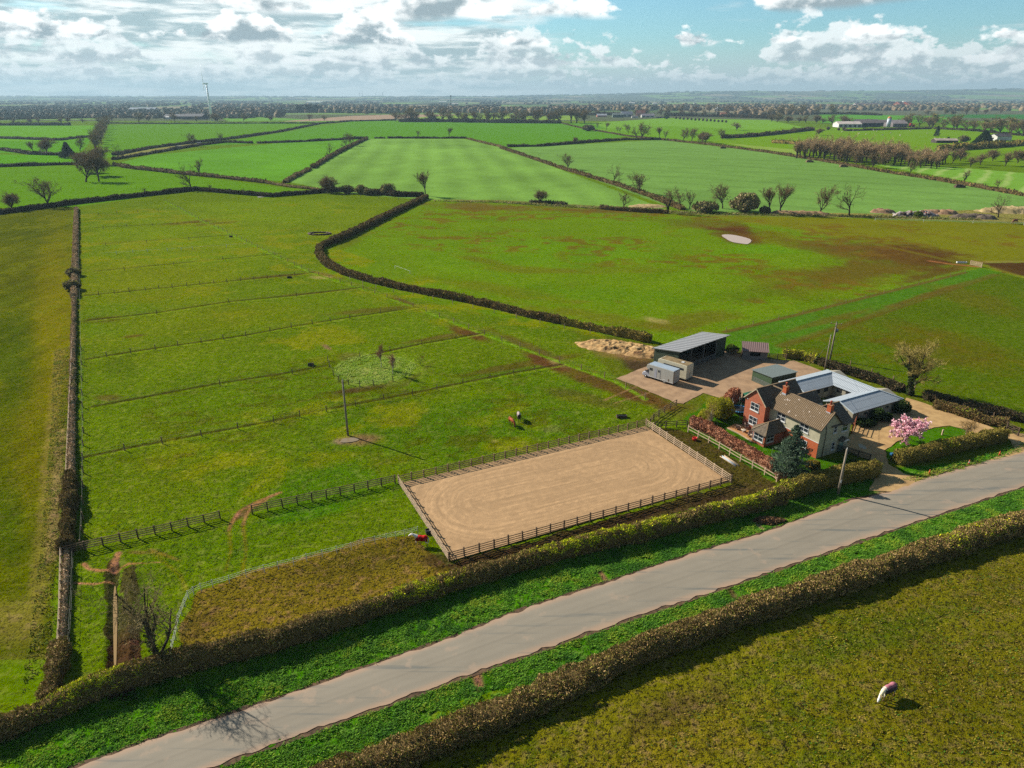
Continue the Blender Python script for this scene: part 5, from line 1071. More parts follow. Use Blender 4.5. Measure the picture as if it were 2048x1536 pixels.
# tree across the road behind the camera side is only a shadow in the photograph; the garden cedar
CED = [S(64, 84, 66), S(88, 108, 86), S(44, 60, 46), S(110, 126, 100)]
def cedar(loc, H, R, seed, label):
    r = np.random.default_rng(seed); root = empty('blue_cedar', loc, 0, label, 'tree'); mb = MB(); mb.tube([(0, 0, -.1), (.05, 0, H * .5), (0, 0, H * .98)], [.2, .12, .02], 8); mb.build('trunk', M_BARKD, root)
    Pn = []; N = []; bmb = MB()
    for i in range(95):
        t = (i + .5) / 95; z = H * (.03 + .93 * t); ph = i * 2.399 + r.normal() * .3; L = R * (1 - t ** 1.5) * r.uniform(.65, 1.2) + .18; rise = r.uniform(-.12, .28)
        d = np.array([math.cos(ph), math.sin(ph), rise]); tip = np.array([0, 0, z]) + d * L; bmb.tube([(0, 0, z), tuple(np.array([0, 0, z]) + d * L * .5), tuple(tip)], [.035, .02, .008], 4)
        for _ in range(int(30 + 95 * L / R)):
            f = r.random() ** .6; p = np.array([0, 0, z]) + d * L * f; sd2 = np.array([-d[1], d[0], 0]); p = p + sd2 * r.normal() * .26 * L * (.25 + f * .55) + np.array([0, 0, r.normal() * .07 - .12 * f * f * L]); Pn.append(p); N.append(d + sd2 * r.normal() * .6)
    Pn = np.array(Pn); N = np.array(N); N[:, 2] -= .1; bmb.build('branches', M_BARKD, root)
    V, F = cards(Pn, .30 * r.uniform(.5, 1.5, len(Pn)), 3.0, seed, 1.3, N); fastmesh('crown', V, F, M_LEAF, root, col=pcols(len(Pn), CED, (3, 3, 2, 2), r))
cedar(P(1578, 950), hgt(P(1578, 950), 846), 3.1, 5, 'blue-green cedar in front of the farmhouse')
# cherry in blossom
def cherry(loc, label):
    root = empty('cherry_tree', loc, .6, label, 'tree'); root.scale = (1.3, 1.3, 1.22); sk = skeleton(14, 4.6, spread=.75, kids=(7, 5, 4), trunk=.30, gnarl=.25, lv=3, r0=.16, rmin=.02)
    V, F = tubes_np([b for b in sk if b[0] == 0], 8); fastmesh('trunk', V, F, M_BARKD, root, smooth=True); V, F = tubes_np([b for b in sk if b[0] > 0], 4); fastmesh('branches', V, F, M_BARKD, root)
    r = np.random.default_rng(4); Pn = []
    for l, pts, rr in sk:
        if l < 2: continue
        for i in range(len(pts) - 1):
            for _ in range(9 if l == 3 else 4): Pn.append(np.array(pts[i].lerp(pts[i + 1], r.random())) + r.normal(size=3) * .09)
    Pn = np.array(Pn); Pn[:, :2] *= 1.12; V, F = cards(Pn, .17 * r.uniform(.6, 1.5, len(Pn)), 1.2, 3, .3)
    fastmesh('blossom', V, F, M_LEAF, root, col=pcols(len(Pn), [S(226, 172, 184, .6), S(238, 200, 206, .6), S(200, 132, 150, .6), S(150, 96, 84, .7)], (4, 4, 2, 1), r)); return root
cherry(P(1811, 887), 'pink cherry tree in full blossom on the lawn by the stables')
bare_tree(seed=202, H=hgt(P(1932, 868), 838), loc=P(1932, 868), tw=.03, tl=.5, nper=8, spread=.8, kids=(6, 4, 3), trunk=.26, gnarl=.18, lv=3, tlev=2, rmin=.015, r0=.12, bark=M_BIRCH, pal=[S(150, 120, 70), S(120, 96, 56)], wts=(1, 1), label='small bare ornamental tree on the lawn beside the drive', sides=6)
bare_tree(seed=305, H=hgt(P(1820, 790), 676), loc=P(1820, 790), rz=1.0, tw=.04, tl=.6, nper=9, spread=.55, kids=(6, 5, 4, 4), trunk=.40, gnarl=.4, lv=4, tlev=3, rmin=.02, r0=.42, ivy=1.6, pal=[S(150, 134, 66), S(124, 112, 56), S(166, 146, 84)], wts=(2, 2, 2), label='large bare tree with an ivy-covered trunk behind the stable block')
# garden birch inside a yellow-green willow
bare_tree(seed=404, H=hgt(P(1418, 864), 806), loc=P(1418, 864), name='birch_tree', tw=.022, tl=.4, nper=7, spread=.5, kids=(9, 4, 3), trunk=.62, gnarl=.2, lv=3, tlev=2, rmin=.012, r0=.09, bark=M_BIRCH, pal=[S(150, 132, 60), S(120, 96, 60)], wts=(1, 1), droop=.3, label='white-stemmed birch at the garden corner in front of the willow bush')
WIL = [S(150, 148, 22), S(124, 128, 24), S(170, 158, 30), S(104, 104, 24)]
leafy_bush(P(1440, 836), 2.3, 2.6, 4.0, WIL, (3, 3, 2, 2), 9000, .17, 'willow_bush', 'large yellow-green willow bush between the arena corner and the house', seed=21, lump=.6, asp=2.4, core=True)
leafy_bush(P(1408, 846), 1.6, 1.6, 2.4, WIL, (3, 3, 2, 2), 3500, .16, 'willow_bush', 'smaller yellow-green willow bush beside the white-stemmed birch', seed=22, lump=.6, asp=2.4)
leafy_bush(P(1624, 940), 1.15, 1.1, 1.7, [S(150, 126, 40), S(120, 108, 34), S(96, 96, 30)], (3, 3, 2), 3400, .14, 'garden_shrub', 'small round golden shrub on the lawn at the house corner', seed=23, lump=.15, base=.2)
leafy_bush(P(1462, 706), 1.4, 1.3, 2.0, [S(70, 90, 22), S(92, 108, 28), S(54, 70, 20)], (3, 2, 2), 1600, .24, 'garden_shrub', 'round green bush at the back corner of the black barn', seed=24)
for i, (x, y, rr_b, hh, lb) in enumerate([(1728, 852, 1.5, 1.4, 'broad dark green shrub against the stable wall, nearest the gate'), (1752, 842, 1.3, 2.6, 'tall dark evergreen shrub against the middle of the stable wall'), (1772, 842, 1.1, 1.5, 'low dark shrub behind the cherry trunk'), (1801, 826, 1.6, 2.4, 'dark bushy shrub at the end of the stable wall'), (1742, 850, .9, 1.0, 'little dark shrub in front of the tall evergreen one')]):
    leafy_bush(P(x, y), rr_b, rr_b * .8, hh, [S(44, 62, 20), S(60, 82, 26), S(34, 46, 16)], (3, 2, 2), 2200, .17, 'evergreen_shrub', lb, seed=30 + i)
leafy_bush(P(1707, 932), .9, .8, 1.0, [S(52, 66, 22), S(66, 78, 26)], (1, 1), 1200, .15, 'evergreen_shrub', 'small dark shrub where the black garden fence ends at the hedge', seed=41)
# birch saplings in the fenced island
for x, y, t_, sd_, lb in [(763, 735, 688, 501, 'taller white-stemmed birch sapling in the fenced grass island'), (786, 749, 706, 502, 'shorter birch sapling in front in the fenced grass island')]:
    bare_tree(seed=sd_, H=hgt(P(x, y), t_), loc=P(x, y), name='birch_tree', tw=.035, tl=.6, nper=5, spread=.35, kids=(8, 3, 3), trunk=.6, gnarl=.14, lv=3, tlev=2, rmin=.016, r0=.09, bark=M_BIRCH, pal=[S(120, 80, 62), S(140, 104, 84)], wts=(1, 1), label=lb)
bare_tree(seed=503, H=2.6, loc=P(840, 730), name='bare_sapling', tw=.03, tl=.4, nper=6, spread=.6, kids=(6, 3), trunk=.3, gnarl=.3, lv=2, tlev=1, rmin=.015, r0=.05, label='tiny reddish thorn sapling at the right end of the grass island', pal=[S(110, 64, 50), S(90, 60, 44)], wts=(1, 1))
leafy_bush(P(147, 552), 2.2, 2.2, 2.6, DK, [1] * 4, 900, .35, 'bush', 'round brown thorn bush on the boundary hedge, far one', seed=51); leafy_bush(P(146, 580), 2.4, 2.2, 3.0, DK, [1] * 4, 1000, .35, 'bush', 'round brown thorn bush on the boundary hedge, near one', seed=52)
# ------------------------------------------------------------ materials for buildings
def ribbed(name, c1, c2, axis, period, rough=.5, metal=.0, bump=.6, dirt=.2, rows=None, spots=None, spec=.3):
    """sheeting or tiles: ribs across `axis` of the object's own space, optional course lines on the other axis"""
    m, gg, b = newmat(name, rough, spec); t = gg.n('ShaderNodeTexCoord').outputs['Object']; sp = gg.n('ShaderNodeSeparateXYZ'); gg.link(t, sp.inputs[0])
    a = sp.outputs['XYZ'.index(axis)]; s = gg.m('SINE', gg.m('MULTIPLY', a, 2 * math.pi / period)); c = gg.mix(gg.sm(s, -.6, .8), c2, c1); hgt_s = s
    if rows:
        o = sp.outputs['XYZ'.index(rows[0])]; fr = gg.m('FRACT', gg.m('DIVIDE', o, rows[1])); c = gg.mix(gg.m('MULTIPLY', gg.sm(fr, .0, .16, 1, 0), .55), c, tuple(x * .45 for x in c2)); hgt_s = gg.m('ADD', s, gg.m('MULTIPLY', fr, 1.2))
    n = gg.noise(t, .9, 5, .65); k = gg.m('ADD', 1 - dirt, gg.m('MULTIPLY', n, dirt * 2)); c = gg.mix(1.0, c, gg.vec(k, k, k), 'MULTIPLY')
    if spots: c = gg.mix(gg.sm(gg.noise(t, spots[1], 2, .5), spots[2], spots[2] + .04), c, spots[0])
    gg.link(c, b.inputs['Base Color']); b.inputs['Metallic'].default_value = metal
    bp = gg.n('ShaderNodeBump'); bp.inputs['Strength'].default_value = bump; bp.inputs['Distance'].default_value = .04; gg.link(hgt_s, bp.inputs['Height']); gg.link(bp.outputs[0], b.inputs['Normal']); return m
def brickmat(name, c1, c2, mortar):
    m, gg, b = newmat(name, .9, .15); t = gg.n('ShaderNodeTexCoord').outputs['Object']; sp = gg.n('ShaderNodeSeparateXYZ'); gg.link(t, sp.inputs[0])
    v = gg.vec(gg.m('ADD', sp.outputs[0], sp.outputs[1]), sp.outputs[2], 0.0); br = gg.n('ShaderNodeTexBrick'); gg.link(v, br.inputs['Vector'])
    for k, x in (('Color1', c1), ('Color2', c2), ('Mortar', mortar)): br.inputs[k].default_value = (*x, 1)
    br.inputs['Scale'].default_value = 1; br.inputs['Brick Width'].default_value = .23; br.inputs['Row Height'].default_value = .075; br.inputs['Mortar Size'].default_value = .008
    n = gg.noise(t, 1.4, 4, .6); k = gg.m('ADD', .8, gg.m('MULTIPLY', n, .4)); gg.link(gg.mix(1.0, br.outputs[0], gg.vec(k, k, k), 'MULTIPLY'), b.inputs['Base Color']); return m
M_RENDER = mat('cream_render', S(190, 182, 152), .9, .08, 1.2, .1, 14); M_BRICK = brickmat('red_brick', S(196, 100, 66), S(168, 80, 54), S(178, 140, 112)); M_BRICKO = brickmat('orange_brick', S(206, 92, 38), S(182, 76, 34), S(176, 130, 96))
M_WHITE = mat('white_upvc', S(228, 228, 224), .4, .03, 2, spec=.4); M_WOODL = mat('weathered_and_sunlit_wood', S(206, 178, 146), .85, .12, 2.5, .2, 12); M_WOODD = mat('creosoted_wood', S(96, 76, 58), .9, .2, 2.5, .2, 12); M_WOODB = mat('brown_fence_wood', S(150, 122, 92), .9, .15, 2.5, .2, 12)  # pale wood tone also stands for sunlight on arena and garden rails
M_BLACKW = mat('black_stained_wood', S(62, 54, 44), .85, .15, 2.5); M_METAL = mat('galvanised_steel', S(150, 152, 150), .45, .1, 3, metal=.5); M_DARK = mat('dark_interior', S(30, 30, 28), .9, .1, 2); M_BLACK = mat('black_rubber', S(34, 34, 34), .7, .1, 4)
gl, gg_, gb_ = newmat('window_glass', .08, .6); gb_.inputs['Base Color'].default_value = (.02, .026, .034, 1); M_GLASS = gl
M_ROOFM = ribbed('main_roof_tiles', S(142, 118, 86), S(98, 80, 58), 'Y', .30, .85, 0, .7, .22, ('X', .33), (S(190, 174, 160), 1.9, .66)); M_ROOFW = ribbed('wing_roof_tiles', S(120, 108, 92), S(88, 76, 62), 'X', .30, .85, 0, .7, .2, ('Y', .33), (S(160, 150, 140), 1.9, .7))
M_SLATE = mat('garden_room_slates', S(112, 98, 80), .85, .2, 2.2, .3, 9); M_RIDGE = mat('ridge_tiles', S(150, 126, 96), .85, .15, 3)
M_STX = ribbed('stable_roof_sheet', S(198, 204, 208), S(158, 168, 176), 'X', .34, .42, .0, .5, .12, ('Y', 1.45)); M_STY = ribbed('stable_roof_sheet_cross', S(198, 204, 208), S(158, 168, 176), 'Y', .34, .42, .0, .5, .12, ('X', 1.45))
M_STTRIM = mat('stable_roof_trim', S(196, 208, 216), .4, .05, 3); M_STWALL = mat('stable_render', S(168, 160, 140), .9, .06, 1.5, .05)
M_BARNR = ribbed('barn_roof_sheet', S(186, 184, 182), S(136, 134, 134), 'X', 1.25, .5, .2, .3, .12, ('Y', .9)); M_BARNW = ribbed('dark_green_cladding', S(72, 86, 66), S(44, 54, 42), 'X', .3, .6, 0, .5, .2); M_BARNWY = ribbed('dark_green_cladding_end', S(72, 86, 66), S(44, 54, 42), 'Y', .3, .6, 0, .5, .2)
def slab(mb, a, b, c, d, t=.1):
    a, b, c, d = map(Vector, (a, b, c, d)); n = (b - a).cross(d - a).normalized()
    if n.z < 0: n = -n
    return mb.extr([a, b, c, d], -n * t)
def window(par, o, xd, nrm, w, h, cols=2, rows=2, sill=True, fr=.07, name='window', glass=None):
    """frame proud of the wall, glass behind it, sill below; o = lower left corner on the wall"""
    xd = Vector(xd).normalized(); nn = Vector(nrm).normalized(); o = Vector(o) + nn * .004; z = Vector((0, 0, 1)); mb = MB()
    def bx(x0, x1, z0, z1, d): p = [o + xd * x0 + z * z0, o + xd * x1 + z * z0, o + xd * x1 + z * z1, o + xd * x0 + z * z1]; mb.extr(p, nn * d)
    for i in range(cols + 1): xx = fr / 2 + (w - fr) * i / cols; bx(xx - fr / 2, xx + fr / 2, 0, h, .05)
    for i in range(rows + 1): zz_ = fr / 2 + (h - fr) * i / rows; bx(0, w, zz_ - fr / 2, zz_ + fr / 2, .046)
    f = mb.build(name, M_WHITE, par)
    g_ = MB(); g_.extr([o + xd * .03 + z * .03, o + xd * (w - .03) + z * .03, o + xd * (w - .03) + z * (h - .03), o + xd * .03 + z * (h - .03)], nn * .02); g_.build('pane', glass or M_GLASS, f)
    if sill: s = MB(); s.extr([o + xd * -.08 - z * .14, o + xd * (w + .08) - z * .14, o + xd * (w + .08) - z * .01, o + xd * -.08 - z * .01], nn * .12); s.build('sill', M_WHITE, f)
    return f
# ------------------------------------------------------------ farmhouse (own axes: x = depth away from the garden front, y = along the front)
HC = P(1631.6, 917.3); H28 = rad(28)
house = empty('farmhouse', HC, H28, 'two-storey farmhouse with a red brick gable wing, cream render and brown tiled roof', 'house')
w = MB()
w.extr([(0, 0, 0), (4.5, 0, 0), (4.5, 0, 5.15), (2.25, 0, 7.32), (0, 0, 5.15)], (0, 10.2, 0)); w.extr([(4.4, .02, 0), (4.4, 5.85, 0), (4.4, 5.85, 5.1), (4.4, 2.95, 6.95), (4.4, .02, 5.1)], (2.6, 0, 0)); w.extr([(4.4, 5.9, 0), (4.4, 10.15, 0), (4.4, 10.15, 5.1), (4.4, 8.0, 6.95), (4.4, 5.9, 5.1)], (3.2, 0, 0))
wall = w.build('render_wall', M_RENDER, house)
w = MB(); w.extr([(-1.1, 10.1, 0), (-1.1, 14.5, 0), (-1.1, 14.5, 5.35), (-1.1, 12.3, 7.42), (-1.1, 10.1, 5.35)], (8.7, 0, 0)); w.build('brick_wing', M_BRICK, house)
w = MB(); w.b2((-.03, .02, 0), (.02, 10.08, 2.62)); w.build('brick_plinth', M_BRICKO, house)
w = MB(); w.b2((-.05, 0, 2.62), (.02, 10.08, 2.70)); w.build('string_course', M_WHITE, house)
r = MB(); ov = .3
slab(r, (-.34, -.28, 4.95), (-.34, 10.1, 4.95), (2.25, 10.1, 7.5), (2.25, -.28, 7.5)); slab(r, (4.84, -.28, 4.95), (4.84, 10.1, 4.95), (2.25, 10.1, 7.5), (2.25, -.28, 7.5)); roof = r.build('roof', M_ROOFM, house)
r = MB(); slab(r, (-1.32, 9.82, 5.16), (7.8, 9.82, 5.16), (7.8, 12.3, 7.58), (-1.32, 12.3, 7.58)); slab(r, (-1.32, 14.78, 5.16), (7.8, 14.78, 5.16), (7.8, 12.3, 7.58), (-1.32, 12.3, 7.58)); r.build('wing_roof', M_ROOFW, house)
r = MB(); slab(r, (2.3, -.25, 4.98), (7.25, -.25, 4.98), (7.25, 2.95, 7.12), (2.3, 2.95, 7.12)); slab(r, (2.3, 5.9, 5.05), (7.25, 5.9, 5.05), (7.25, 2.95, 7.12), (2.3, 2.95, 7.12)); r.build('rear_roof', M_ROOFW, house)
r = MB(); slab(r, (2.3, 5.9, 5.05), (7.85, 5.9, 5.05), (7.85, 8, 7.14), (2.3, 8, 7.14)); slab(r, (2.3, 10.1, 5.05), (7.85, 10.1, 5.05), (7.85, 8, 7.14), (2.3, 8, 7.14)); r.build('rear_roof', M_ROOFW, house)
r = MB(); r.bar((2.25, -.28, 7.53), (2.25, 12.2, 7.53), .22, .12); r.bar((-1.32, 12.3, 7.61), (7.8, 12.3, 7.61), .2, .12); r.bar((2.4, 2.95, 7.15), (7.25, 2.95, 7.15), .18, .1); r.bar((2.4, 8, 7.17), (7.85, 8, 7.17), .18, .1); r.build('ridge', M_RIDGE, house)
r = MB(); r.bar((-.4, -.28, 4.9), (-.4, 9.8, 4.9), .12, .1); r.bar((-.34, -.30, 4.86), (2.25, -.30, 7.42), .06, .16); r.bar((2.25, -.30, 7.42), (4.84, -.30, 4.86), .06, .16); r.bar((4.9, -.3, 4.9), (7.3, -.3, 4.9), .1, .1); r.build('gutter', M_BLACKW, house)
r = MB(); r.bar((-1.34, 9.84, 5.1), (-1.34, 12.3, 7.5), .05, .16); r.bar((-1.34, 12.3, 7.5), (-1.34, 14.76, 5.1), .05, .16); r.build('bargeboard', mat('pale_verge', S(196, 180, 150), .8, .1), house)
M_POT = mat('terracotta_pot', S(196, 84, 54), .8, .15, 3); M_LEAD = mat('lead_flashing', S(186, 190, 196), .5, .1, 3)
for cx_, cy_ in ((2.25, .75), (2.1, 9.3)):
    c_ = MB(); c_.b2((cx_ - .32, cy_ - .36, 6.9), (cx_ + .32, cy_ + .36, 8.35)); c_.b2((cx_ - .38, cy_ - .42, 8.35), (cx_ + .38, cy_ + .42, 8.48)); ch = c_.build('chimney', M_BRICKO, roof); q = MB(); q.lathe([(.15, 8.48), (.13, 8.95), (.17, 9.0), (.17, 9.1), (.1, 9.1)], 10, (cx_, cy_, 0)); q.build('chimney_pot', M_POT, roof)
    q = MB(); q.extr([(cx_ - .75, cy_ - .5, 6.14), (cx_ - .75, cy_ + .5, 6.14), (cx_ - .28, cy_ + .5, 6.60 + .0), (cx_ - .28, cy_ - .5, 6.60)], (-.02, 0, .05)); q.b2((cx_ - .36, cy_ - .40, 6.9), (cx_ + .36, cy_ + .40, 7.3)); q.v = [(x, y, z + (.0 if i >= 8 else .02)) for i, (x, y, z) in enumerate(q.v)]; q.build('flashing', M_LEAD, roof)
XN = (-1, 0, 0); YN = (0, -1, 0)
for y0, z0, ww, hh_ in ((6.75, 3.45, 1.75, 1.3), (2.15, 3.42, 1.75, 1.3)): window(house, (-.002, y0 + ww, z0), (0, -1, 0), XN, ww, hh_)
window(house, (-.034, 3.7, .85), (0, -1, 0), XN, 1.7, 1.25)
window(house, (-1.1, 13.2, 3.55), (0, -1, 0), XN, 1.8, 1.35); window(house, (-1.1, 13.2, .95), (0, -1, 0), XN, 1.8, 1.45)
window(house, (3.0, 0, 3.75), (1, 0, 0), YN, .75, 1.25, 1, 2); window(house, (4.95, 0, 3.55), (1, 0, 0), YN, 1.35, 1.5, 1, 2); window(house, (3.15, 0, .75), (1, 0, 0), YN, .72, 1.3, 1, 2)
d = MB(); d.b2((4.95, -.06, 0), (5.95, .0, 2.05)); d.b2((5.05, -.075, .15), (5.85, -.06, .95)); d.b2((5.05, -.075, 1.1), (5.85, -.06, 1.9)); dr = d.build('door', mat('sage_door', S(120, 158, 142), .6, .05, 2), house); q = MB(); q.ell((5.84, -.11, 1.02), (.03, .04, .03), n=8, k=5); q.build('handle', M_METAL, dr)
d = MB(); slab(d, (4.5, -.95, 2.2), (4.5, .02, 2.2), (5.4, .02, 2.75), (5.4, -.95, 2.75), .07); slab(d, (6.35, -.95, 2.2), (6.35, .02, 2.2), (5.4, .02, 2.75), (5.4, -.95, 2.75), .07); pc = d.build('porch_roof', M_SLATE, house)
d = MB(); d.extr([(4.62, -.9, 2.2), (6.22, -.9, 2.2), (5.4, -.9, 2.64)], (0, -.05, 0)); d.bar((4.7, 0, 1.6), (4.7, -.85, 2.18), .08, .08); d.bar((6.1, 0, 1.6), (6.1, -.85, 2.18), .08, .08); d.build('porch_bracket', M_WHITE, house)
d = MB(); d.tube([(1.25, -.08, 0), (1.25, -.08, 4.2), (1.05, -.08, 5.4)], .045, 8); d.build('drainpipe', M_BLACKW, house)
d = MB(); d.tube([(-1.16, 11.1, 5.05), (-1.18, 11.5, 5.2), (-1.16, 11.9, 5.0)], .03, 6); d.build('swan_neck_lamp', M_BLACK, house); d = MB(); d.b2((-1.16, 13.9, 5.0), (-1.1, 14.2, 5.12)); d.build('alarm_box', M_WHITE, house)
# garden room with hipped roof
d = MB(); fp = [(-4.35, 6.6), (-.04, 6.6), (-.04, 10.05), (-1.12, 10.05), (-3.3, 10.05), (-4.35, 9.0)]
d.prism([fp[0], fp[1], fp[2], fp[4], fp[5]], 0, 2.3); gr = d.build('garden_room_wall', M_BRICK, house)
d = MB(); e_ = [(-4.75, 6.2, 2.2), (-.02, 6.2, 2.2), (-.02, 10.06, 2.2), (-3.5, 10.06, 2.2), (-4.75, 9.2, 2.2)]; ap = (-2.5, 7.9, 3.55); ar = (-.02, 7.9, 3.55)
n0 = len(d.v); d.v += e_ + [ap, ar] + [(x, y, z - .12) for x, y, z in e_]; d.f += [(0, 1, 6, 5), (2, 3, 5, 6), (3, 4, 5), (4, 0, 5), (1, 2, 6), (0, 1, 8, 7), (1, 2, 9, 8), (2, 3, 10, 9), (3, 4, 11, 10), (4, 0, 7, 11), (7, 8, 9, 10, 11)]; d.sm += [False] * 11; gro = d.build('garden_room_roof', M_SLATE, house)
d = MB()
for a in (e_[0], e_[3], e_[4], e_[1]): d.bar(Vector(a) + Vector((0, 0, .03)), Vector(ap) + Vector((0, 0, .03)), .14, .07)
d.bar(Vector(ap) + Vector((0, 0, .03)), Vector(ar) + Vector((0, 0, .03)), .14, .07); d.build('hip_tiles', M_RIDGE, gro)
window(house, (-4.35, 8.85, .7), (0, -1, 0), XN, 1.95, 1.35); window(house, (-3.9, 6.6, .7), (1, 0, 0), YN, 1.6, 1.35, 2, 2)
window(house, (-3.45, 9.9, .08), (-.8, -.8, 0), (-1, 1, 0), 1.0, 2.05, 2, 1, False, .09, 'french_door')
# patio furniture and edging
M_RATTAN = mat('taupe_rattan', S(170, 146, 130), .8, .12, 5); M_CUSH = mat('beige_cushion', S(214, 196, 172), .9, .05, 4)
def armchair(loc, rz, label):
    t = empty('patio_armchair', loc, rz, label, 'chair', 'patio armchairs'); a = MB(); a.b2((-.3, -.3, .28), (.3, .3, .42)); a.build('seat', M_CUSH, t); a = MB(); a.box((0, .3, .62), (.66, .09, .62), rx=-.15); a.build('backrest', M_RATTAN, t)
    for s in (-1, 1): a = MB(); a.b2((s * .34 - .05, -.3, .14), (s * .34 + .05, .3, .60)); a.build('armrest', M_RATTAN, t)
    for sx_ in (-1, 1):
        for sy_ in (-1, 1): a = MB(); a.tube([(sx_ * .33, sy_ * .27, 0), (sx_ * .33, sy_ * .27, .16)], .03, 6); a.build('leg', M_RATTAN, t)
pz = .085
armchair(P(1476, 859, pz), rad(150), 'taupe patio armchair at the outer corner of the orange patio'); armchair(P(1493, 857, pz), rad(75), 'taupe patio armchair next to the brick wall'); armchair(P(1500, 873, pz), rad(-20), 'small patio chair near the garden room door')
t = empty('patio_table', P(1487, 864, pz), .4, 'low round-edged glass patio table between the armchairs', 'table'); a = MB(); a.lathe([(.42, .40), (.44, .42), (.42, .44)], 20); a.build('table_top', M_CUSH, t); a = MB(); a.lathe([(.25, 0), (.2, .05), (.08, .1), (.08, .36), (.2, .4)], 12); a.build('table_base', M_RATTAN, t)
a = MB(); eg = Pm([(1454, 857), (1478, 868.5), (1503, 884)])
for u_, v_ in zip(eg, eg[1:]): a.bar(Vector((u_.x, u_.y, .1)), Vector((v_.x, v_.y, .1)), .18, .14)
tag(a.build('patio_edging', M_WOODL), 'pale timber edging along the front of the patio', 'edging')
# trampoline, green playhouse roof
t = empty('trampoline', P(1478, 826), .3, 'round trampoline with blue pad and net enclosure behind the brick gable', 'trampoline'); M_BLUE = mat('blue_pad', S(40, 140, 200), .6, .05, 3); R_ = 1.5
a = MB(); [a.tube([(R_ * math.cos(i * .2618), R_ * math.sin(i * .2618), .8), (R_ * math.cos((i + 1) * .2618), R_ * math.sin((i + 1) * .2618), .8)], .11, 6) for i in range(24)]; a.build('pad', M_BLUE, t); a = MB(); a.lathe([(R_ - .1, .77), (R_ - .1, .79)], 24); a.build('jumping_mat', M_BLACK, t)
for i in range(6): a = MB(); x_, y_ = R_ * math.cos(i * 1.047), R_ * math.sin(i * 1.047); a.tube([(x_, y_, 0), (x_, y_, 2.5)], .025, 6); a.build('pole', M_METAL, t)
a = MB(); [a.tube([(R_ * math.cos(i * .2618), R_ * math.sin(i * .2618), z_), (R_ * math.cos((i + 1) * .2618), R_ * math.sin((i + 1) * .2618), z_)], .012, 4) for i in range(24) for z_ in (1.1, 1.5, 1.9, 2.3, 2.5)]; a.build('net', M_BLACK, t)
t = empty('oil_tank', P(1496, 803), rad(28), 'dark green plastic tank behind the copper beech hedge', 'tank'); M_GRN = mat('green_plastic', S(34, 110, 72), .45, .05, 3); a = MB(); a.b2((-1.1, -.55, .25), (1.1, .55, 1.75)); a.build('tank_body', M_GRN, t, bevel=.12); a = MB(); a.lathe([(.18, 1.75), (.18, 1.85), (.1, 1.87)], 12); a.build('filler_cap', M_BLACK, t); a = MB(); a.b2((-1.15, -.6, 0), (1.15, .6, .25)); a.build('plinth', M_BRICK, t)

# ------------------------------------------------------------ stable block (same axes as the house)
st = empty('stable_block', HC, H28, 'U-shaped stable block with pale grey ribbed metal roofs', 'stable')
EZ, RZ = 2.35, 3.42
w = MB()
w.extr([(15.5, 5.7, 0), (15.5, 11.2, 0), (15.5, 11.2, EZ), (15.5, 8.45, RZ - .12), (15.5, 5.7, EZ)], (12.6, 0, 0)); w.extr([(15.5, 16.0, 0), (15.5, 21.4, 0), (15.5, 21.4, EZ), (15.5, 18.7, RZ - .12), (15.5, 16.0, EZ)], (12.6, 0, 0)); w.b2((23.1, 11.21, 0), (28.1, 15.99, EZ)); w.build('wall', M_STWALL, st)
def hipU():
    o1, o2 = 5.35, 21.75; xo = 28.45; xi = 22.75; r1, r2, xr = 8.5, 18.6, 25.6; i1, i2 = 11.6, 15.65; x0 = 15.15; t_ = .09; e = EZ - .06; rz_ = RZ
    A = MB(); B = MB()
    slab(A, (x0, o1, e), (xo, o1, e), (xr, r1, rz_), (x0, r1, rz_), t_); slab(A, (x0, i1, e), (xi, i1, e), (xr, r1, rz_), (x0, r1, rz_), t_)
    slab(A, (x0, o2, e), (xo, o2, e), (xr, r2, rz_), (x0, r2, rz_), t_); slab(A, (x0, i2, e), (xi, i2, e), (xr, r2, rz_), (x0, r2, rz_), t_)
    slab(B, (xo, o1, e), (xo, o2, e), (xr, r2, rz_), (xr, r1, rz_), t_); slab(B, (xi, i1, e), (xi, i2, e), (xr, r2, rz_), (xr, r1, rz_), t_)
    ro = A.build('roof', M_STX, st); B.build('roof', M_STY, st)
    T = MB(); u = Vector((0, 0, .04))
    for a, b in (((x0, r1, rz_), (xr, r1, rz_)), ((x0, r2, rz_), (xr, r2, rz_)), ((xr, r1, rz_), (xr, r2, rz_)), ((xo, o1, e), (xr, r1, rz_)), ((xo, o2, e), (xr, r2, rz_))): T.bar(Vector(a) + u, Vector(b) + u, .34, .05)
    for y_a, y_r in ((o1, r1), (i1, r1), (o2, r2), (i2, r2)): T.bar((x0 - .03, y_a, e - .02), (x0 - .03, y_r, rz_ - .02), .1, .2)
    T.build('ridge_trim', M_STTRIM, ro)
    T = MB(); T.bar((x0, o1 - .06, e - .06), (xo, o1 - .06, e - .06), .12, .1); T.bar((xo + .06, o1, e - .06), (xo + .06, o2, e - .06), .12, .1); T.bar((x0, i2 - .05, e - .06), (xi, i2 - .05, e - .06), .1, .1); T.build('gutter', M_BLACKW, ro)
hipU()
M_SDOOR = mat('stable_door_cream', S(196, 186, 156), .8, .08, 2)
for i, y_ in enumerate((12.0, 13.9)):
    a = MB(); a.b2((23.04, y_, .0), (23.1, y_ + 1.1, 1.15)); a.build('stable_door', M_SDOOR, st); a = MB(); a.b2((23.06, y_ + .02, 1.17), (23.1, y_ + 1.08, 2.1)); a.build('dark_opening_panel', M_DARK, st)  # dark panel above the half door; unlit inside put into its colour
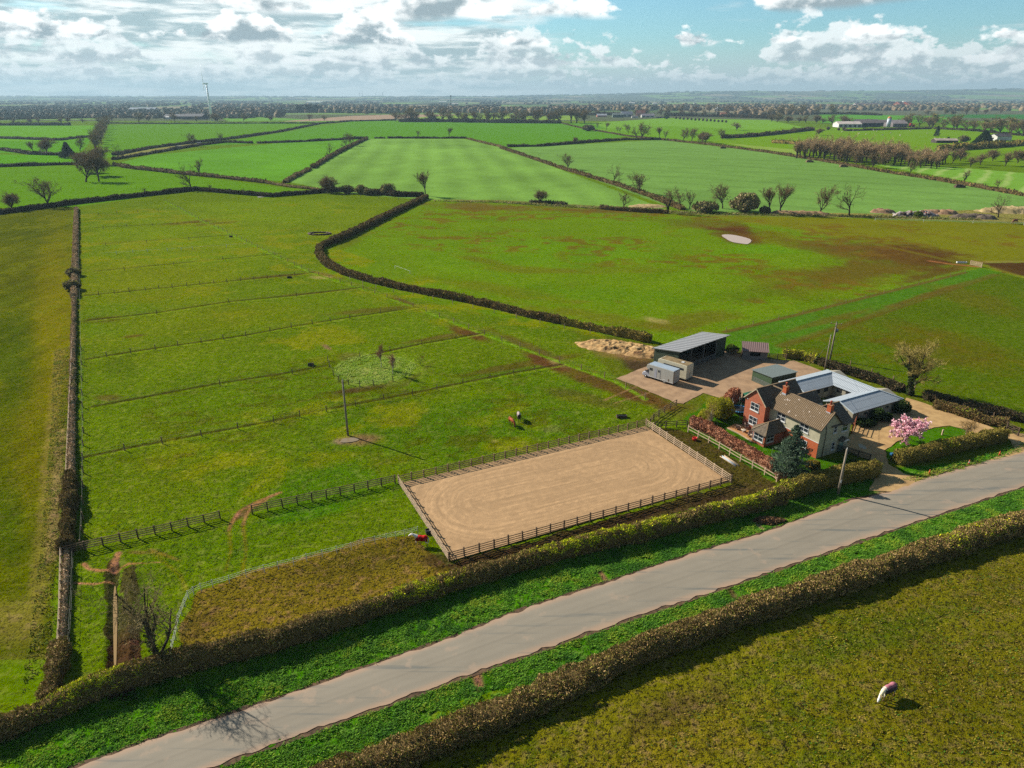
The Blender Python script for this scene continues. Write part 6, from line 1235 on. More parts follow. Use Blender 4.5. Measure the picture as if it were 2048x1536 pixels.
for i, x_ in enumerate((16.4, 18.6, 20.8)):
    a = MB(); a.b2((x_, 15.94, 0), (x_ + 1.1, 16.0, 1.15)); a.build('stable_door', M_SDOOR, st); a = MB(); a.b2((x_ + .02, 15.96, 1.17), (x_ + 1.08, 16.0, 2.1)); a.build('dark_opening_panel', M_DARK, st)  # same dark panel, shade of the stall painted near-black
for x_ in (18.4, 21.2, 24.2): a = MB(); a.b2((x_, 5.5, 1.35), (x_ + .8, 5.7, 1.5)); a.ell((x_ + .4, 5.55, 1.5), (.38, .14, .12), n=8, k=6); a.build('hay_basket', M_DARK, st)
for y_ in (7.0, 8.2, 9.4): a = MB(); a.lathe([(.08, 0), (.1, .1)], 10); o = a.build('wall_lamp', M_WHITE, st); o.location = (15.47, y_, 2.1); o.rotation_euler = (0, -math.pi / 2, 0)
# ------------------------------------------------------------ open-fronted black barn
bo = P(0, 0) * 0 + Vector((33.7, 133.2, 0)); bang = math.atan2(143.7 - 133.2, 46.35 - 33.7)
barn = empty('open_barn', bo, bang, 'long open-fronted dark barn with a pale grey sloping sheet roof', 'barn'); BL, BD, BF, BB = 16.4, 6.2, 4.6, 3.7
a = MB(); a.extr([(0, 0, 0), (0, BD, 0), (0, BD, BB), (0, 0, BF)], (.12, 0, 0)); a.build('end_wall', M_BARNWY, barn); a = MB(); a.extr([(BL - .12, 0, 0), (BL - .12, BD, 0), (BL - .12, BD, BB), (BL - .12, 0, BF)], (.12, 0, 0)); a.build('end_wall', M_BARNWY, barn)
a = MB(); a.b2((.12, BD - .1, 0), (BL - .12, BD, BB)); a.b2((BL - 4.1, 0, 0), (BL - .12, .1, 1.0)) if 0 else None; a.build('rear_wall', M_BARNW, barn)
a = MB(); a.b2((BL - 3.4, -.02, 0), (BL - .12, .08, BF - .1)); a.build('front_cladding', M_BARNW, barn)
a = MB(); slab(a, (-.3, -.7, BF + .25), (BL + .3, -.7, BF + .25), (BL + .3, BD + .3, BB + .06), (-.3, BD + .3, BB + .06), .08); rf = a.build('roof', M_BARNR, barn)
a = MB(); a.bar((-.32, -.72, BF + .2), (BL + .32, -.72, BF + .2), .05, .16); a.bar((-.32, -.72, BF + .2), (-.32, BD + .3, BB), .05, .14); a.build('roof_edge', M_METAL, rf)
for x_ in (.2, 4.3, 8.6, 12.9): a = MB(); a.b2((x_ - .07, -.07, 0), (x_ + .07, .07, BF)); a.build('post', M_METAL if x_ > 1 else M_BARNW, barn)
for x0_, x1_ in ((5.0, 8.4), (8.8, 12.7)):
    a = MB(); [a.b2((x0_, -.03, z_), (x1_, .03, z_ + .09)) for z_ in (.2, .45, .7, .95, 1.2)]; [a.b2((x0_ + k * (x1_ - x0_) / 3 - .03, -.04, .15), (x0_ + k * (x1_ - x0_) / 3 + .03, .04, 1.3)) for k in range(4)]; a.build('gate', M_METAL, barn)
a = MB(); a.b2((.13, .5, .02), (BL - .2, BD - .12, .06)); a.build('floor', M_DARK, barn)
# ------------------------------------------------------------ green shed
sh = empty('green_shed', (49.9, 124.6, 0), rad(27), 'low dark green metal shed with a grey-green ribbed roof beside the stables', 'shed')
M_SHY = ribbed('shed_green_y', S(78, 104, 70), S(52, 72, 50), 'Y', .25, .6, 0, .5, .15)
a = MB(); a.extr([(0, 0, .0), (0, 5.0, 0), (0, 5.0, 2.25), (0, 0, 2.45)], (.08, 0, 0)); a.build('end_wall', M_SHY, sh); a = MB(); a.extr([(6.4, 0, .0), (6.4, 5.0, 0), (6.4, 5.0, 2.25), (6.4, 0, 2.45)], (.08, 0, 0)); a.build('end_wall', M_SHY, sh)
a = MB(); a.b2((.08, 0, 0), (6.4, .08, 2.4)); a.b2((.08, 4.92, 0), (6.4, 5.0, 2.2)); a.build('side_wall', ribbed('shed_green_x_shaded', S(60, 80, 56), S(40, 54, 40), 'X', .25, .6, 0, .5, .15), sh)  # darker copy of the shed green, with the wall's shade put in
a = MB(); slab(a, (-.2, -.2, 2.56), (6.7, -.2, 2.56), (6.7, 5.2, 2.33), (-.2, 5.2, 2.33), .07); a.build('roof', ribbed('shed_roof_green', S(142, 150, 144), S(104, 114, 108), 'X', .5, .5, .1, .5, .1), sh)
a = MB(); [a.b2((-.04, .3, z_), (.0, 4.7, z_ + .09)) for z_ in (.2, .45, .7, .95)]; a.build('slatted_panel', M_METAL, sh)
# ------------------------------------------------------------ small field shelter
fs = empty('field_shelter', P(1484, 719), rad(-13), 'small timber field shelter with a pinkish tin roof and an open front', 'shelter')
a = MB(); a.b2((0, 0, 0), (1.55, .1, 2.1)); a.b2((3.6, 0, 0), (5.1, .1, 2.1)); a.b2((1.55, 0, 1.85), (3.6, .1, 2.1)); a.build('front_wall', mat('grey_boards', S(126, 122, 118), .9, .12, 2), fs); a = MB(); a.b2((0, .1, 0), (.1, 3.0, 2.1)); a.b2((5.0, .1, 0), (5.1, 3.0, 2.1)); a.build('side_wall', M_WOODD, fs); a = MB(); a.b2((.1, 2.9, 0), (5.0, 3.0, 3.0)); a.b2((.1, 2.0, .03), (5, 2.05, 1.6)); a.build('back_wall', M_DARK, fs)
a = MB(); a.b2((1.55, .02, 0), (3.6, .08, .95)); a.build('half_door', mat('grey_half_door', S(134, 130, 128), .9, .1, 2), fs)
a = MB(); slab(a, (-.2, -.35, 2.1), (5.3, -.35, 2.1), (5.3, 3.1, 3.15), (-.2, 3.1, 3.15), .06); a.build('roof', ribbed('tin_roof_pink', S(160, 130, 122), S(122, 98, 94), 'X', .4, .6, .1, .5, .15), fs)

# ------------------------------------------------------------ horseboxes
M_SILV = mat('silver_grey_panel', S(190, 188, 180), .4, .04, 1.5, spec=.4); M_SILV2 = mat('silver_cab_paint', S(186, 188, 200), .3, .03, 1.5, spec=.5); M_RF = mat('blue_grey_box_roof', S(170, 184, 196), .45, .06, .8); M_CRM = mat('cream_panel', S(232, 222, 192), .4, .05, 1.5, spec=.4); M_BRR = mat('algae_stained_roof', S(150, 128, 90), .8, .25, .9, color2=S(112, 92, 60), stretch=(.8, 3, 1)); M_LAMP = mat('red_lamp', S(190, 50, 30), .4, .05, 3); M_TRIM = mat('brown_trim', S(140, 112, 78), .6, .2, 3)
def wheel(par, x, y, R_, W_):
    a = MB(); a.tube([(x, y - W_ / 2, R_), (x, y + W_ / 2, R_)], R_, 20); wh = a.build('wheel', M_BLACK, par, bevel=.02); a = MB(); sgn = 1 if y > 0 else -1; a.tube([(x, y + sgn * (W_ / 2 - .04), R_), (x, y + sgn * (W_ / 2 + .015), R_)], R_ * .6, 14); a.build('rim', M_METAL, wh)
def horsebox(loc, rz, L, Wd, Hh, cabL, label, paint, cabp, roofm, big):
    """x forward; origin under the rear centre"""
    t = empty('horsebox', loc, rz, label, 'horsebox'); z0 = .62 if big else .50; x1 = L - cabL; hw = Wd / 2
    prof = [(0, z0), (x1, z0), (x1, 1.9 if not big else 2.2), (x1 + (.75 if not big else .9), 2.15 if not big else 2.5), (x1 + (.65 if not big else .8), Hh - .25), (x1 + .35, Hh), (0, Hh)]
    a = MB(); a.extr([(x, -hw, z) for x, z in prof], (0, Wd, 0)); body = a.build('box_body', paint, t, bevel=.07)
    a = MB(); a.b2((.06, -hw + .06, Hh - .01), (x1 + .3, hw - .06, Hh + .03)); a.build('roof', roofm, t)
    ch = hw - .06; cz = .42; hood = x1 + cabL
    cp = [(x1 - .05, cz), (hood - .05, cz), (hood, .75), (hood - .12, 1.12), (hood - .75, 1.32), (hood - 1.35, 2.08), (x1 - .05, 2.15)] if not big else [(x1 - .05, cz), (hood, cz), (hood, 1.3), (hood - .12, 1.6), (hood - .45, 2.45), (x1 - .05, 2.55)]
    a = MB(); a.extr([(x, -ch, z) for x, z in cp], (0, 2 * ch, 0)); cab = a.build('cab', cabp, t, bevel=.1)
    wa, wb = ((hood - .78, 1.34), (hood - 1.33, 2.04)) if not big else ((hood - .13, 1.62), (hood - .43, 2.38)); a = MB(); nx_v = Vector((wb[1] - wa[1], 0, -(wb[0] - wa[0]))).normalized(); a.extr([(wa[0], -ch + .12, wa[1]), (wa[0], ch - .12, wa[1]), (wb[0], ch - .18, wb[1]), (wb[0], -ch + .18, wb[1])], nx_v * .02); a.build('windscreen', M_GLASS, cab)
    for s in (-1, 1):
        a = MB(); xx0 = x1 + .12; p_ = [(xx0, s * ch, 1.42), (hood - .85, s * ch, 1.42), (hood - 1.3, s * ch, 1.98), (xx0, s * ch, 1.98)] if not big else [(xx0, s * ch, 1.6), (hood - .3, s * ch, 1.6), (hood - .55, s * ch, 2.3), (xx0, s * ch, 2.3)]; a.extr(p_, (0, s * .015, 0)); a.build('side_window', M_GLASS, cab)
        a = MB(); a.b2((hood - 1.0, s * (ch + .02), 1.45), (hood - .85, s * (ch + .22), 1.8)); a.build('mirror', M_BLACK, cab)
        a = MB(); a.ell((hood - .04, s * (ch - .25), .85), (.06, .18, .12), n=10, k=6); a.build('headlight', M_WHITE, cab)
        for xw in ((hood - .95), (1.95 if not big else 2.1)): wheel(t, xw, s * (hw - .15), .36 if not big else .42, .26)
        a = MB(); a.tube([(1.5 + .86 * 0 + .45 + .48 * math.cos(q), s * (hw + .01), .36 + .5 * math.sin(q)) for q in np.linspace(0, math.pi, 10)], .03, 6); a.build('wheel_arch', M_WHITE if not big else cabp, t)
    s = 1     # side facing the camera
    def panel(x0, x1_, z0_, z1_, m_, nm, d=.015): b_ = MB(); b_.b2((x0, s * hw, z0_), (x1_, s * (hw + d), z1_)); return b_.build(nm, m_, t)
    if not big:
        panel(x1 - .75, x1 - .05, 1.95, 2.45, M_GLASS, 'window'); panel(x1 - 2.4, x1 - 2.05, 2.0, 2.45, M_GLASS, 'window'); b_ = MB(); b_.b2((x1 - 1.75, s * hw, .75), (x1 - 1.2, s * (hw + .02), 2.6)); b_.b2((x1 - 2.55, s * hw, .7), (x1 - 2.52, s * (hw + .03), 2.6)); b_.build('side_door', M_SILV2, t); panel(.0, x1, .60, .66, M_WHITE, 'side_rail', .03); panel(1.0, 1.18, .75, 1.25, M_TRIM, 'ramp_latch', .03)
        b_ = MB(); b_.b2((-.02, -hw + .05, .62), (.0, hw - .05, Hh - .2)); b_.build('rear_door', M_SILV, t); b_ = MB(); b_.b2((-.04, hw - .16, .6), (-.0, hw - .02, Hh - .15)); b_.build('corner_strip', M_TRIM, t)
    else:
        panel(.75, x1 - .5, 2.30, 2.72, M_GLASS, 'window_band'); panel(.05, x1, .62, 1.05, M_CRM, 'skirt', .03); b_ = MB(); b_.b2((-.03, -hw + .08, .75), (.0, hw - .08, Hh - .25)); rd = b_.build('rear_ramp', M_CRM, t); b_ = MB()
        for q in range(14): a0, a1 = q * .4488, (q + 1) * .4488; b_.tube([(-.045, .34 * math.cos(a0), 1.5 + .34 * math.sin(a0)), (-.045, .34 * math.cos(a1), 1.5 + .34 * math.sin(a1))], .018, 4)
        b_.ell((-.045, 0, 1.52), (.012, .1, .2), n=8, k=6); b_.build('roundel', mat('grey_roundel', S(150, 138, 118), .6), rd); b_ = MB(); b_.b2((-.1, -hw + .1, .5), (.0, hw - .1, .68)); b_.build('rear_bumper', M_METAL, t)
        b_ = MB(); b_.b2((1.4, -.3, Hh + .03), (2.0, .3, Hh + .13)); b_.build('roof_vent', M_WHITE, t, bevel=.03)
    for s2 in (-1, 1): b_ = MB(); b_.b2((-.05, s2 * (hw - .3), .55), (-.0, s2 * (hw - .12), .68)); b_.build('tail_light', M_LAMP, t)
    b_ = MB(); b_.b2((.2, -hw + .2, .3), (x1, hw - .2, z0)); b_.build('chassis', M_BLACK, t)
    return t
gr0 = Vector((31.35, 126.1, 0)); hd = rad(135); px_ = Vector((math.cos(hd - math.pi / 2), math.sin(hd - math.pi / 2), 0))
horsebox(gr0 + px_ * 1.08, hd, 7.3, 2.2, 3.1, 1.7, 'small silver-grey horsebox with a blue-grey roof parked in front', M_SILV, M_SILV2, M_RF, False)
horsebox(Vector((34.35, 128.15, 0)) + px_ * 1.2, hd, 7.4, 2.4, 3.45, 1.5, 'tall cream horsebox with a stained brown roof behind the silver one', M_CRM, M_CRM, M_BRR, True)
# ------------------------------------------------------------ fences
def post_mesh(w, h, m, round_=False):
    a = MB(); (a.tube([(0, 0, -.1), (0, 0, h)], w / 2, 7) if round_ else a.b2((-w / 2, -w / 2, -.1), (w / 2, w / 2, h))); o = a.build('post', m); return o
def along(wp, spacing=None, n=None):
    L = [0]
    for a, b in zip(wp, wp[1:]): L.append(L[-1] + (b - a).length)
    n = n or max(1, round(L[-1] / spacing)); out = []
    for k in range(n + 1):
        s = L[-1] * k / n; i = max(j for j in range(len(L) - 1) if L[j] <= s + 1e-9); t = (s - L[i]) / (L[i + 1] - L[i]); out.append((wp[i].lerp(wp[i + 1], min(1, t)), math.atan2((wp[i + 1] - wp[i]).y, (wp[i + 1] - wp[i]).x)))
    return out
def rail_fence(pts, spacing, h, rails, label, mp_=None, mr_=None, pw=.16, rh=.11, cat='fence', name='post_and_rail_fence', group=None, side=1, wire=None, posts=None, world=False):
    wp = pts if world else Pm(pts); mp_ = mp_ or M_WOODB; mr_ = mr_ or mp_; root = empty(name, wp[0], 0, label, cat, group); o0 = wp[0]
    pl = along(wp, spacing) if posts is None else [(p, 0) for p in Pm(posts)]
    base_ = post_mesh(pw, h, mp_); base_.parent = root; first = True; rj = random.Random(len(label))
    for p, a in pl:
        q = base_ if first else base_.copy()
        if not first: COL.objects.link(q)
        first = False; q.parent = root; q.location = p - o0; q.rotation_euler = (rj.gauss(0, .02), rj.gauss(0, .02), a); q.scale = (1, 1, rj.uniform(.95, 1.05))
    cp = [p for p, _ in pl] if posts is None else wp
    for z in rails:
        a = MB()
        for u, v in zip(cp, cp[1:]):
            d = (v - u).normalized(); n = Vector((-d.y, d.x, 0)) * side * (pw / 2 + .02)
            if wire: a.tube([u - o0 + Vector((0, 0, z)), v - o0 + Vector((0, 0, z))], wire, 4)
            else: a.bar(u - o0 + n + Vector((0, 0, z + rj.gauss(0, .008))), v - o0 + n + Vector((0, 0, z + rj.gauss(0, .008))), .04, rh)
        a.build('wire' if wire else 'rail', mr_, root)
    return root
M_TAPE = mat('white_tape', S(236, 236, 230), .6, .02, 3); M_WIRE = mat('fence_wire', S(120, 120, 112), .5, .1, 3, metal=.4)
A0, A1, A2, A3 = AR; R4 = (.35, .66, .97, 1.28)
rail_fence([A0, A1], 1.95, 1.4, R4, 'brown post-and-rail fence along the far side of the sand arena', side=-1, world=True)
rail_fence([A0, A3], 1.95, 1.4, R4, 'post-and-rail fence along the left end of the sand arena', mr_=M_WOODL, side=-1, world=True)  # sunlight on these rails is put into their pale colour
rail_fence([A3, A2], 1.95, 1.4, R4, 'post-and-rail fence along the road side of the sand arena', M_WOODD, M_WOODB, side=-1, world=True)
rail_fence([A1, A2], 1.95, 1.4, R4, 'pale sunlit post-and-rail fence along the right end of the sand arena', M_WOODL, M_WOODL, side=-1, world=True)  # sunlit look of this end is painted by the paler wood
rail_fence([(505, 1028), (560, 1016), (640, 999), (720, 982), (790, 967)], 1.95, 1.4, R4, 'brown post-and-rail fence between the muddy gateway and the arena corner', M_WOODD, M_WOODB)
rail_fence([(441, 1038), (336, 1064), (271, 1078), (206, 1092), (160, 1103), (134, 1109)], 1.95, 1.4, R4, 'brown post-and-rail fence between the left boundary hedge and the muddy gateway', M_WOODD, M_WOODB)
rail_fence([(1300, 850), (1308, 840), (1322, 830), (1352, 812)], 1.9, 1.3, (.4, .75, 1.15), 'short post-and-rail fence from the arena corner to the gravel yard', M_WOODB)
rail_fence([(1310, 857), (1340, 855), (1374, 853)], 2.2, 1.2, (.4, .75, 1.1), 'short dark fence between the arena corner and the garden hedge', M_WOODD)
rail_fence([(1376, 864), (1407, 881), (1425, 890), (1452, 906), (1478, 922), (1520, 944), (1553, 964)], 2.3, 1.25, (.62, 1.12), 'two-rail pale fence between the arena track and the beech hedge', M_WOODL, M_WOODL, side=-1, rh=.12)  # pale wood holds the painted sunlit tone of these rails
rail_fence([(1668, 904), (1690, 908), (1739, 923)], 1.9, 1.25, (.25, .5, .75, 1.0, 1.2), 'black-stained garden fence between the house and the drive', M_BLACKW, M_BLACKW)
rail_fence([(1458, 710), (1486, 713)], 1.9, 1.3, (.35, .65, .95, 1.22), 'dark rail fence between the barn and the field shelter', M_WOODB, M_WOODB); rail_fence([(1537, 718), (1572, 720)], 1.9, 1.3, (.35, .65, .95, 1.22), 'brown rail fence right of the field shelter', M_WOODB, M_WOODB)
def poles_near(k): return rows[k]
rail_fence(rows['diag'], 6.2, 1.25, (.75, 1.15), 'long diagonal wire fence dividing the strip paddocks from the outer track', M_WOODB, M_WIRE, pw=.14, wire=.012, name='wire_fence')
WF = [
 ([(165, 431), (197, 430), (234, 427), (276, 425), (317, 423), (370, 421)], [(197, 430), (234, 427), (276, 425), (317, 423)], 'furthest paddock wire fence just inside the dark hedge'),
 ([(165, 459), (207, 458), (254, 454), (305, 451), (400, 446)], [(207, 458), (254, 454), (305, 451), (355, 449)], 'second furthest paddock wire fence'),
 ([(165, 493), (212, 491), (294, 486), (378, 480), (462, 473)], [(212, 491), (294, 486), (378, 480), (460, 474)], 'third furthest paddock wire fence, above the white tape'),
 ([(165, 548), (249, 541), (348, 531), (446, 520), (560, 510)], [(249, 541), (348, 531), (446, 520)], 'wire fence with three posts below the white tape'),
 ([(168, 594), (198, 591), (345, 576), (508, 560), (622, 549)], [(198, 591), (229, 588), (259, 584), (291, 581), (318, 578), (345, 576), (374, 573), (400, 570), (428, 567), (454, 565), (481, 562), (508, 560), (535, 557), (560, 555), (590, 552)], 'closely posted wire fence across the middle paddocks'),
 ([(178, 642), (314, 628), (458, 606), (593, 593), (716, 578)], [(314, 628), (458, 606), (593, 593)], 'wire fence with wide posts under the closely posted one'),
 ([(175, 720), (214, 714), (403, 685), (583, 655), (700, 637), (833, 617)], [(214, 714), (262, 707), (311, 699), (356, 692), (403, 686), (447, 679), (492, 673), (540, 664), (583, 656), (625, 649), (661, 643), (700, 637), (761, 627)], 'wire fence meeting the diagonal at the muddy corner above the grass island'),
 ([(720, 715), (844, 690), (912, 678), (965, 669)], [(720, 715), (780, 703), (844, 690), (912, 678)], 'short wire fence behind the birch saplings'),
 ([(183, 817), (440, 770), (585, 748), (626, 736)], [(440, 770), (585, 748), (626, 736)], 'faint wire fence ending at the black water trough'),
 ([(170, 918), (250, 901), (403, 872), (548, 845), (653, 823), (825, 790), (980, 758), (1123, 733)], [(250, 901), (325, 887), (403, 872), (476, 858), (548, 845), (600, 834), (653, 823), (711, 812), (768, 800), (825, 790), (874, 780), (926, 769), (980, 758), (1027, 749), (1069, 741)], 'long wire fence running below the grass island'),
 ([(656, 722), (659, 734), (667, 751), (678, 763), (697, 769), (720, 773), (747, 771), (786, 763)], [(656, 722), (659, 734), (667, 751), (678, 763), (697, 769), (720, 773), (747, 771), (786, 763)], 'little post-and-wire fence curving round the grass island'),
 ([(155, 420), (160, 560), (163, 700), (167, 840), (167, 1000), (163, 1097)], [(163, 700), (164, 730), (165, 762), (165, 790), (166, 815), (167, 842), (168, 866), (167, 892), (167, 919), (167, 946), (167, 975), (167, 1008), (167, 1040), (166, 1067), (163, 1097)], 'wire fence just inside the left boundary hedge'),
]
for pts, ps, lb in WF: rail_fence(pts, 1, 1.25, (.7, 1.12), lb, M_WOODB, M_WIRE, pw=.13, wire=.01, posts=ps, name='wire_fence', group='paddock wire fences')
# pale top rail along the lower boundary hedge
rail_fence([(121, 1300), (124, 1230), (125, 1170), (126, 1110)], 1.9, 1.25, (.5, .85, 1.2), 'weathered pale fence along the lower left boundary hedge', M_WOODL, M_WOODL, name='post_and_rail_fence', pw=.12)
rail_fence([(132, 1040), (136, 950), (140, 850), (144, 760), (147, 680)], 2.6, 1.25, (.5, .85, 1.2), 'weathered pale fence standing in the left boundary hedge', M_WOODL, M_WOODL, pw=.12, rh=.07)
rail_fence([(138, 1330), (143, 1250), (146, 1180), (148, 1110)], 4.5, 1.15, (.5, 1.05), 'thin dark wire fence shadowing the boundary at the lower left', M_WOODD, M_WIRE, pw=.08, wire=.012, name='wire_fence')
tp = [(342, 1316), (347, 1298), (352, 1280), (355, 1262), (358, 1246), (364, 1231), (371, 1213), (378, 1198), (388, 1190), (403, 1183), (426, 1176), (459, 1166), (493, 1155), (529, 1145), (557, 1138), (588, 1131), (614, 1123), (645, 1115), (674, 1107), (703, 1100), (727, 1092), (750, 1087), (773, 1082), (792, 1078), (809, 1074), (836, 1067)]
rail_fence(tp, 1, 1.15, (.55, .8, 1.05), 'curving white electric-tape fence round the brown strip', M_TAPE, M_TAPE, pw=.06, wire=.011, posts=tp, name='tape_fence')
rail_fence([(205, 512), (453, 495), (500, 491)], 1, 1.1, (1.0,), 'distant white tape fence across the upper paddocks', M_TAPE, M_TAPE, pw=.13, wire=.025, posts=[(233, 508), (266, 506), (295, 504), (335, 502), (363, 500), (385, 499), (453, 495)], name='tape_fence')
rail_fence([(1452, 662), (1560, 638), (1640, 620), (1740, 594), (1840, 568), (1930, 545)], 9, 1.1, (.6, 1.0), 'thin wire fence along the edge of the bright green strip', M_WOODB, M_WIRE, pw=.1, wire=.012, name='tape_fence')
rail_fence([(790, 392 + 145), (800, 541), (820, 548)], 9, 1.1, (1.0,), 'short white tape beside the curved hedge', M_TAPE, M_TAPE, pw=.08, wire=.03, name='tape_fence')
rail_fence([(1700, 733), (1760, 754), (1800, 770), (1870, 800), (1930, 822), (1985, 838)], 5.2, 1.25, (1.1,), 'post-and-wire fence in front of the ragged hedge east of the stables', M_WOODB, M_WIRE, pw=.14, wire=.01, name='wire_fence')
rail_fence([(700, 560), (760, 580), (860, 598), (1000, 629), (1130, 657), (1180, 668)], 7, 1.2, (1.1,), 'post-and-wire fence along the foot of the curved brown hedge', M_WOODL, M_WIRE, pw=.12, wire=.01, name='wire_fence')
rail_fence([(655, 398 - 10), (740, 396), (800, 400), (830, 404)], 14, 1.2, (1.1,), 'far white-posted fence inside the paddock corner', M_WOODL, M_WIRE, pw=.18, wire=.02, name='wire_fence')
rail_fence([(1750, 441), (1850, 444), (1960, 447), (2048, 450)], 18, 1.2, (.6, 1.0), 'white tape fence on the far edge of the olive field', M_TAPE, M_TAPE, pw=.14, wire=.05, name='tape_fence')
# gates
def gate(p0, p1, h, label, m, nb=5, name='field_gate', z0=.2):
    a0, a1 = P(*p0), P(*p1); t = empty(name, a0, math.atan2((a1 - a0).y, (a1 - a0).x), label, 'gate'); L = (a1 - a0).length
    for x in (-.1, L + .1): a = MB(); a.b2((x - .09, -.09, -.1), (x + .09, .09, h + .15)); a.build('gatepost', m, t)
    for k in range(nb): z = z0 + (h - z0) * k / (nb - 1); a = MB(); a.b2((0, -.02, z - .045), (L, .02, z + .045)); a.build('bar', m, t)
    a = MB(); a.bar((.05, .03, z0), (L * .95, .03, h), .04, .08); a.bar((0, .03, z0), (0, .03, h), .04, .08); a.bar((L / 2, .03, z0), (L / 2, .03, h), .04, .08); a.build('brace', m, t); return t
gate((1941, 530), (1962, 535), 1.5, 'pale wooden field gate where the far fences meet', M_WOODL, 6)
gate((2013, 862), (2034, 872), 1.5, 'dark five-bar gate at the right end of the lawn hedge', M_WOODD)
gate((1703, 868), (1712, 846), 1.9, 'reddish wooden gate between the house and the stables', mat('red_brown_gate', S(170, 96, 62), .8, .1, 3), 5)
# ------------------------------------------------------------ telegraph poles
M_POLE = mat('pole_wood', S(158, 144, 124), .9, .15, 1.5)
def pole(px, py, top, label, arm=None, extra=None, H=None, r0=.19):
    b = P(px, py); H = H or hgt(b, top); t = empty('telegraph_pole', b, 0, label, 'pole'); a = MB(); a.tube([(0, 0, -.2), (0, 0, H)], [r0, r0 * .72], 10); a.build('shaft', M_POLE, t)
    a = MB(); a.lathe([(.06, H), (.09, H + .06), (.05, H + .2), (.07, H + .25), (.02, H + .28)], 8); a.build('insulator', M_WHITE if not arm else M_METAL, t)
    if arm:
        a = MB(); d = Vector((math.cos(arm), math.sin(arm), 0)); a.bar(-d * 1.1 + Vector((0, .15, H - .35)), d * 1.1 + Vector((0, .15, H - .35)), .1, .12); ar_ = a.build('crossarm', mat('orange_crossarm', S(190, 140, 90), .8, .1, 3), t)
        for s in (-1, 0, 1): a = MB(); a.lathe([(.04, H - .28), (.08, H - .2), (.04, H - .05)], 8, d * s * 1.0 + Vector((0, .15, 0))); a.build('insulator', M_METAL, ar_)
        a = MB(); a.lathe([(.18, H - 2.1), (.25, H - 2.05), (.25, H - 1.5), (.18, H - 1.42)], 12, (.38, 0, 0)); a.b2((.05, -.05, H - 1.9), (.3, .05, H - 1.75)); a.build('transformer', M_METAL, t)
    if extra: extra(t, H)
    return t
def stay(t, H): a = MB(); a.bar((0, 0, H * .8), (-3.6, .6, 0), .025, .025); a.build('stay_wire', M_METAL, t)
def plate(t, H):
    a = MB(); a.b2((-.09, -.17, 1.9), (.09, -.13, 2.35)); a.build('notice', M_WHITE, t)
    for z in (2.8, 3.4, 4.0, 5.0): a = MB(); a.tube([(-.2, 0, z), (.2, 0, z)], .015, 5); a.build('step_bolt', M_METAL, t)
pole(696, 871, 761, 'tall bare telegraph pole standing alone in the paddock by a muddy puddle')
pole(1676, 988, 899, 'telegraph pole with a white notice in the verge hedge in front of the house', extra=plate)
pole(1649, 742, 672, 'plain leaning pole behind the stables, shorter of the two', extra=stay, r0=.14)
pole(1660, 719, 645, 'pole with a crossarm and transformer behind the stables', arm=rad(-20))
def cable(a, b, sag, label):
    mb = MB(); mb.tube([a.lerp(b, k / 14) - Vector((0, 0, sag * 4 * (k / 14) * (1 - k / 14))) for k in range(15)], .012, 4); tag(mb.build('overhead_cable', M_BLACK), label, 'cable')
cable(P(1660, 719) + Vector((0, 0, 8.6)), P(1649, 742) + Vector((0, 0, 7.6)), .15, 'short cable between the two poles behind the stables')
cable(P(1649, 742) + Vector((0, 0, 7.6)), P(1631.6, 917.3) + Vector((3.4, 5.5, 5.2)), .5, 'overhead cable from the shorter pole to the farmhouse')
# ------------------------------------------------------------ small things
def cone(px, py, label, m): t = empty('traffic_cone', P(px, py, 0) + Vector((0, 0, .02)), .3, label, 'traffic cone'); a = MB(); a.b2((-.22, -.22, 0), (.22, .22, .04)); a.build('base', m[0], t); a = MB(); a.lathe([(.17, .04), (.035, .85), (.0, .86)], 16); c_ = a.build('cone_body', m[0], t); a = MB(); a.lathe([(.118, .36), (.082, .56)], 16); a.v = [(x * 1.05, y * 1.05, z) for x, y, z in a.v]; a.build('reflective_band', m[1], c_); return t
M_OR = mat('cone_orange', S(236, 104, 52), .6, .08, 4); M_PALE = mat('cone_grey', S(190, 186, 186), .6, .05, 4)
cone(1858, 949, 'orange traffic cone nearest the drive mouth', (M_OR, M_OR)); cone(1937, 930, 'faded white-topped traffic cone, middle of the three on the verge', (M_OR, M_PALE)); cone(1998, 912, 'orange traffic cone furthest along the verge', (M_OR, M_OR))
t = empty('letter_box', P(1781, 922), .3, 'blue-topped letter box on a post at the lawn corner', 'letter box'); a = MB(); a.b2((-.07, -.07, -.1), (.07, .07, 1.1)); a.build('post', M_WOODD, t); a = MB(); a.b2((-.28, -.2, 1.1), (.28, .2, 1.4)); a.build('box_body', mat('blue_box', S(40, 110, 160), .5, .05, 3), t, bevel=.04)
a = MB(); a.b2((-.1, -.1, -.05), (.1, .1, 1.0)); o = a.build('wooden_bollard', M_WOODL); o.location = P(1884, 870); tag(o, 'grey wooden bollard standing on the lawn between the two trees', 'bollard')
a = MB(); a.lathe([(.30, 0), (.36, .35), (.40, .55), (.36, .56), (.3, .1), (.01, .08)], 16); o = a.build('red_bucket', mat('red_plastic', S(236, 40, 24), .5, .03, 3)); o.location = P(1389, 881); tag(o, 'bright red bucket on the track beside the pale fence', 'bucket')
t = empty('pole_stack', P(1460, 923), math.atan2((P(1477, 934) - P(1444, 912)).y, (P(1477, 934) - P(1444, 912)).x), 'flat stack of white and timber jump poles lying beside the arena track', 'poles')
for i in range(5): a = MB(); a.tube([(-1.9 + .3 * (i % 2), -.4 + .2 * i, .08), (1.8 - .25 * (i % 3), -.4 + .2 * i, .08)], .06, 8); a.build('jump_pole', M_STTRIM if i in (1, 2) else M_WOODL, t)
